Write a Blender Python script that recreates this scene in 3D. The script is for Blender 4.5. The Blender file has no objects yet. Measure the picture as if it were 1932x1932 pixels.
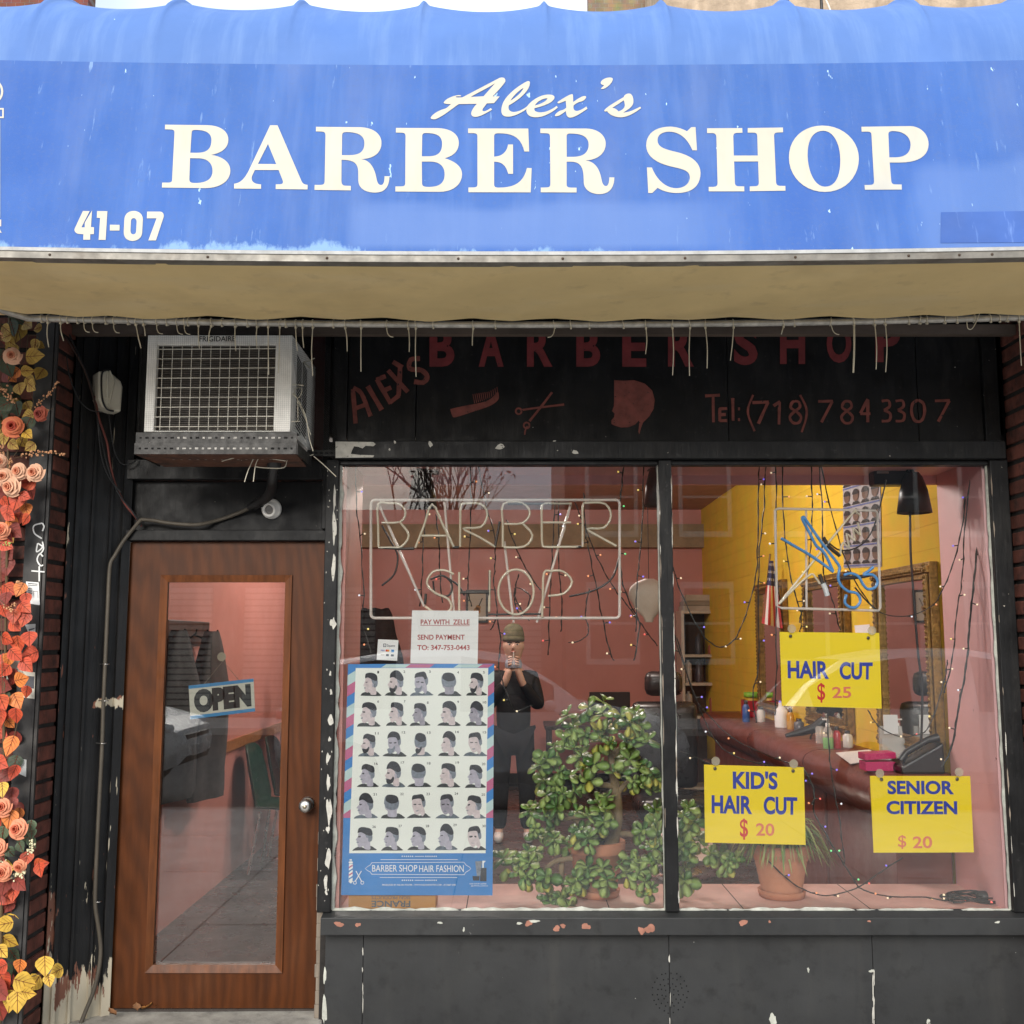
import bpy, math, random, re
from mathutils import Vector, Matrix, Euler, noise
from mathutils.geometry import tessellate_polygon
R = math.radians
PI = math.pi
rng = random.Random(7)
SC = bpy.context.scene
COL = SC.collection

# ---------------------------------------------------------------- camera, sky, sun, exposure
CAM = Vector((0.0, -4.72, 1.72))
PITCH = 6.956
cd = bpy.data.cameras.new('camera')
cd.sensor_width = 36.0
cd.lens = 36.0 * 2000.0 / 1932.0
cd.clip_start = 0.05
cd.clip_end = 500.0
cam = bpy.data.objects.new('camera', cd)
COL.objects.link(cam)
cam.location = CAM
cam.rotation_euler = (R(90 + PITCH), 0, 0)
SC.camera = cam

SUN_EL, SUN_AZ = 26.0, 194.0        # azimuth clockwise from +y
w = bpy.data.worlds.new('World')
SC.world = w
w.use_nodes = True
nt = w.node_tree
for n in list(nt.nodes):
    nt.nodes.remove(n)
wo = nt.nodes.new('ShaderNodeOutputWorld')
bg = nt.nodes.new('ShaderNodeBackground')
sk = nt.nodes.new('ShaderNodeTexSky')
sk.sky_type = 'NISHITA'
sk.sun_disc = False
sk.sun_elevation = R(SUN_EL)
sk.sun_rotation = R(SUN_AZ)
sk.dust_density = 2.5
sk.air_density = 1.0
tc = nt.nodes.new('ShaderNodeTexCoord')
cl = nt.nodes.new('ShaderNodeTexNoise')
cl.inputs['Scale'].default_value = 3.0
cl.inputs['Detail'].default_value = 6.0
cr = nt.nodes.new('ShaderNodeMapRange')
cr.inputs['From Min'].default_value = 0.38
cr.inputs['From Max'].default_value = 0.62
cr.inputs['To Min'].default_value = 0.45
cr.inputs['To Max'].default_value = 1.0
mx = nt.nodes.new('ShaderNodeMix')
mx.data_type = 'RGBA'
mx.inputs[7].default_value = (6.6, 7.3, 8.0, 1)      # bright overcast cloud
nt.links.new(tc.outputs['Generated'], cl.inputs['Vector'])
nt.links.new(cl.outputs['Fac'], cr.inputs['Value'])
nt.links.new(cr.outputs['Result'], mx.inputs[0])
nt.links.new(sk.outputs['Color'], mx.inputs[6])
nt.links.new(mx.outputs[2], bg.inputs['Color'])
bg.inputs['Strength'].default_value = 0.115
nt.links.new(bg.outputs['Background'], wo.inputs['Surface'])

sl = bpy.data.lights.new('sun', 'SUN')
sl.energy = 1.9
sl.angle = R(30)
sl.color = (1.0, 0.965, 0.91)
sun = bpy.data.objects.new('sun', sl)
COL.objects.link(sun)
sd = Vector((math.sin(R(SUN_AZ)) * math.cos(R(SUN_EL)), math.cos(R(SUN_AZ)) * math.cos(R(SUN_EL)), math.sin(R(SUN_EL))))
sun.rotation_euler = sd.to_track_quat('Z', 'Y').to_euler()

SC.view_settings.view_transform = 'Standard'
SC.view_settings.look = 'None'
SC.view_settings.gamma = 1.0
SC.view_settings.use_curve_mapping = False
SC.view_settings.exposure = 0.78
SC.cycles.max_bounces = 10
SC.cycles.diffuse_bounces = 5
SC.cycles.glossy_bounces = 4
SC.cycles.transparent_max_bounces = 24
SC.cycles.use_denoising = True
SC.cycles.caustics_reflective = False
SC.cycles.caustics_refractive = False
SC.cycles.sample_clamp_indirect = 6.0

# ---------------------------------------------------------------- measuring: a pixel of the photo (1932 wide) on a plane
CT, ST = math.cos(R(PITCH)), math.sin(R(PITCH))
def ray(px, py):
    v = 966.0 - py
    return Vector((px - 966.0, 2000 * CT - v * ST, 2000 * ST + v * CT))
def at(px, py, Y):
    d = ray(px, py)
    return CAM + d * ((Y - CAM.y) / d.y)
def on_plane(px, py, p0, n):
    d = ray(px, py)
    return CAM + d * ((p0 - CAM).dot(n) / d.dot(n))
def zu(x0, y0, wpx, zw=1932.0):          # zoomed view -> photo pixel
    k = wpx / zw * 0.966
    return lambda x, y: (x0 * 0.966 + x * k, y0 * 0.966 + y * k)

# ---------------------------------------------------------------- materials
def lin(c):
    return tuple(((x / 255.0) / 12.92 if x / 255.0 <= 0.04045 else ((x / 255.0 + 0.055) / 1.055) ** 2.4) for x in c)
MATS = {}
def M(name, col, rough=0.6, metal=0.0, var=0.18, scale=6.0, bump=0.0, bscale=80.0, streak=None, peel=(), spec=0.5,
      emit=None, alpha=None, trans=0.0, stretch=(1, 1, 1), bstretch=(1, 1, 1), attr=None, rvar=0.1):
    if name in MATS:
        return MATS[name]
    m = bpy.data.materials.new(name)
    m.use_nodes = True
    t = m.node_tree
    N, L = t.nodes, t.links
    b = N['Principled BSDF']
    b.inputs['Roughness'].default_value = rough
    b.inputs['Metallic'].default_value = metal
    b.inputs['Specular IOR Level'].default_value = spec
    tc = N.new('ShaderNodeTexCoord')
    def nz(scale, st=(1, 1, 1), detail=5.0, rgh=0.6):
        mp = N.new('ShaderNodeMapping')
        mp.inputs['Scale'].default_value = st
        L.new(tc.outputs['Object'], mp.inputs['Vector'])
        n = N.new('ShaderNodeTexNoise')
        n.inputs['Scale'].default_value = scale
        n.inputs['Detail'].default_value = detail
        n.inputs['Roughness'].default_value = rgh
        L.new(mp.outputs['Vector'], n.inputs['Vector'])
        return n.outputs['Fac']
    def mr(f, a, bb, c=0.0, d=1.0):
        n = N.new('ShaderNodeMapRange')
        for k, v in zip(('From Min', 'From Max', 'To Min', 'To Max'), (a, bb, c, d)):
            n.inputs[k].default_value = v
        L.new(f, n.inputs['Value'])
        return n.outputs['Result']
    def mix(f, a, c):
        n = N.new('ShaderNodeMix')
        n.data_type = 'RGBA'
        L.new(f, n.inputs[0])
        for i, x in ((6, a), (7, c)):
            if isinstance(x, tuple):
                n.inputs[i].default_value = x + (1.0,)
            else:
                L.new(x, n.inputs[i])
        return n.outputs[2]
    lo = tuple(max(0.0, x * (1 - var)) for x in col)
    hi = tuple(min(1.0, x * (1 + var)) for x in col)
    cur = mix(mr(nz(scale, stretch), 0.3, 0.7), lo, hi) if var else None
    if streak:                                   # (colour, scale, stretch, lo, hi, amount)
        for s in (streak if isinstance(streak, list) else [streak]):
            cur = mix(mr(nz(s[1], s[2]), s[3], s[4], 0, s[5]), cur, s[0])
    for p in peel:                               # (colour, scale, threshold, stretch)
        st = p[3] if len(p) > 3 else (1, 1, 1)
        cur = mix(mr(nz(p[1], st, 3.0), p[2], p[2] + 0.012), cur, p[0])
    if attr:                                     # (attribute, colour): worn or stained where the attribute says
        for a in attr:
            an = N.new('ShaderNodeAttribute')
            an.attribute_name = a[0]
            fac = an.outputs['Fac']
            if len(a) > 2:                       # (scale, stretch): broken up into flakes
                ad = N.new('ShaderNodeMath')
                ad.operation = 'MULTIPLY_ADD'
                ad.inputs[1].default_value = 0.75
                L.new(fac, ad.inputs[0])
                L.new(nz(a[2], a[3], 6.0, 0.65), ad.inputs[2])
                fac = mr(ad.outputs[0], 0.80, a[4])
            cur = mix(fac, cur, a[1])
    if cur is None:
        b.inputs['Base Color'].default_value = tuple(col) + (1,)
    else:
        L.new(cur, b.inputs['Base Color'])
    if rvar:
        L.new(mr(nz(scale * 2.3), 0.3, 0.7, max(0.02, rough - rvar), min(1, rough + rvar)), b.inputs['Roughness'])
    if bump:
        bn = N.new('ShaderNodeBump')
        bn.inputs['Strength'].default_value = 1.0
        bn.inputs['Distance'].default_value = bump
        L.new(nz(bscale, bstretch), bn.inputs['Height'])
        L.new(bn.outputs['Normal'], b.inputs['Normal'])
    if emit:
        b.inputs['Emission Color'].default_value = tuple(emit[0]) + (1,)
        b.inputs['Emission Strength'].default_value = emit[1]
    if trans:
        b.inputs['Transmission Weight'].default_value = trans
    if alpha is not None:
        b.inputs['Alpha'].default_value = alpha
    MATS[name] = m
    return m

def glass_mat(name, tint=(1, 1, 1), ior=1.52, base=0.0):
    m = bpy.data.materials.new(name)
    m.use_nodes = True
    t = m.node_tree
    N, L = t.nodes, t.links
    N.remove(N['Principled BSDF'])
    o = N['Material Output']
    tr = N.new('ShaderNodeBsdfTransparent')
    tr.inputs['Color'].default_value = tuple(tint) + (1,)
    g = N.new('ShaderNodeBsdfGlossy')
    g.inputs['Roughness'].default_value = 0.0
    fr = N.new('ShaderNodeFresnel')
    fr.inputs['IOR'].default_value = ior
    ms = N.new('ShaderNodeMixShader')
    if base:
        ad = N.new('ShaderNodeMath')
        ad.operation = 'ADD'
        ad.inputs[1].default_value = base
        L.new(fr.outputs['Fac'], ad.inputs[0])
        L.new(ad.outputs[0], ms.inputs[0])
    else:
        L.new(fr.outputs['Fac'], ms.inputs[0])
    L.new(tr.outputs[0], ms.inputs[1])
    L.new(g.outputs[0], ms.inputs[2])
    L.new(ms.outputs[0], o.inputs['Surface'])
    MATS[name] = m
    return m

# ---------------------------------------------------------------- mesh building
class MB:
    def __init__(s):
        s.v, s.f, s.mi, s.mats, s.sm = [], [], [], [], []
    def mat(s, m):
        if m not in s.mats:
            s.mats.append(m)
        return s.mats.index(m)
    def add(s, vs, fs, m, smooth=False):
        o = len(s.v)
        s.v += [Vector(p) for p in vs]
        k = s.mat(m)
        for f in fs:
            s.f.append([i + o for i in f])
            s.mi.append(k)
            s.sm.append(smooth)
        return s
    def box(s, x0, x1, y0, y1, z0, z1, m):
        return s.hexa([(x0, y0, z0), (x1, y0, z0), (x1, y1, z0), (x0, y1, z0), (x0, y0, z1), (x1, y0, z1), (x1, y1, z1), (x0, y1, z1)], m)
    def hexa(s, p, m):
        return s.add(p, [(3, 2, 1, 0), (4, 5, 6, 7), (0, 1, 5, 4), (1, 2, 6, 5), (2, 3, 7, 6), (3, 0, 4, 7)], m)
    def slab(s, quad, n, th, m):          # quad facing along n, thickness behind it
        a = [Vector(q) for q in quad]
        b = [q - n * th for q in a]
        k = len(a)
        fs = [tuple(range(k)), tuple(reversed(range(k, 2 * k)))]
        for i in range(k):
            j = (i + 1) % k
            fs.append((i, i + k, j + k, j))
        return s.add(a + b, fs, m)
    def tube(s, path, r, m, n=8, caps=True, smooth=True):
        P = [Vector(p) for p in path]
        k = len(P)
        rs = r if isinstance(r, (list, tuple)) else [r] * k
        vs, fs = [], []
        t = (P[1] - P[0]).normalized()
        a = t.orthogonal().normalized()
        for i, p in enumerate(P):
            t2 = (P[min(i + 1, k - 1)] - P[max(i - 1, 0)])
            t2 = t2.normalized() if t2.length > 1e-9 else t
            a = (a - t2 * a.dot(t2))
            a = a.normalized() if a.length > 1e-6 else t2.orthogonal().normalized()
            bb = t2.cross(a)
            t = t2
            for q in range(n):
                an = 2 * PI * q / n
                vs.append(p + (a * math.cos(an) + bb * math.sin(an)) * rs[i])
        for i in range(k - 1):
            for q in range(n):
                q2 = (q + 1) % n
                fs.append((i * n + q, i * n + q2, (i + 1) * n + q2, (i + 1) * n + q))
        s.add(vs, fs, m, smooth)
        if caps:
            s.add(vs[:n], [tuple(reversed(range(n)))], m)
            s.add(vs[-n:], [tuple(range(n))], m)
        return s
    def lathe(s, prof, c, m, n=24, axis=None, smooth=True):
        q = Vector((0, 0, 1)).rotation_difference(Vector(axis)) if axis else None
        vs, fs = [], []
        k = len(prof)
        for (r, z) in prof:
            for i in range(n):
                a = 2 * PI * i / n
                p = Vector((r * math.cos(a), r * math.sin(a), z))
                if q:
                    p = q @ p
                vs.append(Vector(c) + p)
        for j in range(k - 1):
            for i in range(n):
                i2 = (i + 1) % n
                fs.append((j * n + i, j * n + i2, (j + 1) * n + i2, (j + 1) * n + i))
        s.add(vs, fs, m, smooth)
        if prof[0][0] > 1e-5:
            s.add(vs[:n], [tuple(reversed(range(n)))], m)
        if prof[-1][0] > 1e-5:
            s.add(vs[-n:], [tuple(range(n))], m)
        return s
    def ball(s, c, r, m, nu=10, nv=6, sc=(1, 1, 1)):
        vs, fs = [], []
        for j in range(nv + 1):
            th = PI * j / nv
            for i in range(nu):
                a = 2 * PI * i / nu
                vs.append(Vector(c) + Vector((math.sin(th) * math.cos(a) * r * sc[0], math.sin(th) * math.sin(a) * r * sc[1], math.cos(th) * r * sc[2])))
        for j in range(nv):
            for i in range(nu):
                i2 = (i + 1) % nu
                fs.append((j * nu + i, (j + 1) * nu + i, (j + 1) * nu + i2, j * nu + i2))
        return s.add(vs, fs, m, True)
    def poly(s, loops, m, tf=None):        # loops of 3D points, first is the outline
        ls = [[Vector(p) for p in l] for l in loops]
        tri = tessellate_polygon(ls)
        vs = [p for l in ls for p in l]
        fs = []
        for t in tri:
            a, b, c = (vs[i] for i in t)
            nn = (b - a).cross(c - a)
            if nn.length < 1e-12:
                continue
            fs.append(tuple(t) if nn.y <= 0 else tuple(reversed(t)))
        return s.add(vs, fs, m)
    def stroke(s, pts, wd, m, lift=None):  # flat ribbon facing -y along points in 3D
        P = [Vector(p) for p in pts]
        k = len(P)
        ws = wd if isinstance(wd, (list, tuple)) else [wd] * k
        vs = []
        for i, p in enumerate(P):
            t = P[min(i + 1, k - 1)] - P[max(i - 1, 0)]
            nn = Vector((-t.z, 0, t.x))
            nn = nn.normalized() if nn.length > 1e-9 else Vector((0, 0, 1))
            vs += [p + nn * ws[i] / 2, p - nn * ws[i] / 2]
        fs = [(2 * i, 2 * i + 1, 2 * i + 3, 2 * i + 2) for i in range(k - 1)]
        return s.add(vs, fs, m)
    def build(s, name, parent=None, bevel=0.0, smooth=None, uvx=None):
        me = bpy.data.meshes.new(name)
        off = parent_origin(parent) if parent else Vector((0, 0, 0))
        me.from_pydata([tuple(p - off) for p in s.v], [], s.f)
        for m in s.mats:
            me.materials.append(m)
        me.polygons.foreach_set('material_index', s.mi)
        me.polygons.foreach_set('use_smooth', [True] * len(s.f) if smooth else s.sm)
        me.update()
        o = bpy.data.objects.new(name, me)
        COL.objects.link(o)
        if parent:
            o.parent = parent
        if bevel:
            md = o.modifiers.new('bevel', 'BEVEL')
            md.width = bevel
            md.segments = 2
            md.limit_method = 'ANGLE'
            md.angle_limit = R(50)
            md.harden_normals = False
        return o
def parent_origin(o):
    p = Vector((0, 0, 0))
    while o:
        p += o.location
        o = o.parent
    return p
def tag(o, label, cat=None, group=None, kind=None):
    if label: o['label'] = label
    if cat: o['category'] = cat
    if group: o['group'] = group
    if kind: o['kind'] = kind
    return o
def thing(name, label, cat, loc=(0, 0, 0), group=None):
    o = bpy.data.objects.new(name, None)
    o.empty_display_size = 0.1
    COL.objects.link(o)
    o.location = loc
    return tag(o, label, cat, group)
def structure(name, mb, **k):
    return tag(mb.build(name, **k), None, None, None, 'structure')
def smooth_path(pts, n=6):
    P = [Vector(p) for p in pts]
    if len(P) < 3:
        return P
    out = []
    for i in range(len(P) - 1):
        p0, p1, p2, p3 = P[max(i - 1, 0)], P[i], P[i + 1], P[min(i + 2, len(P) - 1)]
        for j in range(n):
            t = j / n
            out.append(0.5 * ((2 * p1) + (p2 - p0) * t + (2 * p0 - 5 * p1 + 4 * p2 - p3) * t * t + (3 * p1 - p0 - 3 * p2 + p3) * t ** 3))
    out.append(P[-1])
    return out

# ---------------------------------------------------------------- lettering
def svg(d, n=10):
    tk = re.findall(r'[MLCZ]|-?\d+\.?\d*', d)
    loops, cur, cmd, i = [], [], None, 0
    while i < len(tk):
        if tk[i] in 'MLCZ':
            cmd = tk[i]
            i += 1
            if cmd == 'Z':
                loops.append(cur)
                cur = []
            continue
        if cmd in 'ML':
            p = (float(tk[i]), float(tk[i + 1]))
            i += 2
            if cmd == 'M' and cur:
                loops.append(cur)
                cur = []
            cur.append(p)
            cmd = 'L'
        else:
            q = [float(x) for x in tk[i:i + 6]]
            i += 6
            x0, y0 = cur[-1]
            for j in range(1, n + 1):
                t = j / n
                a, b, c, e = (1 - t) ** 3, 3 * t * (1 - t) ** 2, 3 * t * t * (1 - t), t ** 3
                cur.append((a * x0 + b * q[0] + c * q[2] + e * q[4], a * y0 + b * q[1] + c * q[3] + e * q[5]))
    if cur:
        loops.append(cur)
    out = []
    for l in loops:
        r = []
        for p in l:
            if not r or (abs(p[0] - r[-1][0]) + abs(p[1] - r[-1][1])) > 0.5:
                r.append(p)
        if len(r) > 1 and abs(r[0][0] - r[-1][0]) + abs(r[0][1] - r[-1][1]) < 0.5:
            r.pop()
        out.append(r)
    return out
TXT = {}
def text_geo(s, bold):
    key = (s, bold)
    if key not in TXT:
        cu = bpy.data.curves.new('t', 'FONT')
        cu.body = s
        cu.size = 1.0
        cu.offset = bold
        cu.resolution_u = 4
        o = bpy.data.objects.new('t', cu)
        me = o.to_mesh()
        vs = [tuple(v.co) for v in me.vertices]
        fs = [tuple(p.vertices) for p in me.polygons]
        o.to_mesh_clear()
        bpy.data.objects.remove(o)
        bpy.data.curves.remove(cu)
        xs = [v[0] for v in vs]
        ys = [v[1] for v in vs]
        x0, x1, y0, y1 = min(xs), max(xs), min(ys), max(ys)
        TXT[key] = ([((x - x0) / (x1 - x0), (y - y0) / (y1 - y0)) for x, y, z in vs], fs)
    return TXT[key]
def text_q(mb, s, quad, m, bold=0.0, flip=False):      # quad: 3D corners TL TR BR BL
    vs, fs = text_geo(s, bold)
    a, b, c, d = (Vector(q) for q in quad)
    if flip:
        a, b, c, d = c, d, a, b
    P = []
    for x, y in vs:
        top = a.lerp(b, x)
        bot = d.lerp(c, x)
        P.append(bot.lerp(top, y))
    mb.add(P, fs, m)
def rect_q(x0, y0, x1, y1, f):
    return [f(x0, y0), f(x1, y0), f(x1, y1), f(x0, y1)]
# ---------------------------------------------------------------- shared materials
BLACK = M('black_paint', (0.0095, 0.0095, 0.010), 0.48, spec=0.2, var=0.45, scale=5, bump=0.0016, bscale=30, bstretch=(2, 2, 0.25),
          streak=[((0.034, 0.032, 0.030), 9, (1.2, 1.2, 0.35), 0.52, 0.8, 0.6), ((0.05, 0.048, 0.045), 40, (1, 1, 1), 0.62, 0.75, 0.5)],
          peel=[((0.36, 0.33, 0.28), 34, 0.745)], rvar=0.15)
BLACKW = M('worn_black_paint', (0.010, 0.010, 0.0105), 0.48, spec=0.25, var=0.4, scale=5, bump=0.002, bscale=40, bstretch=(2, 2, 0.12),
           streak=[((0.035, 0.032, 0.028), 12, (2, 2, 0.12), 0.55, 0.8, 0.6)],
           peel=[((0.42, 0.37, 0.28), 14, 0.69, (2.2, 2.2, 0.22)), ((0.20, 0.075, 0.045), 20, 0.72, (2, 2, 0.3))], attr=[('worn', (0.20, 0.085, 0.055), 9, (2, 2, 0.5), 0.82), ('worn2', (0.50, 0.44, 0.33), 13, (2.2, 2.2, 0.35), 0.82)], rvar=0.15)
KICK = M('dark_grey_paint', (0.030, 0.0305, 0.031), 0.5, spec=0.3, var=0.22, scale=2.5, bump=0.0005, bscale=50,
         streak=[((0.040, 0.040, 0.038), 5, (0.7, 1, 1), 0.5, 0.8, 0.6), ((0.05, 0.048, 0.044), 3, (3, 1, 0.3), 0.55, 0.8, 0.5), ((0.012, 0.012, 0.012), 14, (1, 1, 1), 0.55, 0.75, 0.6)],
         peel=[((0.62, 0.60, 0.55), 38, 0.775), ((0.5, 0.48, 0.42), 70, 0.79)])
CHIPW = M('bare_white_undercoat', (0.46, 0.44, 0.39), 0.8, var=0.2, scale=30, bump=0.001, bscale=120, peel=[((0.03, 0.03, 0.03), 90, 0.66)])
CHIPP = M('bare_pink_undercoat', (0.32, 0.14, 0.095), 0.8, var=0.25, scale=25)
PUTTY = M('white_putty', (0.46, 0.46, 0.40), 0.85, var=0.25, scale=25, bump=0.003, bscale=60)
RAWWOOD = M('raw_grey_wood', (0.22, 0.18, 0.14), 0.85, var=0.4, scale=20, stretch=(3, 3, 0.2), bump=0.002, bscale=40, bstretch=(3, 3, 0.2))
PINK = M('pink_wall_paint', (0.56, 0.245, 0.21), 0.5, var=0.08, scale=1.5, streak=[((0.50, 0.20, 0.165), 2.5, (1, 1, 0.5), 0.5, 0.8, 0.8), ((0.62, 0.32, 0.28), 5, (1, 1, 1), 0.6, 0.8, 0.5)], bump=0.0006, bscale=40)
PINKL = M('daylit_pink_paint', (0.80, 0.47, 0.48), 0.5, var=0.08, scale=3, bump=0.0008, bscale=40, peel=[((0.3, 0.12, 0.12), 20, 0.74)])  # paler copy of the wall pink, daylight by the window raised into the colour
PINKT = M('pink_shelf_paint', (0.66, 0.41, 0.36), 0.55, var=0.15, scale=5, streak=[((0.70, 0.52, 0.45), 7, (1, 1, 1), 0.5, 0.75, 0.7)])
RED = M('faded_red_paint', (0.17, 0.022, 0.024), 0.7, var=0.3, scale=10, peel=[((0.03, 0.018, 0.018), 60, 0.69)])
RUST = M('rust_red_paint', (0.18, 0.048, 0.036), 0.75, var=0.35, scale=18, peel=[((0.022, 0.018, 0.018), 55, 0.66)])
CREAM = M('cream_lettering', (0.545, 0.505, 0.415), 0.6, var=0.05, scale=3, streak=[((0.45, 0.415, 0.345), 6, (3, 3, 0.3), 0.5, 0.85, 0.7), ((0.38, 0.43, 0.49), 1.3, (1, 1, 1), 0.58, 0.8, 0.5)])
GLASS = glass_mat('window_glass', (0.995, 1.0, 0.998), 1.66)
DGLASS = glass_mat('door_glass', (0.95, 0.96, 0.955), 1.85)
ALU = M('weathered_aluminium', (0.20, 0.185, 0.16), 0.5, 0.3, var=0.35, scale=12, streak=((0.10, 0.08, 0.06), 10, (0.6, 1, 1), 0.5, 0.75, 0.9))
GALV = M('galvanised_pipe', (0.44, 0.42, 0.38), 0.5, 0.5, var=0.35, scale=18)
WHITEP = M('white_paper', (0.80, 0.80, 0.79), 0.7, var=0.03, scale=6, rvar=0)
BLKPL = M('black_plastic', (0.015, 0.015, 0.016), 0.4, var=0.2)
ASPHALT = M('asphalt', (0.075, 0.075, 0.076), 0.9, var=0.3, scale=8, bump=0.003, bscale=120)
PAVE = M('pavement_concrete', (0.53, 0.50, 0.46), 0.9, var=0.18, scale=3, bump=0.001, bscale=90, streak=((0.2, 0.19, 0.18), 4, (1, 1, 1), 0.55, 0.8, 0.6))
CONC = M('step_concrete', (0.33, 0.31, 0.27), 0.9, var=0.3, scale=9, bump=0.003, bscale=70, streak=((0.12, 0.11, 0.10), 14, (1, 1, 1), 0.52, 0.75, 0.7))
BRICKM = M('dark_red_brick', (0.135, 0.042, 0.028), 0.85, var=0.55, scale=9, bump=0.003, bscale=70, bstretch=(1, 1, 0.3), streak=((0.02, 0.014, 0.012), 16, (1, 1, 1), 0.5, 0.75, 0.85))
MORTAR = M('dark_mortar', (0.02, 0.017, 0.015), 0.95, var=0.4, scale=30)

def brick_mat(name, c1, c2, mortar, scale, ratio=0.25):
    m = bpy.data.materials.new(name)
    m.use_nodes = True
    t = m.node_tree
    N, L = t.nodes, t.links
    b = N['Principled BSDF']
    b.inputs['Roughness'].default_value = 0.9
    tcn = N.new('ShaderNodeTexCoord')
    mp = N.new('ShaderNodeMapping')
    mp.inputs['Rotation'].default_value = (R(90), 0, 0)
    br = N.new('ShaderNodeTexBrick')
    br.inputs['Color1'].default_value = c1 + (1,)
    br.inputs['Color2'].default_value = c2 + (1,)
    br.inputs['Mortar'].default_value = mortar + (1,)
    br.inputs['Scale'].default_value = scale
    br.inputs['Mortar Size'].default_value = 0.012
    br.inputs['Brick Width'].default_value = 0.5
    br.inputs['Row Height'].default_value = ratio
    L.new(tcn.outputs['Object'], mp.inputs['Vector'])
    L.new(mp.outputs['Vector'], br.inputs['Vector'])
    nz = N.new('ShaderNodeTexNoise')
    nz.inputs['Scale'].default_value = 6
    L.new(tcn.outputs['Object'], nz.inputs['Vector'])
    mxn = N.new('ShaderNodeMix')
    mxn.data_type = 'RGBA'
    mxn.blend_type = 'MULTIPLY'
    mxn.inputs[0].default_value = 0.25 if 'yellow' in name else 0.7
    L.new(br.outputs['Color'], mxn.inputs[6])
    L.new(nz.outputs['Color'], mxn.inputs[7])
    L.new(mxn.outputs[2], b.inputs['Base Color'])
    bn = N.new('ShaderNodeBump')
    bn.inputs['Distance'].default_value = 0.002 if 'yellow' in name else 0.006
    L.new(br.outputs['Fac'], bn.inputs['Height'])
    bn.invert = True
    L.new(bn.outputs['Normal'], b.inputs['Normal'])
    MATS[name] = m
    return m
def brick_mat_x(name, *a):             # for walls facing sideways
    m = brick_mat(name, *a)
    for n in m.node_tree.nodes:
        if n.type == 'MAPPING':
            n.inputs['Rotation'].default_value = (R(90), 0, R(90))
    return m

# ---------------------------------------------------------------- ground
mb = MB(); mb.box(-60, 60, -8.6 - 10.4, 40, -0.4, -0.15, ASPHALT); mb.box(-60, 60, -60, -19, -0.4, -0.15, ASPHALT)
structure('ground', mb)
mb = MB()
for i in range(-8, 9):                     # slabs with real joints
    for j in range(4):
        mb.box(i * 1.5 - 0.745 + 0.35, i * 1.5 + 0.745 + 0.35, -6.3 + j * 1.5 + 0.006, min(-6.3 + (j + 1) * 1.5 - 0.006, 0.0), -0.14, 0.0, PAVE)
mb.box(-13, 13, -6.45, -6.31, -0.14, 0.0, CONC)
mb.box(-13, 13, -6.31, 0.5, -0.14, -0.012, MORTAR)
structure('pavement', mb)
mb = MB(); mb.box(-40, 40, -19.5, -16.6, -0.14, 0.0, PAVE); structure('far_pavement', mb)

# ---------------------------------------------------------------- the shop
def blob(mb, cx, cy, rx, ry, Y, m, n=16, seed=0, jag=0.35):
    rr = random.Random(seed * 31 + int(cx * 7 + cy))
    pts = []
    ph = [rr.uniform(0, 6.28) for _ in range(4)]
    for i in range(n):
        a = 2 * PI * i / n
        k = 1 + jag * (0.5 * math.sin(2 * a + ph[0]) + 0.35 * math.sin(3 * a + ph[1]) + 0.3 * math.sin(5 * a + ph[2])) + rr.uniform(-0.12, 0.12)
        pts.append(at(cx + rx * k * math.cos(a), cy + ry * k * math.sin(a), Y))
    mb.poly([pts], m)
shop = thing('barber_shop', 'black painted one storey shopfront with brown wood door and large two pane display window', 'shop', (0, 0, 0))

YELLOW = brick_mat_x('yellow_painted_brick', (0.82, 0.545, 0.035), (0.79, 0.52, 0.033), (0.74, 0.47, 0.03), 4.0)
mb = MB(); mb.box(-2.6, 3.2, 0.16, 0.4, 3.28, 4.3, BLACK); mb.box(-2.6, 3.2, 0.4, 7.5, 4.2, 4.3, MORTAR)
mb.box(-0.83, 2.25, 0.05, 0.16, 2.66, 3.4, BLACK); mb.box(-1.95, -1.76, 0.14, 0.3, 0.0, 3.28, BLACK)
mb.box(2.2, 3.2, 0.05, 0.4, 0.0, 3.28, BLACK); mb.box(-0.82, 2.2, 0.0, 0.1, 0, 0.5, MORTAR)
mb.build('front_wall', shop)
mb = MB(); mb.box(-2.1, -1.93, 0.3, 7.2, 0, 3.2, PINK); mb.box(-2.1, 2.3, 7.2, 7.35, 0, 3.2, PINK); mb.build('interior_wall', shop)
mb = MB(); mb.box(2.141, 2.3, 0.1, 7.2, 0, 3.2, YELLOW); o = mb.build('yellow_brick_wall', shop); o['label'] = 'yellow painted brick side wall inside'
mb = MB(); mb.box(-2.1, 2.3, 0.4, 7.35, 3.2, 3.3, M('ceiling_paint', (0.44, 0.25, 0.20), 0.8, var=0.1)); mb.build('ceiling', shop)
mb = MB(); mb.box(-2.1, 2.3, 0.1, 7.35, 0.04, 0.14, M('dark_floor_lino', (0.055, 0.045, 0.04), 0.3, var=0.4, scale=4)); mb.build('floor', shop)
mb = MB()
mb.box(-0.745, 2.125, 0.012, 0.52, 0.52, 0.57, PINKT)
mb.box(-0.745, 2.14, 0.5, 0.52, 0.14, 0.52, PINK)
for x in (-0.2, 0.42, 1.0, 1.55):                 # board joints in the shelf
    mb.box(x, x + 0.004, 0.02, 0.515, 0.5695, 0.5708, MORTAR)
mb.build('display_shelf', shop)
mb = MB(); mb.box(-0.745, 2.14, 0.012, 0.53, 2.545, 2.62, PINKL); mb.box(-0.745, 2.14, 0.53, 0.56, 2.5, 2.62, PINKL); mb.build('display_soffit', shop)
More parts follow.
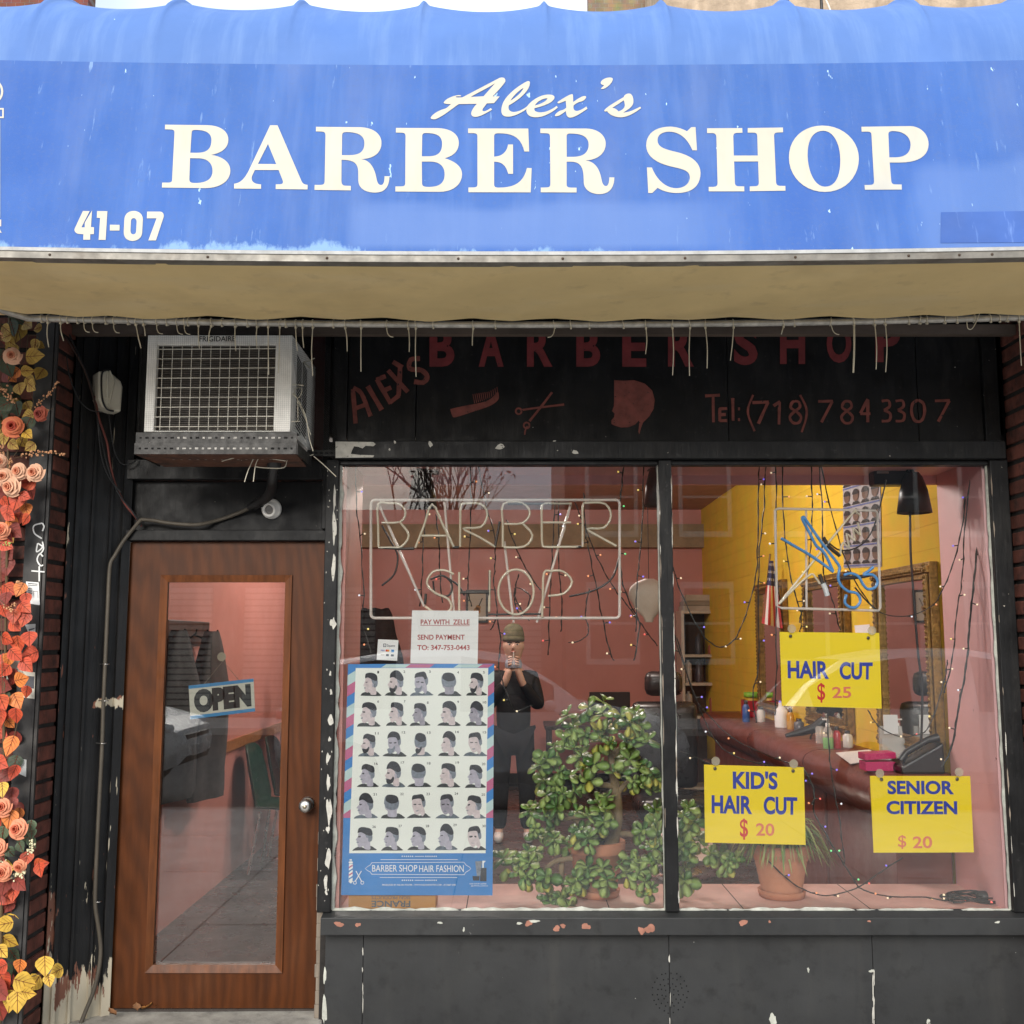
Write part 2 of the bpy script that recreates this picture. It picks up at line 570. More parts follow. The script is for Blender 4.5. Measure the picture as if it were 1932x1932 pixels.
mb = MB(); mb.box(2.122, 2.14, 0.012, 0.52, 0.57, 2.545, PINKL); mb.build('display_side', shop); mb = MB(); mb.box(-0.76, -0.745, 0.012, 0.52, 0.3, 2.545, PINK); mb.build('display_side', shop)
mb = MB(); mb.box(-1.93, -1.912, 0.4, 7.2, 0.98, 1.05, M('oak_rail', (0.33, 0.14, 0.045), 0.45, var=0.3, scale=10, stretch=(1, 0.2, 1))); mb.box(-1.93, 2.1, 7.185, 7.2, 0.14, 0.28, BLACK); mb.build('chair_rail', shop)
WHITEL = M('olive_cornice', (0.30, 0.22, 0.13), 0.7, var=0.2)
mb = MB(); mb.box(-1.93, 2.14, 7.05, 7.2, 2.76, 3.02, WHITEL); mb.build('cornice', shop)

# sign board with hand painted letters
mb = MB()
mb.box(-0.745, -0.4375, 0.0, 0.05, 2.6, 3.3, BLACK); mb.box(-0.434, 0.98, 0.0, 0.05, 2.6, 3.3, BLACK); mb.box(0.983, 1.842, 0.0, 0.05, 2.6, 3.3, BLACK); mb.box(1.845, 2.135, 0.0, 0.05, 2.6, 3.3, BLACK)
mb.box(2.137, 2.205, -0.02, 0.05, 2.6, 3.3, BLACK); mb.box(-0.81, -0.748, -0.012, 0.05, 2.6, 3.3, BLACK)
board = mb.build('sign_board', shop, bevel=0.002)
Z6 = zu(640, 600, 680); Z7 = zu(1300, 600, 700)
lift = [0]
def PB(Zf):
    return lambda x, y: at(*Zf(x, y), -0.0018 - lift[0] * 0.0004)
mb = MB()
for ch, zf, (x0, y0, x1, y1) in (('B', Z6, (565, 112, 703, 330)), ('A', Z6, (838, 112, 976, 330)), ('R', Z6, (1106, 112, 1247, 330)), ('B', Z6, (1380, 112, 1512, 330)), ('E', Z6, (1635, 112, 1768, 330)),
                                 ('R', Z7, (13, 96, 152, 320)), ('S', Z7, (368, 96, 496, 312)), ('H', Z7, (617, 92, 752, 306)), ('O', Z7, (868, 92, 1002, 300)), ('P', Z7, (1130, 86, 1264, 296))):
    mb = MB(); text_q(mb, ch, rect_q(x0, y0, x1, y1, PB(zf)), RED, 0.035); mb.build('red_letter', board)
mb = MB(); f6 = PB(Z6); f7 = PB(Z7)
def brush(f, pts, wd, m=RUST, sm=True):
    lift[0] = (lift[0] + 1) % 12
    P = [f(*p) for p in pts]
    if len(P) == 2:
        P = [P[0], P[0].lerp(P[1], 0.33), P[0].lerp(P[1], 0.66), P[1]]
    elif sm:
        P = smooth_path(P, 4)
    ww = wd * 0.34 / 1975 * 4.72
    mb.stroke(P, [ww * rng.uniform(0.85, 1.1) for _ in P], m)
for pts in ([(155, 645), (140, 455)], [(142, 448), (188, 480), (238, 605)], [(152, 562), (214, 540)], [(222, 438), (300, 570)], [(272, 400), (350, 535)], [(270, 402), (322, 383)], [(312, 462), (352, 445)], [(345, 530), (392, 492)],
            [(335, 350), (445, 470)], [(402, 335), (393, 500)], [(362, 303), (415, 335)]):
    brush(f6, pts, 26)
brush(f6, [(512, 285), (462, 292), (455, 340), (520, 350), (552, 385), (528, 418), (480, 412)], 28)
mb.build('painted_name', board); mb = MB()
for pts in ([(213, 478), (292, 474)], [(256, 480), (258, 620)], [(292, 545), (292, 615)], [(290, 548), (332, 546)], [(291, 580), (325, 578)], [(291, 612), (332, 611)], [(362, 490), (364, 612)], [(390, 548), (401, 548)], [(390, 606), (401, 606)],
            [(468, 514), (556, 511)], [(552, 512), (500, 628)], [(582, 532), (617, 508)], [(614, 510), (611, 632)], [(823, 508), (902, 506)], [(899, 508), (840, 620)], [(1090, 495), (1050, 572)], [(1050, 574), (1104, 574)], [(1090, 498), (1090, 620)], [(1452, 505), (1532, 502)], [(1529, 504), (1470, 617)]):
    brush(f7, pts, 17)
for pts in ([(472, 473), (446, 540), (448, 590), (480, 668)], [(725, 473), (757, 540), (757, 600), (733, 674)]):
    brush(f7, pts, 12)
for cx in (700, 978):
    brush(f7, [(cx, 558), (cx - 26, 540), (cx - 14, 510), (cx + 16, 510), (cx + 24, 538), (cx, 558)], 15)
    brush(f7, [(cx, 558), (cx - 30, 590), (cx - 14, 622), (cx + 18, 622), (cx + 30, 590), (cx, 558)], 15)
for cx in (1165, 1240):
    brush(f7, [(cx, 506), (cx + 36, 504), (cx + 42, 535), (cx + 12, 555)], 15)
    brush(f7, [(cx + 12, 555), (cx + 46, 574), (cx + 40, 610), (cx, 614)], 15)
brush(f7, [(1362, 500), (1332, 520), (1326, 570), (1345, 612), (1378, 612), (1396, 570), (1390, 520), (1362, 500)], 17)
# comb, scissors, head in profile
mb.build('painted_phone_number', board); mb = MB()
lift[0] = 0
mb.poly([[f6(*p) for p in smooth_path([(x, y, 0) for x, y in ((680, 565), (760, 547), (850, 530), (905, 508), (940, 470), (949, 485), (945, 515), (900, 548), (800, 582), (712, 610), (692, 604), (680, 565))], 3) for p in [(p.x, p.y)]]], RUST)
for i in range(13):
    x = 808 + i * 10.5
    y = 528 - i * 3.6 - max(0, i - 8) * 5
    brush(f6, [(x + 8, y + 6), (x - 2 + i * 0.6, y - 46 + i * 2.0)], 4)
mb.build('painted_comb', board); mb = MB()
brush(f6, [(1245, 472), (1190, 545), (1120, 632)], 14); brush(f6, [(1312, 540), (1180, 556), (1080, 570)], 12)
brush(f6, [(1108, 660), (1096, 685), (1094, 708)], 8)
for cx, cy in ((1060, 577), (1104, 656)):
    brush(f6, [(cx + 16 * math.cos(a), cy + 16 * math.sin(a)) for a in (i * PI / 5 for i in range(11))], 10)
mb.build('painted_scissors', board); mb = MB()
lift[0] = 0
mb.poly([[f6(*p) for p in ((1590, 405), (1640, 408), (1700, 405), (1760, 424), (1800, 462), (1815, 515), (1808, 565), (1785, 605), (1750, 640), (1738, 672), (1729, 705), (1724, 690), (1730, 640), (1727, 628), (1708, 650), (1670, 666), (1628, 668), (1590, 656), (1575, 648), (1574, 628), (1590, 610), (1592, 590), (1578, 576), (1588, 550), (1590, 500))]], RUST)
mb.build('painted_head', board)

# lintel beam, frame, sill, bulkhead
mb = MB(); mb.box(-0.788, 2.20, -0.07, 0.06, 2.527, 2.608, BLACK)
mb.poly([[at(x, y, -0.0716) for x, y in ((633, 833), (704, 834), (709, 838), (704, 842), (690, 841), (684, 846), (676, 843), (668, 842), (664, 850), (662, 856), (676, 858), (706, 859), (704, 863), (633, 864))]], CHIPW)
for c in ((812, 838, 4, 5), (944, 843, 9, 5), (735, 848, 2, 2), (1085, 853, 5, 4), (1046, 832, 3, 1), (1052, 850, 1, 1), (745, 834, 2, 3)):
    blob(mb, *c, -0.0715, CHIPW, 12, 5)
mb.build('lintel_beam', shop, bevel=0.004)
win = bpy.data.objects.new('display_window', None); COL.objects.link(win); win.parent = shop
mb = MB()
mb.box(-0.83, -0.772, -0.045, 0.04, 0.575, 2.527, BLACK); mb.box(0.655, 0.712, -0.045, 0.04, 0.578, 2.527, BLACK); mb.box(2.135, 2.215, -0.045, 0.04, 0.575, 2.527, BLACK)
mb.box(-0.772, 0.655, -0.03, 0.03, 2.505, 2.527, BLACK); mb.box(0.712, 2.135, -0.03, 0.03, 2.505, 2.527, BLACK)
rr = random.Random(5)
def chip(mb, x, Y, z, rx, rz, m, seed):
    ph = [seed * 1.7, seed * 2.9, seed * 0.7]
    mb.poly([[Vector((x + math.cos(a) * rx * (1 + 0.3 * math.sin(2 * a + ph[0]) + 0.18 * math.sin(3 * a + ph[1])), Y, z + math.sin(a) * rz * (1 + 0.25 * math.sin(3 * a + ph[2]) + 0.15 * math.sin(5 * a + ph[0])))) for a in (i2 * PI / 9 for i2 in range(18))]], m)
for z, rx, rz in ((2.35, .007, .05), (2.22, .008, .07), (2.05, .008, .06), (1.80, .012, .022), (1.50, .006, .012), (1.38, .010, .024), (1.22, .009, .02), (1.12, .010, .03), (1.0, .011, .05), (0.92, .007, .014), (0.80, .012, .04), (0.70, .009, .03), (0.66, .006, .012), (1.58, .005, .01), (1.30, .005, .01)):
    chip(mb, -0.790 + rr.uniform(-0.005, 0.005), -0.0465, z, rx, rz, CHIPW, z * 9)
for i in range(30):
    chip(mb, -0.80 + rr.uniform(-0.025, 0.025), -0.0463, rr.uniform(0.6, 2.5), 0.0018, rr.uniform(0.002, 0.005), CHIPW, i)
for i in range(46):                              # worn edges of the mullion and right stile
    x = rr.choice((0.6565, 0.6575, 0.7105, 0.7095, 2.137))
    chip(mb, x, -0.0464 - 0.00002 * i, rr.uniform(0.6, 2.5), rr.uniform(0.0012, 0.003), rr.uniform(0.01, 0.06), RAWWOOD if rr.random() < 0.6 else CHIPW, i * 2.3)
mb.build('frame', win, bevel=0.004)
mb = MB()
def putty(x0, x1, z0, z1, vert=True):
    n = 60
    P = []
    for i in range(n + 1):
        t = i / n
        k = 0.55 + 0.65 * noise.noise(Vector((x0 * 9, z0 * 7, t * 22))) + 0.3 * noise.noise(Vector((x0, 3, t * 70)))
        k = max(0.1, k)
        P.append((Vector((x0, -0.001, z0 + (z1 - z0) * t)), Vector((x0 + (x1 - x0) * k, -0.001, z0 + (z1 - z0) * t))) if vert else (Vector((x0 + (x1 - x0) * t, -0.001, z0)), Vector((x0 + (x1 - x0) * t, -0.001, z0 + (z1 - z0) * k))))
    for i in range(n):
        a, b = P[i]; c, d = P[i + 1]
        up = Vector((0, -0.014, 0))
        mb.add([a + up, b, d, c + up], [(0, 1, 2, 3), (3, 2, 1, 0)], PUTTY)
putty(-0.772, -0.752, 0.58, 2.51); putty(0.655, 0.649, 0.58, 2.51); putty(-0.77, 0.655, 0.575, 0.593, False); mb.build('putty', win); mb = MB()
putty(0.712, 0.722, 0.58, 2.51); putty(2.135, 2.126, 0.58, 2.51); putty(0.712, 2.135, 0.575, 0.590, False); mb.build('putty', win)
GPANES = []
for a, b in ((-0.775, 0.66), (0.705, 2.14)):
    mb = MB(); mb.box(a, b, 0.0, 0.005, 0.565, 2.527, GLASS); GPANES.append(mb.build('pane', win))
mb = MB(); mb.hexa([(-0.805, -0.09, 0.495), (2.25, -0.09, 0.495), (2.25, 0.0, 0.495), (-0.805, 0.0, 0.495), (-0.805, -0.09, 0.566), (2.25, -0.09, 0.566), (2.25, 0.01, 0.58), (-0.805, 0.01, 0.58)], KICK)
for c in ((640, 1744, 8, 5), (675, 1745, 5, 4), (997, 1742, 6, 6), (1050, 1752, 7, 5), (1062, 1747, 5, 4), (1105, 1748, 10, 5), (1210, 1756, 6, 7), (1226, 1752, 9, 9), (1402, 1741, 7, 6), (1640, 1738, 3, 2), (1452, 1739, 2, 3)):
    blob(mb, *c, -0.0915, CHIPP, 14, 7)
for c in ((980, 1742, 6, 2), (830, 1741, 5, 2), (1008, 1738, 9, 3), (1882, 1740, 5, 2), (875, 1754, 2, 4)):
    blob(mb, *c, -0.0916, PUTTY, 12, 8)
mb.build('sill', win, bevel=0.003)
mb = MB()
xs = [-0.795, (684 - 966) / 2095 * 4.7, (1263.5 - 966) / 2095 * 4.7, (1649 - 966) / 2095 * 4.7, 2.25]
for i in range(4):
    mb.box(xs[i] + 0.0012, xs[i + 1] - 0.0012, -0.02, 0.0, 0.0, 0.497, KICK)
for i in range(16):                                # flaking along the joints
    x, y0, y1 = rng.choice(((684, 1790, 1900), (1264, 1800, 1925), (1648, 1830, 1930), (1648, 1860, 1930), (1264, 1830, 1930)))
    y = rng.uniform(y0, y1)
    blob(mb, x + rng.uniform(-1.5, 1.5), y, rng.uniform(0.5, 1.5), rng.uniform(5, 18), -0.0215 - 0.0001 * i, CHIPW, 12, i)
for c in ((1458, 1923, 6, 12), (1752, 1930, 3, 9), (612, 1905, 4, 30), (613, 1840, 3, 14), (1525, 1830, 2, 5), (1645, 1832, 5, 3), (1753, 1930, 2, 4)):
    blob(mb, *c, -0.0216, PUTTY, 14, 9)
kick = mb.build('bulkhead', shop, bevel=0.001)
mb = MB()
rr = random.Random(3)
for ring, cnt in ((0, 1), (8, 6), (16, 12), (24, 17), (33, 22)):
    for i in range(cnt):
        a = 2 * PI * i / max(1, cnt) + ring * 0.05
        p = at(1264 + ring * math.cos(a) + rr.uniform(-1.5, 1.5), 1873 + ring * 1.15 * math.sin(a) + rr.uniform(-1.5, 1.5), -0.0209)
        mb.add([p + Vector((0.0032 * math.cos(q * PI / 4), 0, 0.0032 * math.sin(q * PI / 4))) for q in range(8)], [tuple(range(8))], M('hole_dark', (0.002, 0.002, 0.002), 1, var=0, rvar=0))
mb.build('vent_holes', kick)

# door bay: splayed side panel, transom, air conditioner recess, door, step
mb = MB()
A, B_ = Vector((-1.955, -0.085, 0)), Vector((-1.745, 0.085, 0))
dirp = (B_ - A); nrm = Vector((dirp.y, -dirp.x, 0)).normalized()
cols = [(0.0, 0.10, 0.004), (0.10, 0.16, 0.02), (0.16, 0.36, 0.0), (0.36, 0.40, 0.012), (0.40, 0.66, 0.0), (0.66, 0.70, 0.012), (0.70, 0.86, 0.002), (0.86, 1.0, 0.022)]
NZ = 70
for (t0, t1, ex) in cols:
    e = nrm * ex
    for k in range(NZ):
        z0, z1 = k * 3.28 / NZ, (k + 1) * 3.28 / NZ
        p, q = A.lerp(B_, t0) + e, A.lerp(B_, t1) + e
        mb.add([p + Vector((0, 0, z0)), q + Vector((0, 0, z0)), q + Vector((0, 0, z1)), p + Vector((0, 0, z1))], [(0, 1, 2, 3)], BLACKW)
    for tt in (t0, t1):
        p = A.lerp(B_, tt)
        for k in range(NZ):
            u0, u1 = Vector((0, 0, k * 3.28 / NZ)), Vector((0, 0, (k + 1) * 3.28 / NZ))
            mb.add([p - nrm * 0.01 + u0, p + e + u0, p + e + u1, p - nrm * 0.01 + u1], [(0, 1, 2, 3)], BLACKW)
sp = mb.build('side_panel', shop)
for nm, sd_ in (('worn', 3), ('worn2', 11)):
    vals = []
    for v in sp.data.vertices:
        z = v.co.z
        k = noise.noise(Vector((v.co.x * 9 + sd_, v.co.y * 9, z * 1.5)))
        edge = 0.12 if v.co.x < -1.93 else 0.0
        vals.append(max(0.0, min(1.0, 0.10 + edge + max(0, 0.95 - z) * 0.28 + max(0, 0.42 - z) * 1.0 + 0.08 * k + (0.55 if abs(z - 1.45) < 0.04 and v.co.x > -1.86 else 0))))
    sp.data.attributes.new(nm, 'FLOAT', 'POINT').data.foreach_set('value', vals)
mb = MB()
mb.box(-1.76, -0.83, 0.055, 0.14, 2.172, 2.222, BLACK)
mb.box(-1.76, -0.83, 0.10, 0.14, 2.222, 2.45, BLACK)
mb.box(-1.76, -0.83, 0.05, 0.14, 2.452, 2.545, BLACK)
mb.box(-0.86, -0.831, 0.03, 0.14, 2.222, 3.28, BLACK)
mb.build('transom', shop, bevel=0.004)
DRED = M('dark_red_board', (0.05, 0.010, 0.008), 0.6, var=0.3)
mb = MB(); mb.box(-1.76, -0.81, 0.28, 0.3, 2.5, 3.28, BLACK); mb.box(-0.93, -0.86, 0.10, 0.14, 2.546, 3.28, DRED); mb.build('recess_board', shop)
mb = MB(); mb.box(-2.1, 2.24, -0.14, -0.10, 3.075, 3.12, M('ledger_wood', (0.09, 0.065, 0.05), 0.8, var=0.4, scale=12, stretch=(0.2, 1, 1))); mb.build('ledger', shop)
mb = MB(); mb.box(-0.8325, -0.79, 0.02, 0.14, 0.0, 2.62, BLACK)
rr = random.Random(11)
for i in range(16):
    chip(mb, -0.812 + rr.uniform(-0.012, 0.012), 0.0185, rr.uniform(0.1, 1.7), rr.uniform(0.002, 0.006), rr.uniform(0.004, 0.03), CHIPW, i * 1.3)
mb.build('door_jamb', shop, bevel=0.003)
mb = MB(); n = 16
for i in range(n):
    z0, z1 = 0.02 + i * 0.055, 0.02 + (i + 1) * 0.055
    mb.box(-0.8325 - 0.012 * rng.uniform(0.4, 1), -0.800, 0.012, 0.02, z0, z1, RAWWOOD)
mb.build('bare_jamb_wood', shop, bevel=0.003)
STEPZ = 0.14
mb = MB(); mb.hexa([(-1.93, -0.10, 0), (-0.80, -0.10, 0), (-0.80, 0.3, 0), (-1.93, 0.3, 0), (-1.93, -0.10, STEPZ - 0.02), (-0.80, -0.10, STEPZ - 0.012), (-0.80, 0.3, STEPZ - 0.006), (-1.93, 0.3, STEPZ - 0.006)], CONC); mb.build('doorstep', shop, bevel=0.012)

WOOD = M('varnished_brown_wood', (0.068, 0.0190, 0.0040), 0.42, spec=0.2, var=0.25, scale=4, stretch=(4, 4, 0.5), streak=[((0.088, 0.028, 0.008), 7, (5, 5, 0.7), 0.5, 0.85, 0.5), ((0.045, 0.015, 0.007), 9, (5, 5, 0.4), 0.58, 0.85, 0.4), ((0.11, 0.042, 0.016), 4, (1, 1, 0.6), 0.55, 0.85, 0.4)], bump=0.0004, bscale=30, bstretch=(6, 6, 0.4), rvar=0.08)
WOODB = M('glazing_bead_wood', (0.11, 0.034, 0.009), 0.4, spec=0.25, var=0.4, scale=8, stretch=(4, 4, 0.4))
def swirl(m, sc, dist):      # figured grain rings
    t = m.node_tree
    N, L = t.nodes, t.links
    b = N['Principled BSDF']
    src = b.inputs['Base Color'].links[0].from_socket
    tcn = N.new('ShaderNodeTexCoord'); mp = N.new('ShaderNodeMapping'); mp.inputs['Scale'].default_value = (3.2, 3.2, 0.75)
    wv = N.new('ShaderNodeTexWave'); wv.wave_type = 'RINGS'; wv.rings_direction = 'SPHERICAL'
    wv.inputs['Scale'].default_value = sc; wv.inputs['Distortion'].default_value = dist; wv.inputs['Detail'].default_value = 3
    mxn = N.new('ShaderNodeMix'); mxn.data_type = 'RGBA'; mxn.blend_type = 'OVERLAY'; mxn.inputs[0].default_value = 0.16
    L.new(tcn.outputs['Object'], mp.inputs['Vector']); L.new(mp.outputs['Vector'], wv.inputs['Vector'])
    L.new(src, mxn.inputs[6]); L.new(wv.outputs['Color'], mxn.inputs[7]); L.new(mxn.outputs[2], b.inputs['Base Color'])
swirl(WOOD, 2.2, 9.0)
DX0, DX1, DZ0, DZ1 = -1.738, -0.838, 0.145, 2.167
ZD = zu(200, 1000, 480, 927)
gx0, gx1 = at(*ZD(236, 900), 0.09).x, at(*ZD(712, 900), 0.09).x
gx0, gx1 = -1.578, -1.010
gz1 = at(*ZD(480, 250), 0.09).z; gz0 = at(*ZD(480, 1722), 0.09).z
door = bpy.data.objects.new('door', None); COL.objects.link(door); door.parent = shop; door.location = (DX0, 0.09, DZ0)
mb = MB()
mb.box(DX0, gx0, 0.09, 0.132, DZ0, DZ1, WOOD); mb.box(gx1, DX1, 0.09, 0.132, DZ0, DZ1, WOOD)
mb.box(gx0, gx1, 0.09, 0.132, gz1, DZ1, WOOD); mb.box(gx0, gx1, 0.09, 0.132, DZ0, gz0, WOOD)
mb.build('door_panel', door)
mb = MB(); t = 0.032
def bead(x0, x1, z0, z1, w_):
    out = [(x0, z0), (x1, z0), (x1, z1), (x0, z1)]
    inn = [(x0 + w_, z0 + w_), (x1 - w_, z0 + w_), (x1 - w_, z1 - w_), (x0 + w_, z1 - w_)]
    for i in range(4):
        j = (i + 1) % 4
        o1, o2, i1, i2 = out[i], out[j], inn[i], inn[j]
        mb.add([(o1[0], 0.0895, o1[1]), (o2[0], 0.0895, o2[1]), (o2[0], 0.080, o2[1]), (o1[0], 0.080, o1[1]),
                (i1[0], 0.088, i1[1]), (i2[0], 0.088, i2[1]), (i2[0], 0.11, i2[1]), (i1[0], 0.11, i1[1])],
               [(0, 1, 2, 3), (3, 2, 5, 4), (4, 5, 6, 7)], WOODB)
bead(gx0 - 0.014, gx1 + 0.014, gz0 - 0.016, gz1 + 0.014, t); mb.build('glazing_bead', door)
mb = MB(); mb.box(gx0 + 0.001, gx1 - 0.001, 0.108, 0.113, gz0 + 0.001, gz1 - 0.001, DGLASS); mb.build('door_pane', door)
STEEL = M('brushed_steel', (0.62, 0.60, 0.57), 0.28, 1.0, var=0.1)
k0 = at(*ZD(775, 1102), 0.09)
mb = MB(); mb.lathe([(0.034, 0), (0.034, 0.004), (0.028, 0.012), (0.014, 0.016), (0.013, 0.03), (0.026, 0.038), (0.030, 0.052), (0.027, 0.066), (0.012, 0.072), (0.001, 0.0725)], k0 + Vector((0, 0.0, 0)), STEEL, 28, (0, -1, 0)); kn = mb.build('knob', door)
mb = MB(); mb.lathe([(0.009, 0.0), (0.009, 0.004), (0.001, 0.004)], k0 + Vector((0, -0.071, 0)), M('brass_lock', (0.5, 0.42, 0.3), 0.35, 1.0, var=0.2), 16, (0, -1, 0))
mb.box(k0.x - 0.001, k0.x + 0.001, -0.0865 + 0.09 - 0.0895 + 0.0, -0.0, k0.z - 0.006, k0.z + 0.006, BLKPL) if False else None
mb.build('keyhole', kn)
mb = MB(); mb.box(DX0, DX1, 0.10, 0.13, 2.1675, 2.171, M('salmon_gap', (0.45, 0.2, 0.14), 0.7)); mb.build('door_head_strip', door)

# ---------------------------------------------------------------- brick piers, posts and walls beside the shop
def brick_pier(name, label, X, Y0, Y1, sgn):
    mb = MB()
    mb.box(*(sorted((X - sgn * 0.012, X - sgn * 0.3))), Y0 + 0.012, Y1 - 0.002, 0.0, 3.3, MORTAR)
    z = 0.0
    i = 0
    rr = random.Random(X)
    while z < 3.2:
        h = 0.058 + rr.uniform(-0.003, 0.003)
        mb.box(*(sorted((X - sgn * rr.uniform(0, 0.006), X - sgn * 0.29))), Y0 + rr.uniform(0, 0.004), Y1 - 0.006 - rr.uniform(0, 0.006), z, z + h, BRICKM)
        z += 0.0765
    o = mb.build(name, bevel=0.004)
    return tag(o, label, 'brick pier')
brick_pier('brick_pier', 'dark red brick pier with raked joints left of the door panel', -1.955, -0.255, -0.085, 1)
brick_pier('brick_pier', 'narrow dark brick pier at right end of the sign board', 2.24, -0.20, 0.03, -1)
POSTM = M('dark_steel_paint', (0.028, 0.026, 0.025), 0.55, var=0.35, scale=8, streak=((0.09, 0.075, 0.06), 9, (1, 1, 0.3), 0.55, 0.8, 0.5), bump=0.0006, bscale=50)
mb = MB()
mb.box(-2.052, -1.974, -0.275, -0.255, 0, 3.1, POSTM); mb.box(-1.972, -1.958, -0.272, -0.257, 0, 3.1, POSTM)
post = mb.build('metal_post', bevel=0.002)
tag(post, 'flat black metal post beside flower garland with white chalk scribble and torn stickers', 'post')
CHALK = M('chalk_white', (0.72, 0.72, 0.70), 0.8, var=0.15, scale=40)
mb = MB(); ZB = zu(0, 1000, 340, 657)
def fz(x, y):
    p = ZB(x, y)
    lift[0] = (lift[0] + 1) % 8
    return at(p[0], p[1], -0.2762 - lift[0] * 0.0003)
for pts in ([(160, 42), (128, 52), (130, 80), (158, 100)], [(160, 42), (166, 55), (160, 72)], [(142, 118), (138, 150), (160, 132), (142, 118)], [(160, 112), (164, 140), (150, 160)], [(162, 168), (150, 158), (140, 180), (152, 202), (163, 200)], [(118, 222), (168, 226)], [(148, 205), (148, 262)]):
    mb.stroke([fz(*(p.x, p.y)) for p in smooth_path([(x, y, 0) for x, y in pts], 5)], 0.006, CHALK)
mb.build('chalk_scribble', post)
def sticker(name, quad, col, lines, zf=ZB, y=-0.2765, parent=post):
    mb = MB(); mb.slab([at(*zf(*q), y) for q in quad], Vector((0, -1, 0)), 0.001, M('sticker_%s' % name, col, 0.6, var=0.12, scale=30))
    ink = M('grey_ink', (0.08, 0.08, 0.09), 0.7, var=0.1)
    a, b, c, d = (at(*zf(*q), y - 0.0006) for q in quad)
    for (u0, v0, u1, v1) in lines:
        f = lambda u, v: a.lerp(b, u).lerp(d.lerp(c, u), v)
        mb.add([f(u0, v1), f(u1, v1), f(u1, v0), f(u0, v0)], [(0, 1, 2, 3)], ink)
    return mb.build('sticker', parent)
sticker('white', ((98, 262), (146, 266), (150, 352), (102, 344)), (0.78, 0.78, 0.76), [(0.15, 0.06, 0.9, 0.1), (0.15, 0.14, 0.9, 0.17), (0.15, 0.3, 0.45, 0.33), (0.15, 0.4, 0.45, 0.43), (0.15, 0.5, 0.45, 0.53), (0.55, 0.4, 0.9, 0.42), (0.55, 0.42, 0.58, 0.7), (0.87, 0.42, 0.9, 0.7)])
sticker('torn', ((94, 425), (134, 422), (132, 470), (120, 488), (96, 462))[:4], (0.5, 0.5, 0.48), [(0.2, 0.3, 0.9, 0.4), (0.3, 0.55, 0.7, 0.6)])
sticker('torn2', ((0, 552), (70, 545), (96, 640), (8, 640)), (0.62, 0.60, 0.50), [(0.2, 0.3, 0.5, 0.34), (0.3, 0.5, 0.8, 0.55)])
sticker('orange', ((84, 600), (132, 605), (130, 705), (82, 700)), (0.62, 0.58, 0.48), [(0.2, 0.16, 0.95, 0.62), (0.1, 0.72, 0.8, 0.76)])
sticker('scrap', ((70, 930), (100, 935), (98, 1000), (66, 985)), (0.6, 0.6, 0.57), [])
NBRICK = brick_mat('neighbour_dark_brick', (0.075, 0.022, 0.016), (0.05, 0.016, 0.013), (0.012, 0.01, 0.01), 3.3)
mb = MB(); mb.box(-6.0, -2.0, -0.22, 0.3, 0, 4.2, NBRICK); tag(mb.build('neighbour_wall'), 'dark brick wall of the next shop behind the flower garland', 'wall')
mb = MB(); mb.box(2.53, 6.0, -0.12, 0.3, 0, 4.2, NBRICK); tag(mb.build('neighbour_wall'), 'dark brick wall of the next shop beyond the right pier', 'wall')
mb = MB(); mb.box(2.305, 2.36, -0.30, -0.25, 0, 3.1, M('grey_post_paint', (0.16, 0.15, 0.14), 0.7, var=0.35, scale=14)); mb.box(2.28, 2.303, -0.255, -0.2, 0, 3.1, POSTM)
tag(mb.build('grey_post', bevel=0.003), 'slim worn grey post at the right edge beside the narrow brick pier', 'post')

# ---------------------------------------------------------------- awning
AW0, AW1 = Vector((0, -1.29, 3.03)), Vector((0, -1.14, 3.78))
awn = thing('awning', 'long blue fabric awning with cream shop lettering and tan underside', 'awning', (0, -1.2, 3.0))
def bow(x):
    return -0.017 * max(-1.5, 1 - (x / 1.72) ** 2) + 0.008
RIBS = [-3.16, -2.69, -2.222, -1.755, -1.289, -0.813, -0.340, 0.124, 0.576, 1.052, 1.518, 1.985, 2.45, 2.92, 3.4]
front = [AW0.lerp(AW1, i / 26) for i in range(27)]
curve = smooth_path([(0, -1.155, 3.70), (0, -1.14, 3.78), (0, -1.10, 3.94), (0, -1.02, 4.065), (0, -0.90, 4.165), (0, -0.77, 4.235), (0, -0.57, 4.30), (0, -0.27, 4.35), (0, 0.15, 4.38)], 4)[4:]
def ribk(x):
    for i in range(len(RIBS) - 1):
        if RIBS[i] <= x <= RIBS[i + 1]:
            t = (x - RIBS[i]) / (RIBS[i + 1] - RIBS[i])
            return 4 * t * (1 - t), min(t, 1 - t) * (RIBS[i + 1] - RIBS[i])
    return 0, 1
BLUE_STREAK = [((0.105, 0.195, 0.46), 5, (3.5, 1, 0.25), 0.46, 0.78, 0.75), ((0.115, 0.18, 0.40), 2.2, (2.2, 1, 0.35), 0.48, 0.75, 0.6), ((0.040, 0.112, 0.39), 1.6, (1, 1, 0.8), 0.45, 0.75, 0.8), ((0.34, 0.50, 0.70), 16, (3, 1, 0.35), 0.66, 0.80, 0.7), ((0.10, 0.15, 0.30), 90, (1, 1, 1), 0.52, 0.72, 0.35)]
BLUE = M('faded_blue_canvas', (0.054, 0.136, 0.405), 0.75, var=0.10, scale=2.2, streak=BLUE_STREAK, peel=[((0.42, 0.60, 0.74), 26, 0.72, (1.6, 1, 0.5))], bump=0.0008, bscale=260, attr=[('fade', (0.125, 0.215, 0.48)), ('bleach', (0.22, 0.36, 0.58), 30, (1.6, 1, 0.8), 1.05)], spec=0.3)
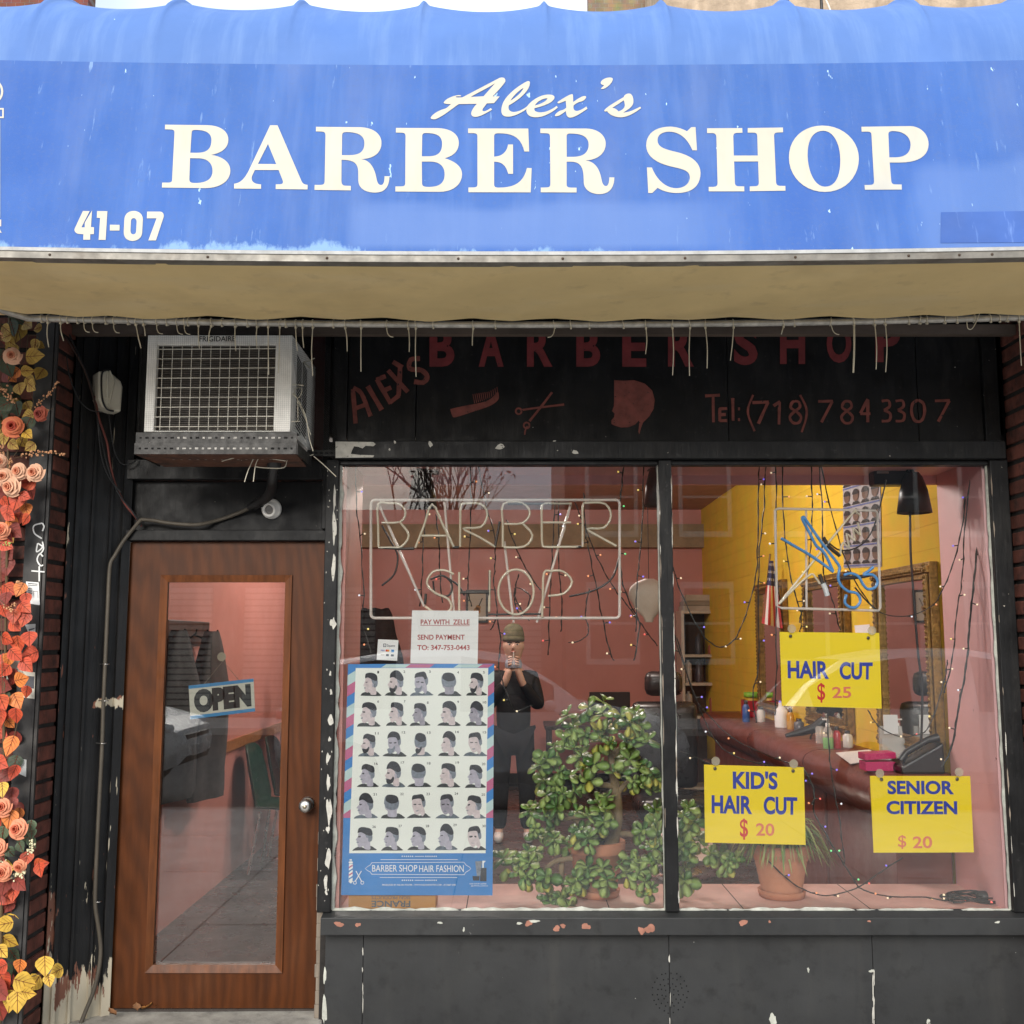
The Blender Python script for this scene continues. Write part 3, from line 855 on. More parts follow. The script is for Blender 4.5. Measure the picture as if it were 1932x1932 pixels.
BLUET = M('toplit_blue_canvas', (0.098, 0.195, 0.47), 0.75, var=0.08, scale=2.2, streak=[((0.17, 0.28, 0.53), 4, (4, 0.5, 0.4), 0.48, 0.8, 0.75), ((0.06, 0.142, 0.43), 2.0, (1, 1, 1), 0.5, 0.8, 0.5)], peel=[((0.55, 0.75, 0.88), 26, 0.77, (1.6, 1, 0.6))], bump=0.0008, bscale=260, spec=0.3)  # lighter copy of the canvas, light on the curved top put into the colour
def loft(prof, xs, wt, mat, name, nrm_fn):
    mb = MB(); vs = []; k = len(prof)
    for x in xs:
        sag, dr = ribk(x)
        for j, p in enumerate(prof):
            t = (prof[min(j + 1, k - 1)] - prof[max(j - 1, 0)]).normalized()
            nn = Vector((0, -t.z, t.y))
            a = wt(j / (k - 1))
            off = -0.026 * sag * a + 0.014 * math.exp(-(dr / 0.012) ** 2) * a * (1 if j else 0)
            off += 0.003 * a * noise.noise(Vector((x * 3, p.z * 4, j * 0.2)))
            vs.append(Vector((x, p.y, p.z + bow(x))) + nn * off)
    fs = []
    for i in range(len(xs) - 1):
        for j in range(k - 1):
            fs.append((i * k + j, (i + 1) * k + j, (i + 1) * k + j + 1, i * k + j + 1))
    mb.add(vs, fs, mat, True)
    return mb.build(name, awn)
xs = sorted(set([round(-3.15 + i * 6.5 / 420, 4) for i in range(421)] + [r + d for r in RIBS for d in (-0.015, -0.008, 0, 0.008, 0.015) if -3.15 < r + d < 3.35]))
fr = loft(front, xs, lambda t: 0.0, BLUE, 'valance', None)
loft(curve, xs, lambda t: min(1.0, max(0, t - 0.06) * 3.2), BLUET, 'canopy', None)
fade, bleach = [], []
off = Vector(awn.location)
def ss(a, b, x):
    t = max(0, min(1, (x - a) / (b - a)))
    return t * t * (3 - 2 * t)
for v in fr.data.vertices:
    p = v.co + off - CAM
    q = Vector((p.x, p.y * CT + p.z * ST, p.z * CT - p.y * ST))
    px, py = 966 + 2000 * q.x / q.y, 966 - 2000 * q.z / q.y
    wob = 26 * noise.noise(Vector((px * 0.006, py * 0.012, 1)))
    f1 = ss(640, 690, px + wob) * (1 - ss(1250, 1420, px + wob)) * ss(372, 400, py + wob * 0.5) * (1 - ss(462, 474, py))
    f2 = ss(1715, 1760, px + wob) * ss(300, 340, py + wob - (px - 1720) * -0.12)
    fade.append(max(0, min(1, 0.75 * max(f1, f2 * 0.7))))
    b = (py - (448 if px < 680 else 464)) / 34.0 + 0.5 * noise.noise(Vector((px * 0.02, 1.5, 2)))
    bleach.append(max(0.0, min(0.95, b)))
for nm, vals in (('fade', fade), ('bleach', bleach)):
    fr.data.attributes.new(nm, 'FLOAT', 'POINT').data.foreach_set('value', vals)
an = (AW1 - AW0); AN = Vector((0, -an.z, an.y)).normalized()
def aw(px, py, lift_=0.003):
    p = on_plane(px, py, AW0, AN)
    return p + AN * (lift_ + bow(p.x) * AN.z)
def glyphs(specs, name, m=CREAM, lf=0.0016):
    for zf, d in specs:
        mb = MB()
        mb.poly([[aw(*zf(*p), lf) for p in l] for l in svg(d)], m)
        mb.build(name, awn)
g1, g2, g3, g4, g5 = (zu(x, 220, 320) for x in (300, 600, 900, 1240, 1520))
glyphs([
 (g1, 'M137 145 L640 150 C800 155 885 230 882 325 C880 420 800 480 680 500 C820 520 908 590 906 690 C904 800 800 890 610 892 L100 886 L102 828 L180 828 C210 825 220 815 220 790 L248 240 C248 215 240 205 210 202 L135 200 Z M450 240 C452 215 465 206 500 206 C630 208 683 250 683 325 C683 420 640 475 520 476 L434 476 Z M431 540 L540 541 C640 545 696 600 696 690 C694 790 620 830 500 832 C450 832 424 830 423 790 Z'),
 (g1, 'M1375 150 L1462 150 L1745 810 C1760 840 1780 850 1816 852 L1816 906 L1440 902 L1441 846 L1490 846 C1525 842 1532 830 1523 800 L1475 678 L1195 678 L1165 740 C1140 800 1170 845 1268 847 L1268 899 L950 897 L950 840 C1030 830 1070 780 1115 700 Z M1350 370 L1447 608 L1231 606 Z'),
 (g2, 'M104 168 L630 172 C780 178 878 250 876 360 C874 480 780 545 632 548 C760 560 800 680 820 790 C832 850 860 860 885 850 C905 835 912 800 912 750 L970 750 C968 860 930 942 800 943 C680 942 605 890 603 800 L602 700 C598 600 560 558 405 556 L404 800 C404 845 420 862 450 862 L515 864 L515 917 L86 912 L88 853 L160 853 C195 850 205 840 206 800 L216 270 C216 240 205 225 170 224 L103 222 Z M412 270 C413 240 425 230 460 229 C600 230 676 270 675 360 C674 460 620 500 500 502 L408 502 Z'),
 (g2, 'M1046 180 L1540 182 C1690 186 1790 250 1788 360 C1786 450 1730 510 1620 537 C1750 575 1828 640 1826 730 C1822 850 1720 932 1560 934 L1040 930 L1040 870 L1110 870 C1145 868 1155 860 1156 830 L1160 280 C1160 250 1150 238 1115 236 L1046 235 Z M1356 280 C1356 250 1370 240 1400 240 C1540 240 1592 280 1591 370 C1590 470 1540 512 1440 515 L1352 515 Z M1352 577 L1460 577 C1570 580 1622 640 1621 730 C1618 830 1560 874 1440 876 C1380 876 1354 870 1354 830 Z'),
 (g3, 'M86 186 L796 187 L806 458 L750 458 C710 300 630 244 450 243 C410 243 393 250 393 280 L393 519 C490 515 545 460 557 375 L616 375 L616 722 L560 721 C530 620 490 580 393 578 L393 850 C395 875 410 884 450 884 C640 884 740 820 780 652 L836 654 L824 940 L90 938 L90 882 L150 882 C185 880 197 870 197 840 L196 280 C195 255 185 243 150 242 L86 241 Z'),
 (g3, 'M938 187 L1480 187 C1610 190 1710 260 1709 370 C1706 490 1600 560 1470 563 C1600 580 1640 680 1662 800 C1675 860 1700 870 1720 864 C1740 855 1750 820 1752 763 L1811 764 C1808 880 1760 960 1630 961 C1520 958 1452 900 1450 820 L1447 740 C1440 630 1400 580 1300 578 L1248 578 L1248 850 C1250 875 1265 883 1300 884 L1365 884 L1365 941 L943 939 L943 883 L1010 882 C1045 880 1055 870 1056 840 L1052 280 C1050 255 1040 244 1010 243 L938 241 Z M1248 280 C1248 255 1260 247 1290 246 C1440 246 1508 290 1508 380 C1506 480 1430 520 1330 521 L1249 521 Z'),
 (g4, 'M715 170 L732 445 L678 444 C620 300 520 224 400 225 C310 228 265 270 267 330 C272 400 330 425 450 455 C640 495 770 570 774 710 C774 860 680 950 490 948 C390 945 320 920 268 887 L205 948 L158 948 L142 646 L200 647 C260 800 370 892 490 892 C590 890 650 830 648 760 C645 690 580 670 470 645 C250 600 140 520 133 390 C133 240 250 165 420 165 C490 168 560 190 614 220 L665 172 Z'),
 (g4, 'M851 185 L1266 183 L1268 238 L1200 240 C1170 243 1160 255 1160 290 L1166 507 L1449 507 L1443 280 C1442 250 1430 238 1400 237 L1330 237 L1330 183 L1745 177 L1747 233 L1680 236 C1650 238 1640 250 1641 280 L1664 820 C1666 850 1680 863 1710 865 L1774 866 L1775 922 L1355 927 L1354 871 L1420 869 C1450 866 1461 855 1461 825 L1453 577 L1170 577 L1178 820 C1180 855 1190 868 1220 870 L1289 871 L1290 929 L871 929 L870 877 L930 876 C962 873 974 862 975 830 L961 290 C960 260 945 243 915 242 L851 242 Z'),
 (g5, 'M520 155 C760 155 950 330 949 545 C948 770 780 937 550 937 C310 937 126 760 125 530 C124 310 290 155 520 155 Z M530 216 C650 216 730 370 731 560 C731 760 670 876 550 876 C430 876 348 700 345 500 C345 320 410 216 530 216 Z'),
 (g5, 'M979 170 L1560 163 C1680 170 1770 260 1770 380 C1768 520 1640 592 1440 592 L1312 592 L1330 800 C1332 835 1345 850 1380 850 L1453 851 L1455 911 L1020 912 L1016 857 L1090 855 C1120 850 1128 840 1128 810 L1098 270 C1097 240 1085 227 1050 227 L982 228 Z M1297 260 C1297 235 1310 222 1350 221 C1480 222 1558 290 1558 385 C1556 490 1480 530 1380 531 L1308 531 Z')], 'serif_letter')
g6, g7 = zu(830, 130, 220), zu(1040, 130, 220)
glyphs([
 (g6, 'M1378 230 C1370 190 1330 180 1280 195 L640 530 L560 532 C530 530 525 520 530 515 C560 508 600 515 625 508 C620 490 590 488 560 492 C450 510 350 560 320 620 C330 640 380 645 445 645 C410 680 380 710 340 725 C240 750 120 820 98 880 C100 905 150 910 190 900 C330 840 440 740 580 645 L890 640 C850 680 790 760 793 810 C800 850 830 865 870 863 C960 860 1080 780 1152 740 L1130 712 C1080 745 1030 775 1000 765 C975 755 985 735 1000 715 L1062 633 L1185 628 L1282 513 L1160 512 C1240 430 1340 320 1378 260 Z M1205 285 L1005 510 L785 522 C900 450 1080 370 1205 285 Z'),
 (g6, 'M1800 280 C1798 250 1775 240 1740 260 C1600 330 1420 470 1350 600 C1300 700 1290 820 1360 850 C1450 885 1600 830 1735 735 L1755 680 C1680 740 1580 790 1500 778 C1440 765 1420 720 1440 665 C1580 590 1800 430 1800 280 Z M1690 365 C1660 450 1560 530 1465 588 C1510 510 1600 420 1690 365 Z'),
 (g7, 'M378 530 C378 490 320 478 250 482 C130 490 -20 580 -90 680 C-115 740 -110 800 -60 840 C-10 880 100 880 200 845 C290 810 370 760 432 705 L415 675 C330 740 230 785 140 787 C60 785 20 760 35 715 C180 680 370 620 378 530 Z M258 545 C240 600 140 645 40 668 C80 600 170 545 258 545 Z'),
 (g7, 'M690 475 C660 465 560 520 430 610 C425 630 440 635 460 630 C500 615 540 600 570 588 L580 705 C540 745 500 750 470 760 C430 780 385 820 383 845 C395 858 430 850 460 840 C500 820 540 785 575 765 C575 820 590 870 640 877 C720 880 830 800 942 725 L925 685 C860 735 790 765 750 762 C710 755 695 720 705 670 C740 640 780 610 820 605 C870 595 915 560 922 520 C915 500 880 505 850 515 C790 545 740 580 697 610 C700 560 698 510 690 475 Z'),
 (g7, 'M1378 215 C1375 190 1340 185 1290 192 C1220 205 1165 250 1170 285 C1175 310 1205 318 1228 320 C1215 340 1190 360 1172 380 C1180 390 1220 388 1250 370 C1310 335 1375 270 1378 215 Z'),
 (g7, 'M1565 525 C1570 490 1620 455 1670 465 C1720 480 1735 560 1730 620 C1720 690 1640 740 1555 790 C1650 790 1750 740 1850 688 L1862 715 C1760 790 1640 870 1510 872 C1400 870 1310 820 1280 765 C1255 775 1235 775 1230 755 C1260 700 1420 610 1565 525 Z M1565 580 C1500 625 1430 670 1368 710 C1420 715 1450 740 1472 770 C1530 755 1580 720 1583 670 C1583 640 1575 605 1565 580 Z')], 'script_letter', lf=0.0020)
g8 = zu(130, 400, 210)
glyphs([(g8, 'M298 118 L420 120 L272 411 L331 412 L331 330 L462 108 L443 408 L498 408 L495 532 L430 535 L428 634 L305 634 L307 535 L230 530 C170 525 140 480 148 440 Z'),
 (g8, 'M552 119 L738 120 L706 636 L580 636 L607 242 L548 240 Z'), (g8, 'M782 363 L957 366 L955 468 L781 468 Z'),
 (g8, 'M1215 115 C1310 118 1375 180 1374 270 L1362 500 C1355 600 1280 652 1185 655 C1085 650 1028 590 1030 490 L1042 260 C1050 170 1120 113 1215 115 Z M1210 245 C1240 245 1262 270 1262 310 L1252 490 C1245 520 1225 535 1198 535 C1170 533 1152 510 1152 470 L1160 300 C1165 265 1180 247 1210 245 Z'),
 (g8, 'M1450 127 L1680 127 C1730 130 1755 165 1748 220 L1608 644 L1472 644 L1620 247 L1446 247 Z')], 'street_number_digit')
# barber pole emblem whose edge shows at the left
mb = MB()
def ring2(c, r0, r1):
    cx, cy = c
    mb.poly([[aw(cx + r1 * math.cos(a), cy + r1 * math.sin(a), 0.0016) for a in (i * PI / 14 for i in range(28))], [aw(cx + r0 * math.cos(a), cy + r0 * math.sin(a), 0.0016) for a in (i * PI / 14 for i in range(28))]], CREAM)
ring2((-18, 174), 21, 25)
def fr2(x0, y0, x1, y1, t_=3):
    mb.poly([[aw(x, y, 0.0016) for x, y in ((x0, y0), (x1, y0), (x1, y1), (x0, y1))], [aw(x, y, 0.0016) for x, y in ((x0 + t_, y0 + t_), (x1 - t_, y0 + t_), (x1 - t_, y1 - t_), (x0 + t_, y1 - t_))]], CREAM)
fr2(-45, 205, 8, 224); fr2(-38, 227, 1, 412); fr2(-42, 415, 3, 428)
mb.poly([[aw(x, y, 0.0016) for x, y in ((-46, 440), (4, 440), (-1, 431), (-40, 431))]], CREAM)
for i in range(5):
    y = 240 + i * 36
    mb.poly([[aw(x, yy, 0.0022) for x, yy in ((-35, y + 20), (-2, y), (-2, y + 14), (-35, y + 34))]], CREAM)
mb.build('pole_emblem', awn)
mb = MB(); mb.poly([[aw(x, y, 0.0014) for x, y in ((1775, 401), (2030, 398), (2030, 458), (1774, 459))]], M('blue_patch', (0.042, 0.11, 0.37), 0.7, var=0.12, scale=5, streak=[((0.25, 0.4, 0.75), 14, (3, 1, 0.4), 0.6, 0.8, 0.6)])); mb.build('sewn_patch', awn)
# edge rail, underside, pipe
NX = 60
XR = [-3.15 + i * 6.5 / NX for i in range(NX + 1)]
def rail(name, y0, y1, z0, z1, m):
    mb = MB()
    for i in range(NX):
        a, b = XR[i], XR[i + 1]
        ba, bb = bow(a), bow(b)
        vs = [(a, y0, z0 + ba), (b, y0, z0 + bb), (b, y1, z0 + bb), (a, y1, z0 + ba), (a, y0, z1 + ba), (b, y0, z1 + bb), (b, y1, z1 + bb), (a, y1, z1 + ba)]
        mb.add(vs, [(0, 1, 5, 4), (4, 5, 6, 7), (3, 2, 1, 0), (2, 3, 7, 6)], m)
    return mb
mb = rail('r', -1.300, -1.27, 3.014, 3.026, M('white_piping', (0.42, 0.42, 0.41), 0.6, var=0.2, scale=20, streak=((0.25, 0.24, 0.22), 14, (1, 1, 1), 0.55, 0.75, 0.8))); mb.build('piping', awn)
mb = rail('r', -1.296, -1.25, 2.990, 3.014, ALU)
for x, bx in [(x, bow(x)) for x in (-1.55, -1.02, -0.62, -0.18, 0.17, 0.58, 0.95, 1.33, 1.5, 1.61)]:
    mb.lathe([(0.005, 0), (0.004, 0.003), (0.0005, 0.0035)], (x, -1.296, 3.002 + bx), M('rusty_screw', (0.06, 0.035, 0.02), 0.7), 8, (0, -1, 0))
mb.build('edge_rail', awn)
TAN = M('tan_canvas', (0.78, 0.59, 0.285), 0.85, var=0.10, scale=1.6, streak=[((0.76, 0.62, 0.38), 2.5, (0.6, 1.6, 1), 0.5, 0.8, 0.6), ((0.50, 0.36, 0.17), 1.4, (1, 1, 1), 0.52, 0.8, 0.7), ((0.46, 0.33, 0.18), 9, (1, 1, 1), 0.58, 0.75, 0.4)], bump=0.0015, bscale=500)
mb = MB(); vs = []; NY = 14
XS2 = [-3.15 + i * 6.5 / 260 for i in range(261)]
HANG = [(p[0] - 966) / 1941.7 * 4.15 for p in ((92, 0), (205, 0), (395, 0), (568, 0), (727, 0), (891, 0), (1046, 0), (1218, 0), (1378, 0), (1567, 0), (1742, 0), (1848, 0))]
for x in XS2:
    dmin = min(abs(x - h) for h in HANG)
    for j in range(NY + 1):
        t = j / NY
        y = -1.26 + t * 0.672
        z = 2.992 + t * 0.024 + 0.004 * math.sin(x * 9 + t * 3) * math.sin(PI * t) + 0.006 * max(0, noise.noise(Vector((x * 4 - t * 2.5, t * 0.7, 3)))) - 0.012 * math.sin(PI * t) + 0.006 * noise.noise(Vector((x * 2.2, y * 3, 5))) + 0.004 * noise.noise(Vector((x * 6 + y * 5, y * 2, 9)))
        if t > 0.6:
            z -= (t - 0.6) * 0.030 * min(1, dmin / 0.16)
        vs.append(Vector((x, y, z + bow(x))))
fs = [(i * (NY + 1) + j, i * (NY + 1) + j + 1, (i + 1) * (NY + 1) + j + 1, (i + 1) * (NY + 1) + j) for i in range(260) for j in range(NY)]
mb.add(vs, fs, TAN, True); mb.build('underside', awn)
PIPEY, PIPEZ, PIPER = -0.57, 2.998, 0.0135
mb = MB(); mb.tube([(x, PIPEY, PIPEZ + bow(x) * 1.25) for x in XR if x > -1.98], PIPER, GALV, 12)
mb.tube([(-1.95, PIPEY, PIPEZ + bow(-1.95) * 1.25), (-2.35, -1.1, PIPEZ + 0.045)], PIPER, GALV, 10); mb.build('frame_pipe', awn)
# ---------------------------------------------------------------- inside: lamp, mirrors, counter and what stands on it
BULBW = M('lit_bulb', (1, 0.96, 0.9), 0.3, var=0, emit=((1.0, 0.93, 0.82), 14.0), rvar=0)
p1, p2 = at(963, 897, 4.3), at(993, 897, 4.3)
lamp = thing('ceiling_light', 'lit pair of round white bulbs on the shop ceiling', 'ceiling light', ((p1.x + p2.x) / 2, 4.3, p1.z + 0.05))
mb = MB(); mb.box(p1.x - 0.08, p2.x + 0.08, 4.26, 4.34, p1.z + 0.045, 3.2, M('lamp_fitting', (0.5, 0.45, 0.4), 0.6)); mb.build('fitting', lamp)
for p in (p1, p2):
    mb = MB(); mb.ball(p, 0.042, BULBW, 16, 10); mb.build('bulb', lamp)
for dx, dy in ((-0.85, -0.9), (0.55, -2.1)):  # unseen fill lights added well away from the bulbs to brighten the walls
    ld = bpy.data.lights.new('room_fill_light', 'POINT'); ld.energy = 56; ld.shadow_soft_size = 0.12; ld.color = (1.0, 0.95, 0.88)
    lo = bpy.data.objects.new('room_fill_light', ld); COL.objects.link(lo); lo.parent = lamp; lo.location = (dx, dy, -0.22)

GOLD = M('old_gold_frame', (0.23, 0.135, 0.035), 0.42, 0.55, var=0.5, scale=30, bump=0.004, bscale=90)
MIRR = M('mirror_glass', (0.86, 0.86, 0.85), 0.02, 1.0, var=0, rvar=0)
def wall_mirror(label, Y0, Y1, z0, z1):
    t = thing('wall_mirror', label, 'mirror', (2.14, (Y0 + Y1) / 2, z0), 'gold framed mirrors along the yellow wall')
    w_ = 0.085
    mb = MB()
    for (a, b, c, d) in ((Y0, Y1, z0, z0 + w_), (Y0, Y1, z1 - w_, z1), (Y0, Y0 + w_, z0 + w_, z1 - w_), (Y1 - w_, Y1, z0 + w_, z1 - w_)):
        mb.box(2.095, 2.139, a, b, c, d, GOLD)
    for (a, b, c, d) in ((Y0, Y1, z0 + 0.02, z0 + 0.055), (Y0, Y1, z1 - 0.055, z1 - 0.02), (Y0 + 0.02, Y0 + 0.055, z0 + 0.06, z1 - 0.06), (Y1 - 0.055, Y1 - 0.02, z0 + 0.06, z1 - 0.06)):
        mb.box(2.08, 2.095, a, b, c, d, GOLD)
    n = int((Y1 - Y0) / 0.03)
    for i in range(n):
        for z in (z0 + 0.038, z1 - 0.038):
            mb.ball((2.08, Y0 + (i + 0.5) * (Y1 - Y0) / n, z), 0.011, GOLD, 6, 4)
    n = int((z1 - z0) / 0.03)
    for i in range(n):
        for y in (Y0 + 0.038, Y1 - 0.038):
            mb.ball((2.08, y, z0 + (i + 0.5) * (z1 - z0) / n), 0.011, GOLD, 6, 4)
    mb.build('frame', t, bevel=0.003)
    mb = MB(); mb.box(2.112, 2.118, Y0 + w_, Y1 - w_, z0 + w_, z1 - w_, MIRR); mb.build('mirror_pane', t)
wall_mirror('large gold framed mirror nearest the pink window side', 0.60, 1.44, 1.14, 2.12)
wall_mirror('gold framed mirror behind the blue neon scissors', 2.0, 2.92, 1.14, 2.16)
wall_mirror('farthest gold framed mirror, behind the small flag', 3.52, 4.4, 1.14, 2.2)

MAROON = M('maroon_counter', (0.16, 0.040, 0.026), 0.4, var=0.2, scale=4)
ct = thing('styling_counter', 'long maroon counter with rounded edge under the gold mirrors', 'counter', (1.95, 3.0, 0.14))
def counter(Y0, Y1):
    mb = MB()
    prof = [(2.14, 1.08), (1.84, 1.08), (1.79, 1.072), (1.75, 1.05), (1.73, 1.01), (1.735, 0.96), (1.76, 0.90), (1.80, 0.86), (2.14, 0.86)]
    for Y, rev in ((Y0, 0), (Y1, 1)):
        mb.add([(x, Y, z) for x, z in prof], [tuple(range(len(prof)))] if not rev else [tuple(reversed(range(len(prof))))], MAROON)
    vs = [(x, Y, z) for Y in (Y0, Y1) for x, z in prof]
    k = len(prof)
    mb.add(vs, [(i, i + k, i + 1 + k, i + 1) for i in range(k - 1)], MAROON, True)
    mb.box(1.86, 2.13, Y0 + 0.02, Y1 - 0.02, 0.14, 0.86, MAROON)
    mb.build('counter_section', ct, bevel=0.006)
counter(0.55, 1.72); counter(1.74, 3.2); counter(3.22, 5.2)
def onx(px, py, X):
    return on_plane(px, py, Vector((X, 0, 0)), Vector((1, 0, 0)))
CT_Z = 1.081
def zpt(px, py, z):
    return on_plane(px, py, Vector((0, 0, z)), Vector((0, 0, 1)))
# telephone
c = Vector((1.99, 0.64, CT_Z))
ph = thing('telephone', 'black desk telephone with cream buttons beside the large mirror', 'telephone', c)
mb = MB(); mb.hexa([c + Vector(q) for q in ((-0.10, -0.11, 0), (0.11, -0.11, 0), (0.11, 0.11, 0), (-0.10, 0.11, 0), (-0.10, -0.11, 0.035), (0.11, -0.11, 0.15), (0.11, 0.11, 0.15), (-0.10, 0.11, 0.035))], BLKPL); mb.build('phone_body', ph, bevel=0.01)
sl_ = (Vector((0.11, 0, 0.15)) - Vector((-0.10, 0, 0.035))).normalized(); sn = Vector((-sl_.z, 0, sl_.x))
CREAMB = M('cream_button', (0.6, 0.55, 0.4), 0.5)
mb = MB()
for i in range(4):
    for j in range(3):
        o_ = c + Vector((-0.10, 0.03, 0.035)) + sl_ * (0.05 + i * 0.034) + Vector((0, j * 0.03 - 0.03, 0)) + sn * 0.003
        for a in (0,):
            mb.hexa([o_ + sl_ * q[0] + Vector((0, q[1], 0)) + sn * q[2] for q in ((-.011, -.009, -.003), (.011, -.009, -.003), (.011, .009, -.003), (-.011, .009, -.003), (-.009, -.007, .006), (.009, -.007, .006), (.009, .007, .006), (-.009, .007, .006))], CREAMB)
mb.build('keypad', ph)
mb = MB(); mb.tube([c + Vector((-0.09, -0.065, 0.06)), c + Vector((-0.06, -0.065, 0.10)), c + Vector((0.05, -0.065, 0.16)), c + Vector((0.10, -0.065, 0.17))], [0.022, 0.017, 0.017, 0.024], BLKPL, 10); mb.build('handset', ph)
# pink box
p = zpt(1662, 1455, CT_Z)
PINKB = M('magenta_card', (0.50, 0.02, 0.13), 0.5, var=0.1)
bx = thing('pink_box', 'small magenta box with half open lid on the maroon counter', 'box', p)
mb = MB(); mb.box(p.x - 0.075, p.x + 0.075, p.y, p.y + 0.10, CT_Z, CT_Z + 0.045, PINKB); mb.build('box_base', bx, bevel=0.003)
mb = MB(); mb.hexa([(p.x - 0.078, p.y - 0.003, CT_Z + 0.052), (p.x + 0.078, p.y - 0.003, CT_Z + 0.062), (p.x + 0.078, p.y + 0.103, CT_Z + 0.062), (p.x - 0.078, p.y + 0.103, CT_Z + 0.052), (p.x - 0.078, p.y - 0.003, CT_Z + 0.085), (p.x + 0.078, p.y - 0.003, CT_Z + 0.092), (p.x + 0.078, p.y + 0.103, CT_Z + 0.092), (p.x - 0.078, p.y + 0.103, CT_Z + 0.085)], PINKB); mb.build('box_lid', bx, bevel=0.003)
# paper sheets
mb = MB(); q = [zpt(1577, 1420, CT_Z + 0.004), zpt(1640, 1414, CT_Z + 0.004), zpt(1668, 1430, CT_Z + 0.004), zpt(1605, 1441, CT_Z + 0.004)]
mb.slab([q[3], q[2], q[1], q[0]], Vector((0, 0, 1)), 0.003, WHITEP); tag(mb.build('paper_sheet'), 'printed white sheet lying on the counter beside the magenta box', 'paper')
# business card holder
p = zpt(1722, 1436, CT_Z); p = Vector((2.02, 1.02, CT_Z))
CLEARP = M('clear_plastic', (0.75, 0.75, 0.72), 0.15, var=0, alpha=0.35, rvar=0)
ch = thing('card_holder', 'clear tiered card holder leaning before the large mirror', 'card holder', p)
mb = MB()
for i in range(3):
    mb.hexa([(p.x - 0.06, p.y - 0.06 + i * 0.03, CT_Z), (p.x + 0.06, p.y - 0.06 + i * 0.03, CT_Z), (p.x + 0.06, p.y - 0.03 + i * 0.03, CT_Z), (p.x - 0.06, p.y - 0.03 + i * 0.03, CT_Z), (p.x - 0.06, p.y - 0.05 + i * 0.03, CT_Z + 0.07 + i * 0.06), (p.x + 0.06, p.y - 0.05 + i * 0.03, CT_Z + 0.07 + i * 0.06), (p.x + 0.06, p.y - 0.03 + i * 0.03, CT_Z + 0.07 + i * 0.06), (p.x - 0.06, p.y - 0.03 + i * 0.03, CT_Z + 0.07 + i * 0.06)], CLEARP)
mb.build('tray', ch)
mb = MB(); mb.box(p.x - 0.04, p.x + 0.035, p.y + 0.0, p.y + 0.008, CT_Z + 0.15, CT_Z + 0.25, WHITEP); mb.build('card', ch)
# soap bottle
p = zpt(1563, 1412, CT_Z); p.x = min(p.x, 2.05)
bt = thing('pump_bottle', 'clear pump bottle with green gel on the counter', 'bottle', p)
mb = MB(); mb.lathe([(0.03, 0), (0.032, 0.02), (0.032, 0.06), (0.03, 0.065)], p, M('green_gel', (0.25, 0.5, 0.2), 0.2), 16); mb.lathe([(0.03, 0.065), (0.031, 0.10), (0.018, 0.125), (0.012, 0.13)], p, CLEARP, 16); mb.build('bottle_body', bt)
mb = MB(); mb.lathe([(0.013, 0.13), (0.013, 0.15), (0.004, 0.152), (0.004, 0.17)], p, WHITEP, 12); mb.box(p.x - 0.03, p.x + 0.008, p.y - 0.006, p.y + 0.006, p.z + 0.168, p.z + 0.176, WHITEP); mb.build('pump', bt)
# black clippers and a dryer shape
p = zpt(1528, 1394, CT_Z)
dr = thing('hair_clipper', 'black hair clipper with cord lying by the soap bottle', 'clipper', p)
mb = MB(); mb.tube([p + Vector((-0.16, 0, 0.02)), p + Vector((-0.05, 0, 0.045)), p + Vector((0.03, 0, 0.07)), p + Vector((0.10, 0.0, 0.12))], [0.012, 0.026, 0.032, 0.036], BLKPL, 12); mb.build('clipper_body', dr)
mb = MB(); mb.hexa([p + Vector(q) for q in ((0.085, -0.03, 0.10), (0.125, -0.03, 0.11), (0.125, 0.03, 0.11), (0.085, 0.03, 0.10), (0.10, -0.03, 0.17), (0.115, -0.03, 0.165), (0.115, 0.03, 0.165), (0.10, 0.03, 0.17))], STEEL); mb.build('blade', dr)
mb = MB(); mb.tube(smooth_path([p + Vector((0.02, 0, 0.04)), p + Vector((0.0, -0.02, 0.0)), p + Vector((0.02, -0.05, -0.10)), p + Vector((0.0, -0.06, -0.25))], 5), 0.007, BLKPL, 6); mb.build('cord', dr)
# coloured basket, tub, bottle
p = zpt(1452, 1352, CT_Z)
bk = thing('red_basket', 'red plastic basket of bottles at far end of counter', 'basket', p)
REDP = M('red_plastic', (0.42, 0.015, 0.03), 0.35)
mb = MB()
for q in ((-0.22, 0.25, -0.1, -0.094), (-0.22, 0.25, 0.094, 0.1), (-0.22, -0.214, -0.094, 0.094), (0.244, 0.25, -0.094, 0.094)):
    mb.box(p.x + q[0], p.x + q[1], p.y + q[2], p.y + q[3], p.z + 0.004, p.z + 0.14, REDP)
mb.box(p.x - 0.214, p.x + 0.244, p.y - 0.094, p.y + 0.094, p.z, p.z + 0.006, REDP)
mb.build('basket_body', bk)
for dx, cc, h in ((-0.14, (0.05, 0.1, 0.5), 0.2), (-0.06, (0.75, 0.72, 0.68), 0.16), (0.05, (0.55, 0.25, 0.05), 0.19), (0.15, (0.3, 0.05, 0.3), 0.2)):
    mb = MB(); mb.lathe([(0.032, 0.008), (0.034, 0.02), (0.033, h - 0.05), (0.015, h - 0.03), (0.014, h)], p + Vector((dx, 0, 0)), M('plastic_%d' % int(cc[0] * 100), cc, 0.35), 14); mb.build('bottle', bk)
p = zpt(1421, 1352, CT_Z)
tb = thing('green_tub', 'yellow tub with lime green rim beside the red basket', 'tub', p)
mb = MB(); mb.lathe([(0.05, 0), (0.065, 0.17), (0.06, 0.172), (0.048, 0.01)], p, M('yellow_plastic', (0.6, 0.36, 0.02), 0.4), 20); mb.build('tub_body', tb)
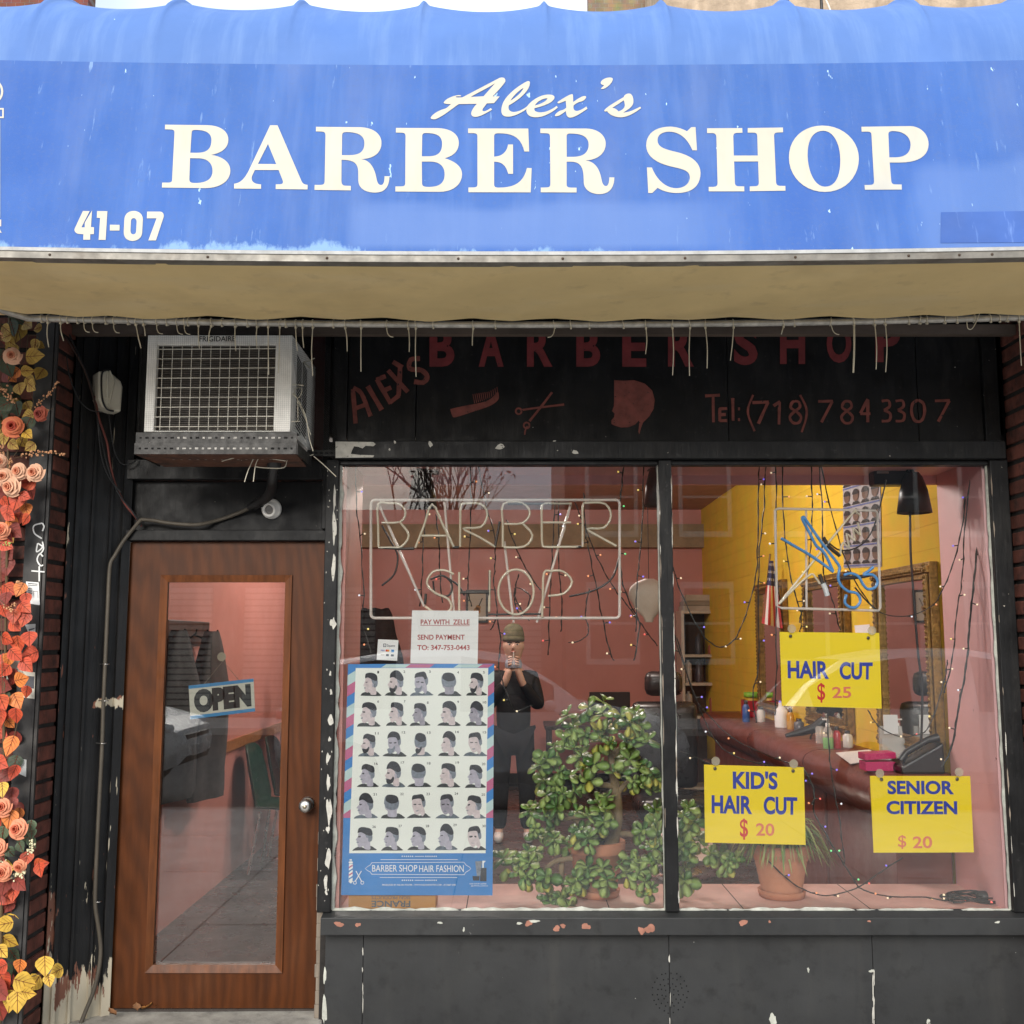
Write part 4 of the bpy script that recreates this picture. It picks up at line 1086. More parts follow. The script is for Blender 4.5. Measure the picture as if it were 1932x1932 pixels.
mb = MB(); mb.lathe([(0.066, 0.165), (0.075, 0.165), (0.075, 0.205), (0.066, 0.205), (0.066, 0.165)], p, M('lime_plastic', (0.25, 0.55, 0.05), 0.4), 20); mb.build('rim', tb)
p = zpt(1475, 1372, CT_Z)
mb = MB(); mb.lathe([(0.05, 0), (0.052, 0.10), (0.04, 0.13), (0.022, 0.15), (0.018, 0.19)], p, WHITEP, 18); tag(mb.build('spray_bottle'), 'squat white bottle on the counter in front of red basket', 'bottle')
p = zpt(1548, 1402, CT_Z)
mb = MB(); mb.lathe([(0.03, 0), (0.03, 0.09), (0.024, 0.10), (0.024, 0.105)], p, CLEARP, 14); tag(mb.build('glass_jar'), 'small clear jar between hair clipper and pump bottle', 'jar')
for (px, py, rad, h, cc, nm, lab) in ((1408, 1362, 0.03, 0.17, (0.05, 0.12, 0.35), 'bottle', 'tall blue bottle at the far end of the maroon counter'), (1436, 1362, 0.034, 0.12, (0.7, 0.68, 0.62), 'bottle', 'squat cream bottle before the yellow tub on the counter'), (1492, 1376, 0.028, 0.15, (0.55, 0.30, 0.06), 'bottle', 'amber bottle right of the squat white bottle on the counter'), (1508, 1380, 0.036, 0.09, (0.10, 0.10, 0.11), 'jar', 'low black jar between amber bottle and hair clipper'), (1580, 1412, 0.022, 0.13, (0.45, 0.04, 0.05), 'bottle', 'slim red bottle just right of the pump bottle'), (1600, 1410, 0.03, 0.10, (0.62, 0.60, 0.56), 'jar', 'white jar under the gold mirror right of the slim red bottle')):
    p = zpt(px, py, CT_Z); p.x = min(p.x, 2.06)
    t = thing('counter_' + nm, lab, nm, p, 'toiletries on the maroon counter')
    m_ = M('toiletry_%d_%d' % (px, py), cc, 0.3, var=0.08)
    mb = MB(); mb.lathe([(rad * 0.95, 0), (rad, 0.006), (rad, h * 0.68), (rad * 0.55, h * 0.82)], p, m_, 16); mb.build('container', t)
    mb = MB(); mb.lathe([(rad * 0.55, h * 0.82), (rad * 0.55, h), (rad * 0.45, h * 1.01)], p, (BLKPL, WHITEP)[px % 2], 14); mb.build('cap', t)
# style poster on the yellow wall
ps = thing('portrait_chart', 'tall narrow sheet of dark haircut portraits on yellow wall', 'poster', (2.138, 1.6, 2.4))
q = [onx(1590, 893, 2.136), onx(1660, 868, 2.136), onx(1663, 1069, 2.136), onx(1592, 1072, 2.136)]
mb = MB(); mb.slab(q, Vector((-1, 0, 0)), 0.003, M('chart_paper', (0.36, 0.35, 0.36), 0.6, var=0.1)); mb.build('sheet', ps)
mb = MB(); HAIRD = M('print_black', (0.012, 0.012, 0.014), 0.6); SKIND = M('print_dark_skin', (0.13, 0.075, 0.05), 0.6, var=0.2); BLUEP = M('print_band', (0.10, 0.13, 0.30), 0.6)
def F4(q, lift_):
    return lambda u, v: q[0].lerp(q[1], u).lerp(q[3].lerp(q[2], u), v) + Vector(lift_)
f = F4(q, (-0.004, 0, 0)); f2 = F4(q, (-0.006, 0, 0))
for r in range(5):
    mb.add([f(0.01, 0.13 + r * 0.2 + 0.04), f(0.99, 0.13 + r * 0.2 + 0.04), f(0.99, 0.13 + r * 0.2 + 0.055), f(0.01, 0.13 + r * 0.2 + 0.055)], [(3, 2, 1, 0)], BLUEP)
    for k in range(4):
        cu, cv = 0.13 + k * 0.25, 0.06 + r * 0.2
        mb.add([f(cu + 0.085 * math.cos(a), cv + 0.062 * math.sin(a) + 0.008) for a in (i * PI / 8 for i in range(16))], [tuple(range(16))], SKIND)
        mb.add([f2(cu + 0.09 * math.cos(a), cv + (0.052 if a > PI else 0.004) * math.sin(a) - 0.006) for a in (i * PI / 8 for i in range(16))], [tuple(range(16))], HAIRD)
        mb.add([f2(cu - 0.11, cv + 0.10), f2(cu + 0.11, cv + 0.10), f2(cu + 0.06, cv + 0.07), f2(cu - 0.06, cv + 0.07)], [(0, 1, 2, 3)], HAIRD)
mb.build('printed_portraits', ps)
# white notice on yellow wall
q = [onx(1612, 1180, 2.136), onx(1640, 1178, 2.136), onx(1652, 1240, 2.136), onx(1620, 1240, 2.136)]
nw = thing('notice', 'white payment notice on the yellow wall behind the haircut price sign', 'notice', (2.138, 1.6, 1.6))
mb = MB(); mb.slab(q, Vector((-1, 0, 0)), 0.002, WHITEP); mb.build('sheet', nw)
f = F4(q, (-0.004, 0, 0)); mb = MB()
for s_, v0, v1 in (('SEND PAYMENT', 0.32, 0.46), ('TO: 347', 0.66, 0.8)):
    mb = MB(); text_q(mb, s_, [f(0.08, v0), f(0.92, v0), f(0.92, v1), f(0.08, v1)], M('ink_dark', (0.06, 0.05, 0.05), 0.7, var=0)); mb.build('lettering', nw)
# flag
RF, WF, BF = M('flag_red', (0.45, 0.04, 0.045), 0.8, var=0.2), M('flag_white', (0.72, 0.70, 0.66), 0.8, var=0.1), M('flag_blue', (0.03, 0.04, 0.12), 0.8, var=0.2)
fl = thing('flag', 'small red white and blue striped flag hanging from a short stick', 'flag', at(1452, 1060, 3.7))
Yf = 3.55
mb = MB(); mb.tube([at(1453, 1045, Yf), at(1441, 1165, Yf)], 0.007, M('stick_wood', (0.2, 0.12, 0.05), 0.6), 6); mb.build('pole', fl)
mb = MB()
rows, cols_ = 26, 14
def fp(i, j):
    v, u = i / rows, j / cols_
    x = 1451 - 14 * v + (8 + 32 * v) * u
    return at(x, 1058 + 118 * v + 10 * u * v, Yf - 0.02 + 0.03 * math.sin(u * 9 + v * 2) * v)
for i in range(rows):
    for j in range(cols_):
        m_ = BF if i < 10 else (RF if (j // 2) % 2 == 0 else WF)
        if i < 10 and (i % 3 == 1) and (j % 3 == 1):
            m_ = WF
        mb.add([fp(i, j), fp(i + 1, j), fp(i + 1, j + 1), fp(i, j + 1)], [(0, 1, 2, 3)], m_, True)
mb.build('flag_cloth', fl)
# back of the room
def picture(label, x0, y0, x1, y1, Y):
    p = at((x0 + x1) / 2, y1, Y)
    t = thing('framed_picture', label, 'picture', p)
    a, b = at(x0, y1, Y), at(x1, y0, Y)
    mb = MB(); fw = 0.025
    mb.box(a.x, b.x, Y - 0.02, Y, a.z, a.z + fw, BLKPL); mb.box(a.x, b.x, Y - 0.02, Y, b.z - fw, b.z, BLKPL); mb.box(a.x, a.x + fw, Y - 0.02, Y, a.z + fw, b.z - fw, BLKPL); mb.box(b.x - fw, b.x, Y - 0.02, Y, a.z + fw, b.z - fw, BLKPL)
    mb.build('frame', t)
    mb = MB(); mb.box(a.x + fw, b.x - fw, Y - 0.006, Y, a.z + fw, b.z - fw, M('print_cream', (0.55, 0.5, 0.4), 0.7, var=0.05))
    cx, cz, s_ = (a.x + b.x) / 2, a.z + (b.z - a.z) * 0.36, (b.x - a.x) * 0.16
    GU = M('guitar_tan', (0.42, 0.2, 0.05), 0.6)
    for dx, dz, r_ in ((0, 0, 1.0), (0.35, 0.95, 0.72)):
        mb.add([(cx + dx * s_ + r_ * s_ * math.cos(t_), Y - 0.0075, cz + dz * s_ + r_ * s_ * math.sin(t_)) for t_ in (i * PI / 9 for i in range(18))], [tuple(range(18))], GU)
    mb.stroke([Vector((cx + 0.5 * s_, Y - 0.0085, cz + 1.3 * s_)), Vector((cx + 1.5 * s_, Y - 0.0085, cz + 3.6 * s_))], s_ * 0.3, HAIRD)
    mb.build('guitar_print', t)
picture('small black framed guitar picture on the pink back wall', 879, 1113, 921, 1175, 7.18)
# hung black coat on back wall
def coat(name, label, cx, ytop, w0, w1, ybot, Y, mat):
    mb = MB(); P = []
    rows, n = 22, 20
    for i in range(rows + 1):
        t = i / rows
        wd = w0 + (w1 - w0) * min(1, t * 1.6) ** 0.7
        for j in range(n):
            a = 2 * PI * j / n
            p = at(cx, ytop + (ybot - ytop) * t, Y)
            k = 1 + 0.14 * math.sin(5 * a + 3 * t) + 0.12 * noise.noise(Vector((a, t * 5, cx)))
            s_ = wd / 1985 * (Y - CAM.y)
            P.append(p + Vector((math.cos(a) * s_ * 0.5 * k, math.sin(a) * 0.10 * k * (0.5 + t * 0.5), 0.02 * math.sin(a * 3 + t * 2))))
    fs = [(i * n + j, i * n + (j + 1) % n, (i + 1) * n + (j + 1) % n, (i + 1) * n + j) for i in range(rows) for j in range(n)]
    mb.add(P, fs, mat, True); mb.add(P[:n], [tuple(range(n))], mat); mb.add(P[-n:], [tuple(reversed(range(n)))], mat)
    return tag(mb.build(name), label, 'coat')
CLOTH = M('black_cloth', (0.016, 0.015, 0.016), 0.85, var=0.5, scale=9)
GREYC = M('grey_cloth', (0.06, 0.058, 0.06), 0.85, var=0.4, scale=6)
coat('hanging_coat', 'lumpy black coat hung on pink back wall behind the window corner', 708, 1150, 46, 95, 1330, 7.0, CLOTH)
# cabinet with open shelves
CREAMF = M('cream_melamine', (0.52, 0.46, 0.36), 0.5, var=0.12)
a, b = at(1290, 1420, 6.75), at(1446, 1152, 6.75)
cb = thing('cabinet', 'cream storage cabinet with dark open shelves at the back corner', 'cabinet', ((a.x + b.x) / 2, 6.95, 0.14))
mb = MB()
for x in (a.x, a.x + 0.62, b.x - 0.03):
    mb.box(x, x + 0.03, 6.75, 7.15, 0.14, b.z, CREAMF)
for z in (0.16, 0.9, 1.25, 1.55, b.z - 0.03):
    mb.box(a.x + 0.03, b.x - 0.03, 6.76, 7.14, z, z + 0.03, CREAMF)
mb.box(a.x, b.x, 7.14, 7.16, 0.14, b.z, M('cabinet_back', (0.08, 0.05, 0.04), 0.8))
mb.build('carcass', cb)
mb = MB(); mb.box(a.x + 0.655, b.x - 0.035, 6.735, 6.75, 0.2, b.z - 0.04, CREAMF); mb.build('cabinet_door', cb)
rr = random.Random(2)
for k in range(7):
    x = a.x + 0.08 + (k % 4) * 0.13; z = (0.93, 1.28, 1.58)[k % 3]
    h = rr.uniform(0.08, 0.22)
    mb = MB(); mb.lathe([(0.04, 0), (0.042, 0.02), (0.04, h), (0.015, h + 0.02), (0.014, h + 0.04)], (x, 6.85 + 0.05 * (k % 2), z + 0.001), M('shelf_item_%d' % (k % 4), ((0.5, 0.48, 0.45), (0.05, 0.05, 0.06), (0.35, 0.1, 0.05), (0.1, 0.15, 0.3))[k % 4], 0.4), 12)
    tag(mb.build('shelf_bottle'), 'small bottle standing on the shelves of the cream cabinet', 'bottle', 'bottles in the cream cabinet')
for k, (x0, x1, y0, y1, cc) in enumerate(((1288, 1346, 1143, 1152, (0.42, 0.36, 0.28)), (1290, 1344, 1134, 1143, (0.3, 0.24, 0.17)), (1294, 1340, 1122, 1134, (0.48, 0.40, 0.30)))):
    p, q = at(x0, y1, 6.8), at(x1, y0, 6.8)
    mb = MB(); mb.box(p.x, q.x, 6.8, 7.1, p.z + 0.002 if k else b.z + 0.001, q.z, M('carton_%d' % k, cc, 0.8, var=0.2))
    tag(mb.build('carton', bevel=0.004), ('wide flat carton, bottom of stack on the cream cabinet', 'dark flat carton, middle of stack on the cream cabinet', 'pale carton, top of stack on the cream cabinet')[k], 'carton', 'cartons on the cabinet')
# desk with screen
dk = thing('desk', 'dark desk against the pink back wall seen behind the jade plant', 'desk', (0.85, 6.4, 0.14))
DKW = M('dark_desk', (0.03, 0.024, 0.022), 0.4, var=0.3)
mb = MB(); mb.box(0.33, 1.7, 6.05, 6.75, 0.84, 0.88, DKW); mb.build('desk_top', dk, bevel=0.004)
for x, y in ((0.36, 6.08), (1.63, 6.08), (0.36, 6.68), (1.63, 6.68)):
    mb = MB(); mb.box(x, x + 0.04, y, y + 0.04, 0.14, 0.84, DKW); mb.build('leg', dk)
mo = thing('computer_screen', 'small dark screen standing on the desk at the back', 'screen', (0.98, 6.4, 0.88))
mb = MB(); mb.box(0.80, 1.22, 6.38, 6.42, 0.95, 1.20, BLKPL); mb.build('screen_panel', mo, bevel=0.005)
mb = MB(); mb.box(0.98, 1.04, 6.40, 6.44, 0.89, 0.97, BLKPL); mb.box(0.90, 1.12, 6.33, 6.48, 0.881, 0.89, BLKPL); mb.build('stand', mo)
mb = MB(); mb.lathe([(0.05, 0), (0.14, 0.10), (0.13, 0.10), (0.045, 0.01)], (0.62, 6.3, 0.881), M('bowl_tan', (0.25, 0.2, 0.14), 0.5), 20); tag(mb.build('bowl'), 'tan bowl on the desk left of the dark screen', 'bowl')
mb = MB(); mb.box(1.32, 1.56, 6.25, 6.45, 0.881, 1.10, REDP); tag(mb.build('red_bag', bevel=0.02), 'bright red bag on the desk right of the dark screen', 'bag')
# barber chair
bc = thing('barber_chair', 'black padded barber chair on a round base beside the counter', 'barber chair', (1.12, 2.9, 0.14))
LEATH = M('black_leather', (0.016, 0.016, 0.017), 0.32, var=0.3)
mb = MB(); mb.lathe([(0.33, 0), (0.33, 0.02), (0.28, 0.05), (0.06, 0.07), (0.05, 0.34)], (1.12, 2.9, 0.14), STEEL, 28); mb.build('base', bc)
def cushion(x0, x1, y0, y1, z0, z1, nm, par=bc, m=LEATH, bv=0.05):
    mb = MB(); mb.box(x0, x1, y0, y1, z0, z1, m); return mb.build(nm, par, bevel=bv, smooth=True)
cushion(0.86, 1.38, 2.62, 3.16, 0.5, 0.66, 'seat'); cushion(0.88, 1.36, 3.14, 3.28, 0.66, 1.28, 'backrest'); cushion(0.98, 1.26, 3.16, 3.27, 1.32, 1.50, 'headrest')
for x in (0.78, 1.39):
    cushion(x, x + 0.07, 2.66, 3.2, 0.80, 0.87, 'armrest', bv=0.02)
mb = MB(); mb.hexa([(0.92, 2.38, 0.28), (1.32, 2.38, 0.28), (1.32, 2.62, 0.5), (0.92, 2.62, 0.5), (0.92, 2.36, 0.31), (1.32, 2.36, 0.31), (1.32, 2.60, 0.53), (0.92, 2.60, 0.53)], STEEL); mb.build('footrest', bc)
# behind the door: coat rack, coat, green chairs
def onl(px, py, X=-1.93):
    return on_plane(px, py, Vector((X, 0, 0)), Vector((1, 0, 0)))
a, b = onl(*ZD(388, 474)), onl(*ZD(200, 418))
rk = thing('coat_rack', 'dark brown wooden coat rail with hooks on the pink wall inside', 'coat rack', (-1.92, (a.y + b.y) / 2, a.z))
mb = MB(); mb.box(-1.928, -1.905, b.y - 0.4, a.y, 1.70, 1.84, M('dark_walnut', (0.05, 0.02, 0.012), 0.4, var=0.3)); mb.build('rail', rk, bevel=0.004)
for i in range(4):
    y = a.y - 0.1 - i * 0.22
    mb = MB(); mb.tube([(-1.905, y, 1.76), (-1.86, y, 1.74), (-1.83, y, 1.765), (-1.825, y, 1.79)], 0.006, BLKPL, 6); mb.build('hook', rk)
P = onl(*ZD(330, 600))
def hung(label, y, w_, z0, z1, m):
    mb = MB(); vs = []; rows, n = 18, 18
    for i in range(rows + 1):
        t = i / rows
        for j in range(n):
            an_ = 2 * PI * j / n
            k = 1 + 0.18 * math.sin(4 * an_ + 2 * t) + 0.1 * noise.noise(Vector((an_ * 2, t * 4, y)))
            ww = (0.05 + w_ * min(1, t * 2.2) ** 0.6)
            vs.append(Vector((-1.80 + math.cos(an_) * 0.085 * k * (0.4 + 0.6 * min(1, t * 3)), y + math.sin(an_) * ww * k, z1 + (z0 - z1) * t)))
    mb.add(vs, [(i * n + j, (i + 1) * n + j, (i + 1) * n + (j + 1) % n, i * n + (j + 1) % n) for i in range(rows) for j in range(n)], m, True)
    mb.add(vs[-n:], [tuple(range(n))], m); mb.add(vs[:n], [tuple(range(n))], m)
    tag(mb.build('hanging_coat'), label, 'coat')
hung('long dark grey coat on the coat rail seen through the door', a.y - 0.32, 0.22, 0.82, 1.78, GREYC)
hung('second dark coat on the coat rail, nearest the door', a.y - 0.95, 0.26, 0.9, 1.78, CLOTH)
GREENP = M('dark_green_shell', (0.012, 0.045, 0.03), 0.35, var=0.15)
def chair(y, label):
    t = thing('waiting_chair', label, 'chair', (-1.58, y, 0.14), 'green waiting chairs along the pink wall')
    mb = MB(); vs = []
    prof = [(0.24, 0.45), (0.20, 0.44), (0.0, 0.42), (-0.17, 0.43), (-0.22, 0.50), (-0.26, 0.68), (-0.29, 0.86)]
    n = 11
    for x, z in prof:
        for j in range(n):
            u = (j / (n - 1) - 0.5) * 2
            wd = 0.23 * (1 - 0.18 * max(0, (z - 0.6) / 0.26) * abs(u) ** 2)
            vs.append(Vector((-1.58 + x + 0.05 * u * u * (1 if z > 0.46 else 0), y + u * wd, 0.14 + z + 0.03 * u * u * (0 if z > 0.46 else 1) - (0.06 * abs(u) ** 4 if z > 0.8 else 0))))
    fs = [(i * n + j, i * n + j + 1, (i + 1) * n + j + 1, (i + 1) * n + j) for i in range(len(prof) - 1) for j in range(n - 1)]
    mb.add(vs, fs, GREENP, True); o = mb.build('seat', t)
    md = o.modifiers.new('solid', 'SOLIDIFY'); md.thickness = 0.012
    for sx, sy in ((0.2, -0.19), (0.2, 0.19), (-0.2, -0.19), (-0.2, 0.19)):
        mb = MB(); mb.tube([(-1.58 + sx * 0.8, y + sy * 0.8, 0.55), (-1.58 + sx * 1.1, y + sy * 1.05, 0.14)], 0.011, STEEL, 8); mb.build('leg', t)
chair(2.95, 'dark green shell chair nearest the door along the pink wall'); chair(3.55, 'dark green shell chair second from the door along the pink wall')
# ---------------------------------------------------------------- the display window: posters, signs, neon, fairy lights, lamps, plants
INKB = M('sign_blue', (0.022, 0.045, 0.36), 0.5, var=0.06, rvar=0)
INKR = M('sign_red', (0.62, 0.02, 0.015), 0.5, var=0.06, rvar=0)
INKP = M('sign_faded_red', (0.78, 0.20, 0.10), 0.5, var=0.06, rvar=0)
YEL = M('sign_yellow', (0.95, 0.71, 0.025), 0.55, spec=0.25, var=0.03, scale=3, streak=((0.85, 0.66, 0.10), 60, (0.1, 1, 1), 0.5, 0.8, 0.35), rvar=0.03)
DARKP = M('sign_black', (0.012, 0.012, 0.013), 0.5, var=0.1, rvar=0)
INKT = M('notice_red', (0.38, 0.055, 0.055), 0.6, var=0.05, rvar=0)
CUPM = M('suction_cup_plastic', (0.72, 0.66, 0.5), 0.12, var=0, alpha=0.38, rvar=0)
ZR = zu(1300, 1180, 700)
def cup(par, c, hole, Y, zf):
    mb = MB(); p = at(*zf(*c), Y)
    mb.lathe([(0.019, 0.0), (0.017, 0.003), (0.008, 0.008), (0.006, 0.013), (0.007, 0.017), (0.001, 0.018)], p + Vector((0, 0.0, 0)), CUPM, 20, (0, 1, 0)); s_ = mb.build('suction_cup', par)
    q = at(*zf(*hole), Y)
    mb = MB(); mb.lathe([(0.0075, 0), (0.0075, 0.001), (0.001, 0.001)], q + Vector((0, 0.008, 0)), M('cup_knob', (0.12, 0.10, 0.07), 0.3, var=0), 14, (0, -1, 0)); mb.build('cup_hook', s_)
def price_sign(label, quad, texts, cups, zf=ZR, Y=0.02):
    P = [at(*zf(*q), Y) for q in quad]
    t = thing('price_sign', label, 'sign', (P[0] + P[2]) / 2, 'yellow price signs hung in the window')
    mb = MB(); mb.slab(P, Vector((0, -1, 0)), 0.004, YEL); mb.build('board', t)
    k = {}
    for s_, q, m_, b_ in texts:
        mb = MB()
        f = lambda x, y: at(*zf(x, y), Y - 0.0012)
        qq = [f(*c) for c in q] if len(q) == 4 and isinstance(q[0], tuple) else rect_q(*q, f)
        text_q(mb, s_, qq, m_, b_); mb.build('lettering', t)
    for c, h in cups:
        cup(t, c, h, Y - 0.014, zf)
price_sign('yellow HAIR CUT price sign hanging below the blue scissors', ((615, 150), (1152, 155), (1165, 563), (628, 548)),
           [('HAIR', ((657, 305), (878, 307), (881, 403), (659, 399)), INKB, 0.036), ('CUT', ((937, 311), (1117, 313), (1115, 408), (939, 406)), INKB, 0.036), ('$', ((817, 425), (860, 425), (861, 530), (819, 532)), INKR, 0.014), ('25', ((897, 446), (1000, 444), (1001, 506), (899, 507)), INKP, 0.02)],
           [((680, 132), (676, 172)), ((1112, 142), (1096, 182))])
price_sign('yellow KIDS HAIR CUT price sign in front of the grassy potted plant', ((207, 865), (745, 880), (755, 1298), (213, 1285)),
           [("KID'S", ((362, 898), (604, 903), (604, 1000), (363, 996)), INKB, 0.036), ('HAIR', ((248, 1029), (466, 1034), (467, 1132), (248, 1127)), INKB, 0.036), ('CUT', ((528, 1036), (710, 1040), (709, 1137), (529, 1134)), INKB, 0.036), ('$', ((400, 1155), (444, 1157), (445, 1270), (401, 1270)), INKR, 0.014), ('20', ((487, 1180), (586, 1182), (587, 1250), (488, 1249)), INKP, 0.02)],
           [((270, 846), (268, 887)), ((690, 860), (690, 900))])
price_sign('yellow SENIOR CITIZEN price sign at lower right beside the pink wall', ((1102, 926), (1642, 927), (1662, 1338), (1122, 1340)),
           [('SENIOR', ((1195, 951), (1552, 952), (1555, 1026), (1197, 1025)), INKB, 0.036), ('CITIZEN', ((1190, 1060), (1571, 1061), (1573, 1134), (1191, 1133)), INKB, 0.036), ('$', ((1253, 1245), (1297, 1245), (1298, 1320), (1254, 1320)), INKP, 0.012), ('20', ((1332, 1252), (1436, 1250), (1438, 1316), (1333, 1317)), INKP, 0.02)],
           [((1155, 912), (1167, 946)), ((1582, 905), (1576, 944))])
# OPEN sign on the door
Yo = 0.122
so = thing('open_sign', 'tilted OPEN sign with blue bands hung inside the door glass', 'sign', at(*ZD(450, 705), Yo))
fo = lambda x, y, dy=0.0: at(*ZD(x, y), Yo - dy)
OQ = [fo(325, 655), fo(570, 628), fo(576, 752), fo(332, 782)]
mb = MB(); mb.slab(OQ, Vector((0, -1, 0)), 0.003, M('sign_ivory', (0.74, 0.71, 0.60), 0.5, var=0.03)); mb.build('board', so)
OB = M('sign_sky_blue', (0.06, 0.30, 0.62), 0.5, var=0.05)
mb = MB(); f = F4(OQ, (0, -0.0008, 0))
mb.add([f(0, 0.0), f(0, 0.1), f(1, 0.1), f(1, 0.0)], [(0, 1, 2, 3)], OB); mb.add([f(0, 0.9), f(0, 1), f(1, 1), f(1, 0.9)], [(0, 1, 2, 3)], OB); mb.build('band', so)
mb = MB(); text_q(mb, 'OPEN', [f(0.07, 0.14), f(0.95, 0.14), f(0.95, 0.84), f(0.07, 0.84)], DARKP, 0.08); mb.build('lettering', so)
mb = MB(); p = fo(451, 546); mb.lathe([(0.02, 0.0), (0.018, 0.003), (0.008, 0.008), (0.007, 0.016), (0.001, 0.017)], p + Vector((0, -0.006, 0)), CUPM, 20, (0, 1, 0)); mb.build('suction_cup', so)
mb = MB(); mb.tube([fo(383, 650), fo(455, 562), fo(515, 634)], 0.0013, M('string', (0.25, 0.22, 0.18), 0.8), 5); mb.build('string', so)

# haircut poster
Z8 = zu(640, 1150, 360, 1070.0)
Yp = 0.016
fq = lambda x, y, l=0.0: at(*Z8(x, y), Yp - l)
po = thing('haircut_poster', 'large haircut style poster with thirty numbered heads and striped border', 'poster', at(*Z8(520, 1100), Yp))
PQ = [fq(118, 437), fq(967, 435), fq(957, 1780), fq(78, 1778)]
PBL, PPK, PLT, PWH = M('poster_blue', (0.035, 0.22, 0.58), 0.45, var=0.12, scale=4), M('poster_pink', (0.52, 0.13, 0.26), 0.45, var=0.08), M('poster_pale', (0.50, 0.66, 0.66), 0.45, var=0.06), M('poster_white', (0.86, 0.89, 0.83), 0.5, var=0.02)
mb = MB(); mb.slab(PQ, Vector((0, -1, 0)), 0.002, PBL)
mb.build('sheet', po)
def stripe_band(poly_x0, poly_x1, yt, yb, slope, per, mb, l):
    cols3 = (PPK, PBL, PLT)
    y = yt - slope - per
    k = 0
    while y < yb:
        c = cols3[k % 3]
        k += 1
        if c is not PBL:
            def xl(yy, side):
                t = (yy - 437) / 1341
                return (118 - 40 * t) if side == 0 else (967 - 10 * t)
            pts = []
            for (u, yy) in ((0, y + slope), (1, y), (1, y + per), (0, y + per + slope)):
                yy = max(yt, min(yb, yy))
                a_ = poly_x0(yy); b_ = poly_x1(yy)
                pts.append(fq(a_ + (b_ - a_) * u, yy, l))
            mb.add(pts, [(0, 3, 2, 1)], c)
        y += per
mb = MB()
L0 = lambda y: 118 - 40 * (y - 437) / 1341
L1 = lambda y: 163 - 38 * (y - 460) / 1075
R0 = lambda y: 932 - 15 * (y - 460) / 1075
R1 = lambda y: 967 - 10 * (y - 437) / 1345
stripe_band(L0, L1, 440, 1330, 28, 62, mb, 0.0008); stripe_band(R0, R1, 440, 1330, 28, 62, mb, 0.0008)
x = 170
for k in range(6):
    c = (PBL, PLT, PPK)[k % 3]
    if c is not PBL:
        mb.add([fq(x, 458, 0.0008), fq(min(932, x + 140), 458, 0.0008), fq(min(962, x + 170), 438, 0.0008), fq(x + 30, 438, 0.0008)], [(0, 1, 2, 3)], c)
    x += 140
mb.build('striped_border', po)
WQ = [fq(163, 460, 0.001), fq(932, 460, 0.001), fq(917, 1535, 0.001), fq(125, 1535, 0.001)]
mb = MB(); mb.add(WQ, [(3, 2, 1, 0), (0, 1, 2, 3)][:1], PWH)
mb.build('white_panel', po)
SK = [M('print_skin_a', (0.44, 0.42, 0.50), 0.6, var=0.15, scale=60, rvar=0), M('print_skin_b', (0.64, 0.55, 0.56), 0.6, var=0.15, scale=60, rvar=0), M('print_skin_c', (0.33, 0.31, 0.37), 0.6, var=0.2, scale=60, rvar=0)]
HR = M('print_hair', (0.022, 0.024, 0.032), 0.6, var=0.4, scale=90, rvar=0)
FA = M('print_fade', (0.20, 0.23, 0.28), 0.6, var=0.3, scale=90, rvar=0)
CP = [M('print_cape_a', (0.025, 0.03, 0.032), 0.6, var=0.5, scale=60, rvar=0), M('print_cape_b', (0.10, 0.13, 0.16), 0.6, var=0.5, scale=60, rvar=0)]
heads = [(1, 190, 485, 300, 622), (2, 330, 482, 452, 622), (3, 476, 482, 600, 622), (4, 638, 486, 764, 622), (5, 802, 486, 914, 622),
         (6, 168, 655, 296, 800), (7, 338, 655, 450, 796), (8, 476, 662, 584, 796), (9, 636, 658, 760, 796), (10, 800, 660, 914, 796),
         (11, 176, 840, 288, 974), (12, 318, 834, 444, 974), (13, 486, 836, 590, 974), (14, 640, 832, 754, 972), (15, 788, 834, 914, 972),
         (16, 168, 1016, 284, 1152), (17, 312, 1010, 438, 1152), (18, 462, 1014, 590, 1152), (19, 630, 1010, 756, 1154), (20, 796, 1018, 908, 1156),
         (21, 150, 1194, 278, 1334), (22, 306, 1192, 434, 1334), (23, 458, 1192, 586, 1332), (24, 624, 1190, 750, 1334), (25, 780, 1196, 906, 1336),
         (26, 142, 1382, 272, 1520), (27, 308, 1378, 424, 1520), (28, 462, 1378, 582, 1518), (29, 622, 1372, 742, 1518), (30, 784, 1378, 910, 1520)]
numpos = {1: 290, 2: 455, 3: 606, 4: 761, 5: 903}
mbn, mbh = MB(), MB()
rr = random.Random(4)
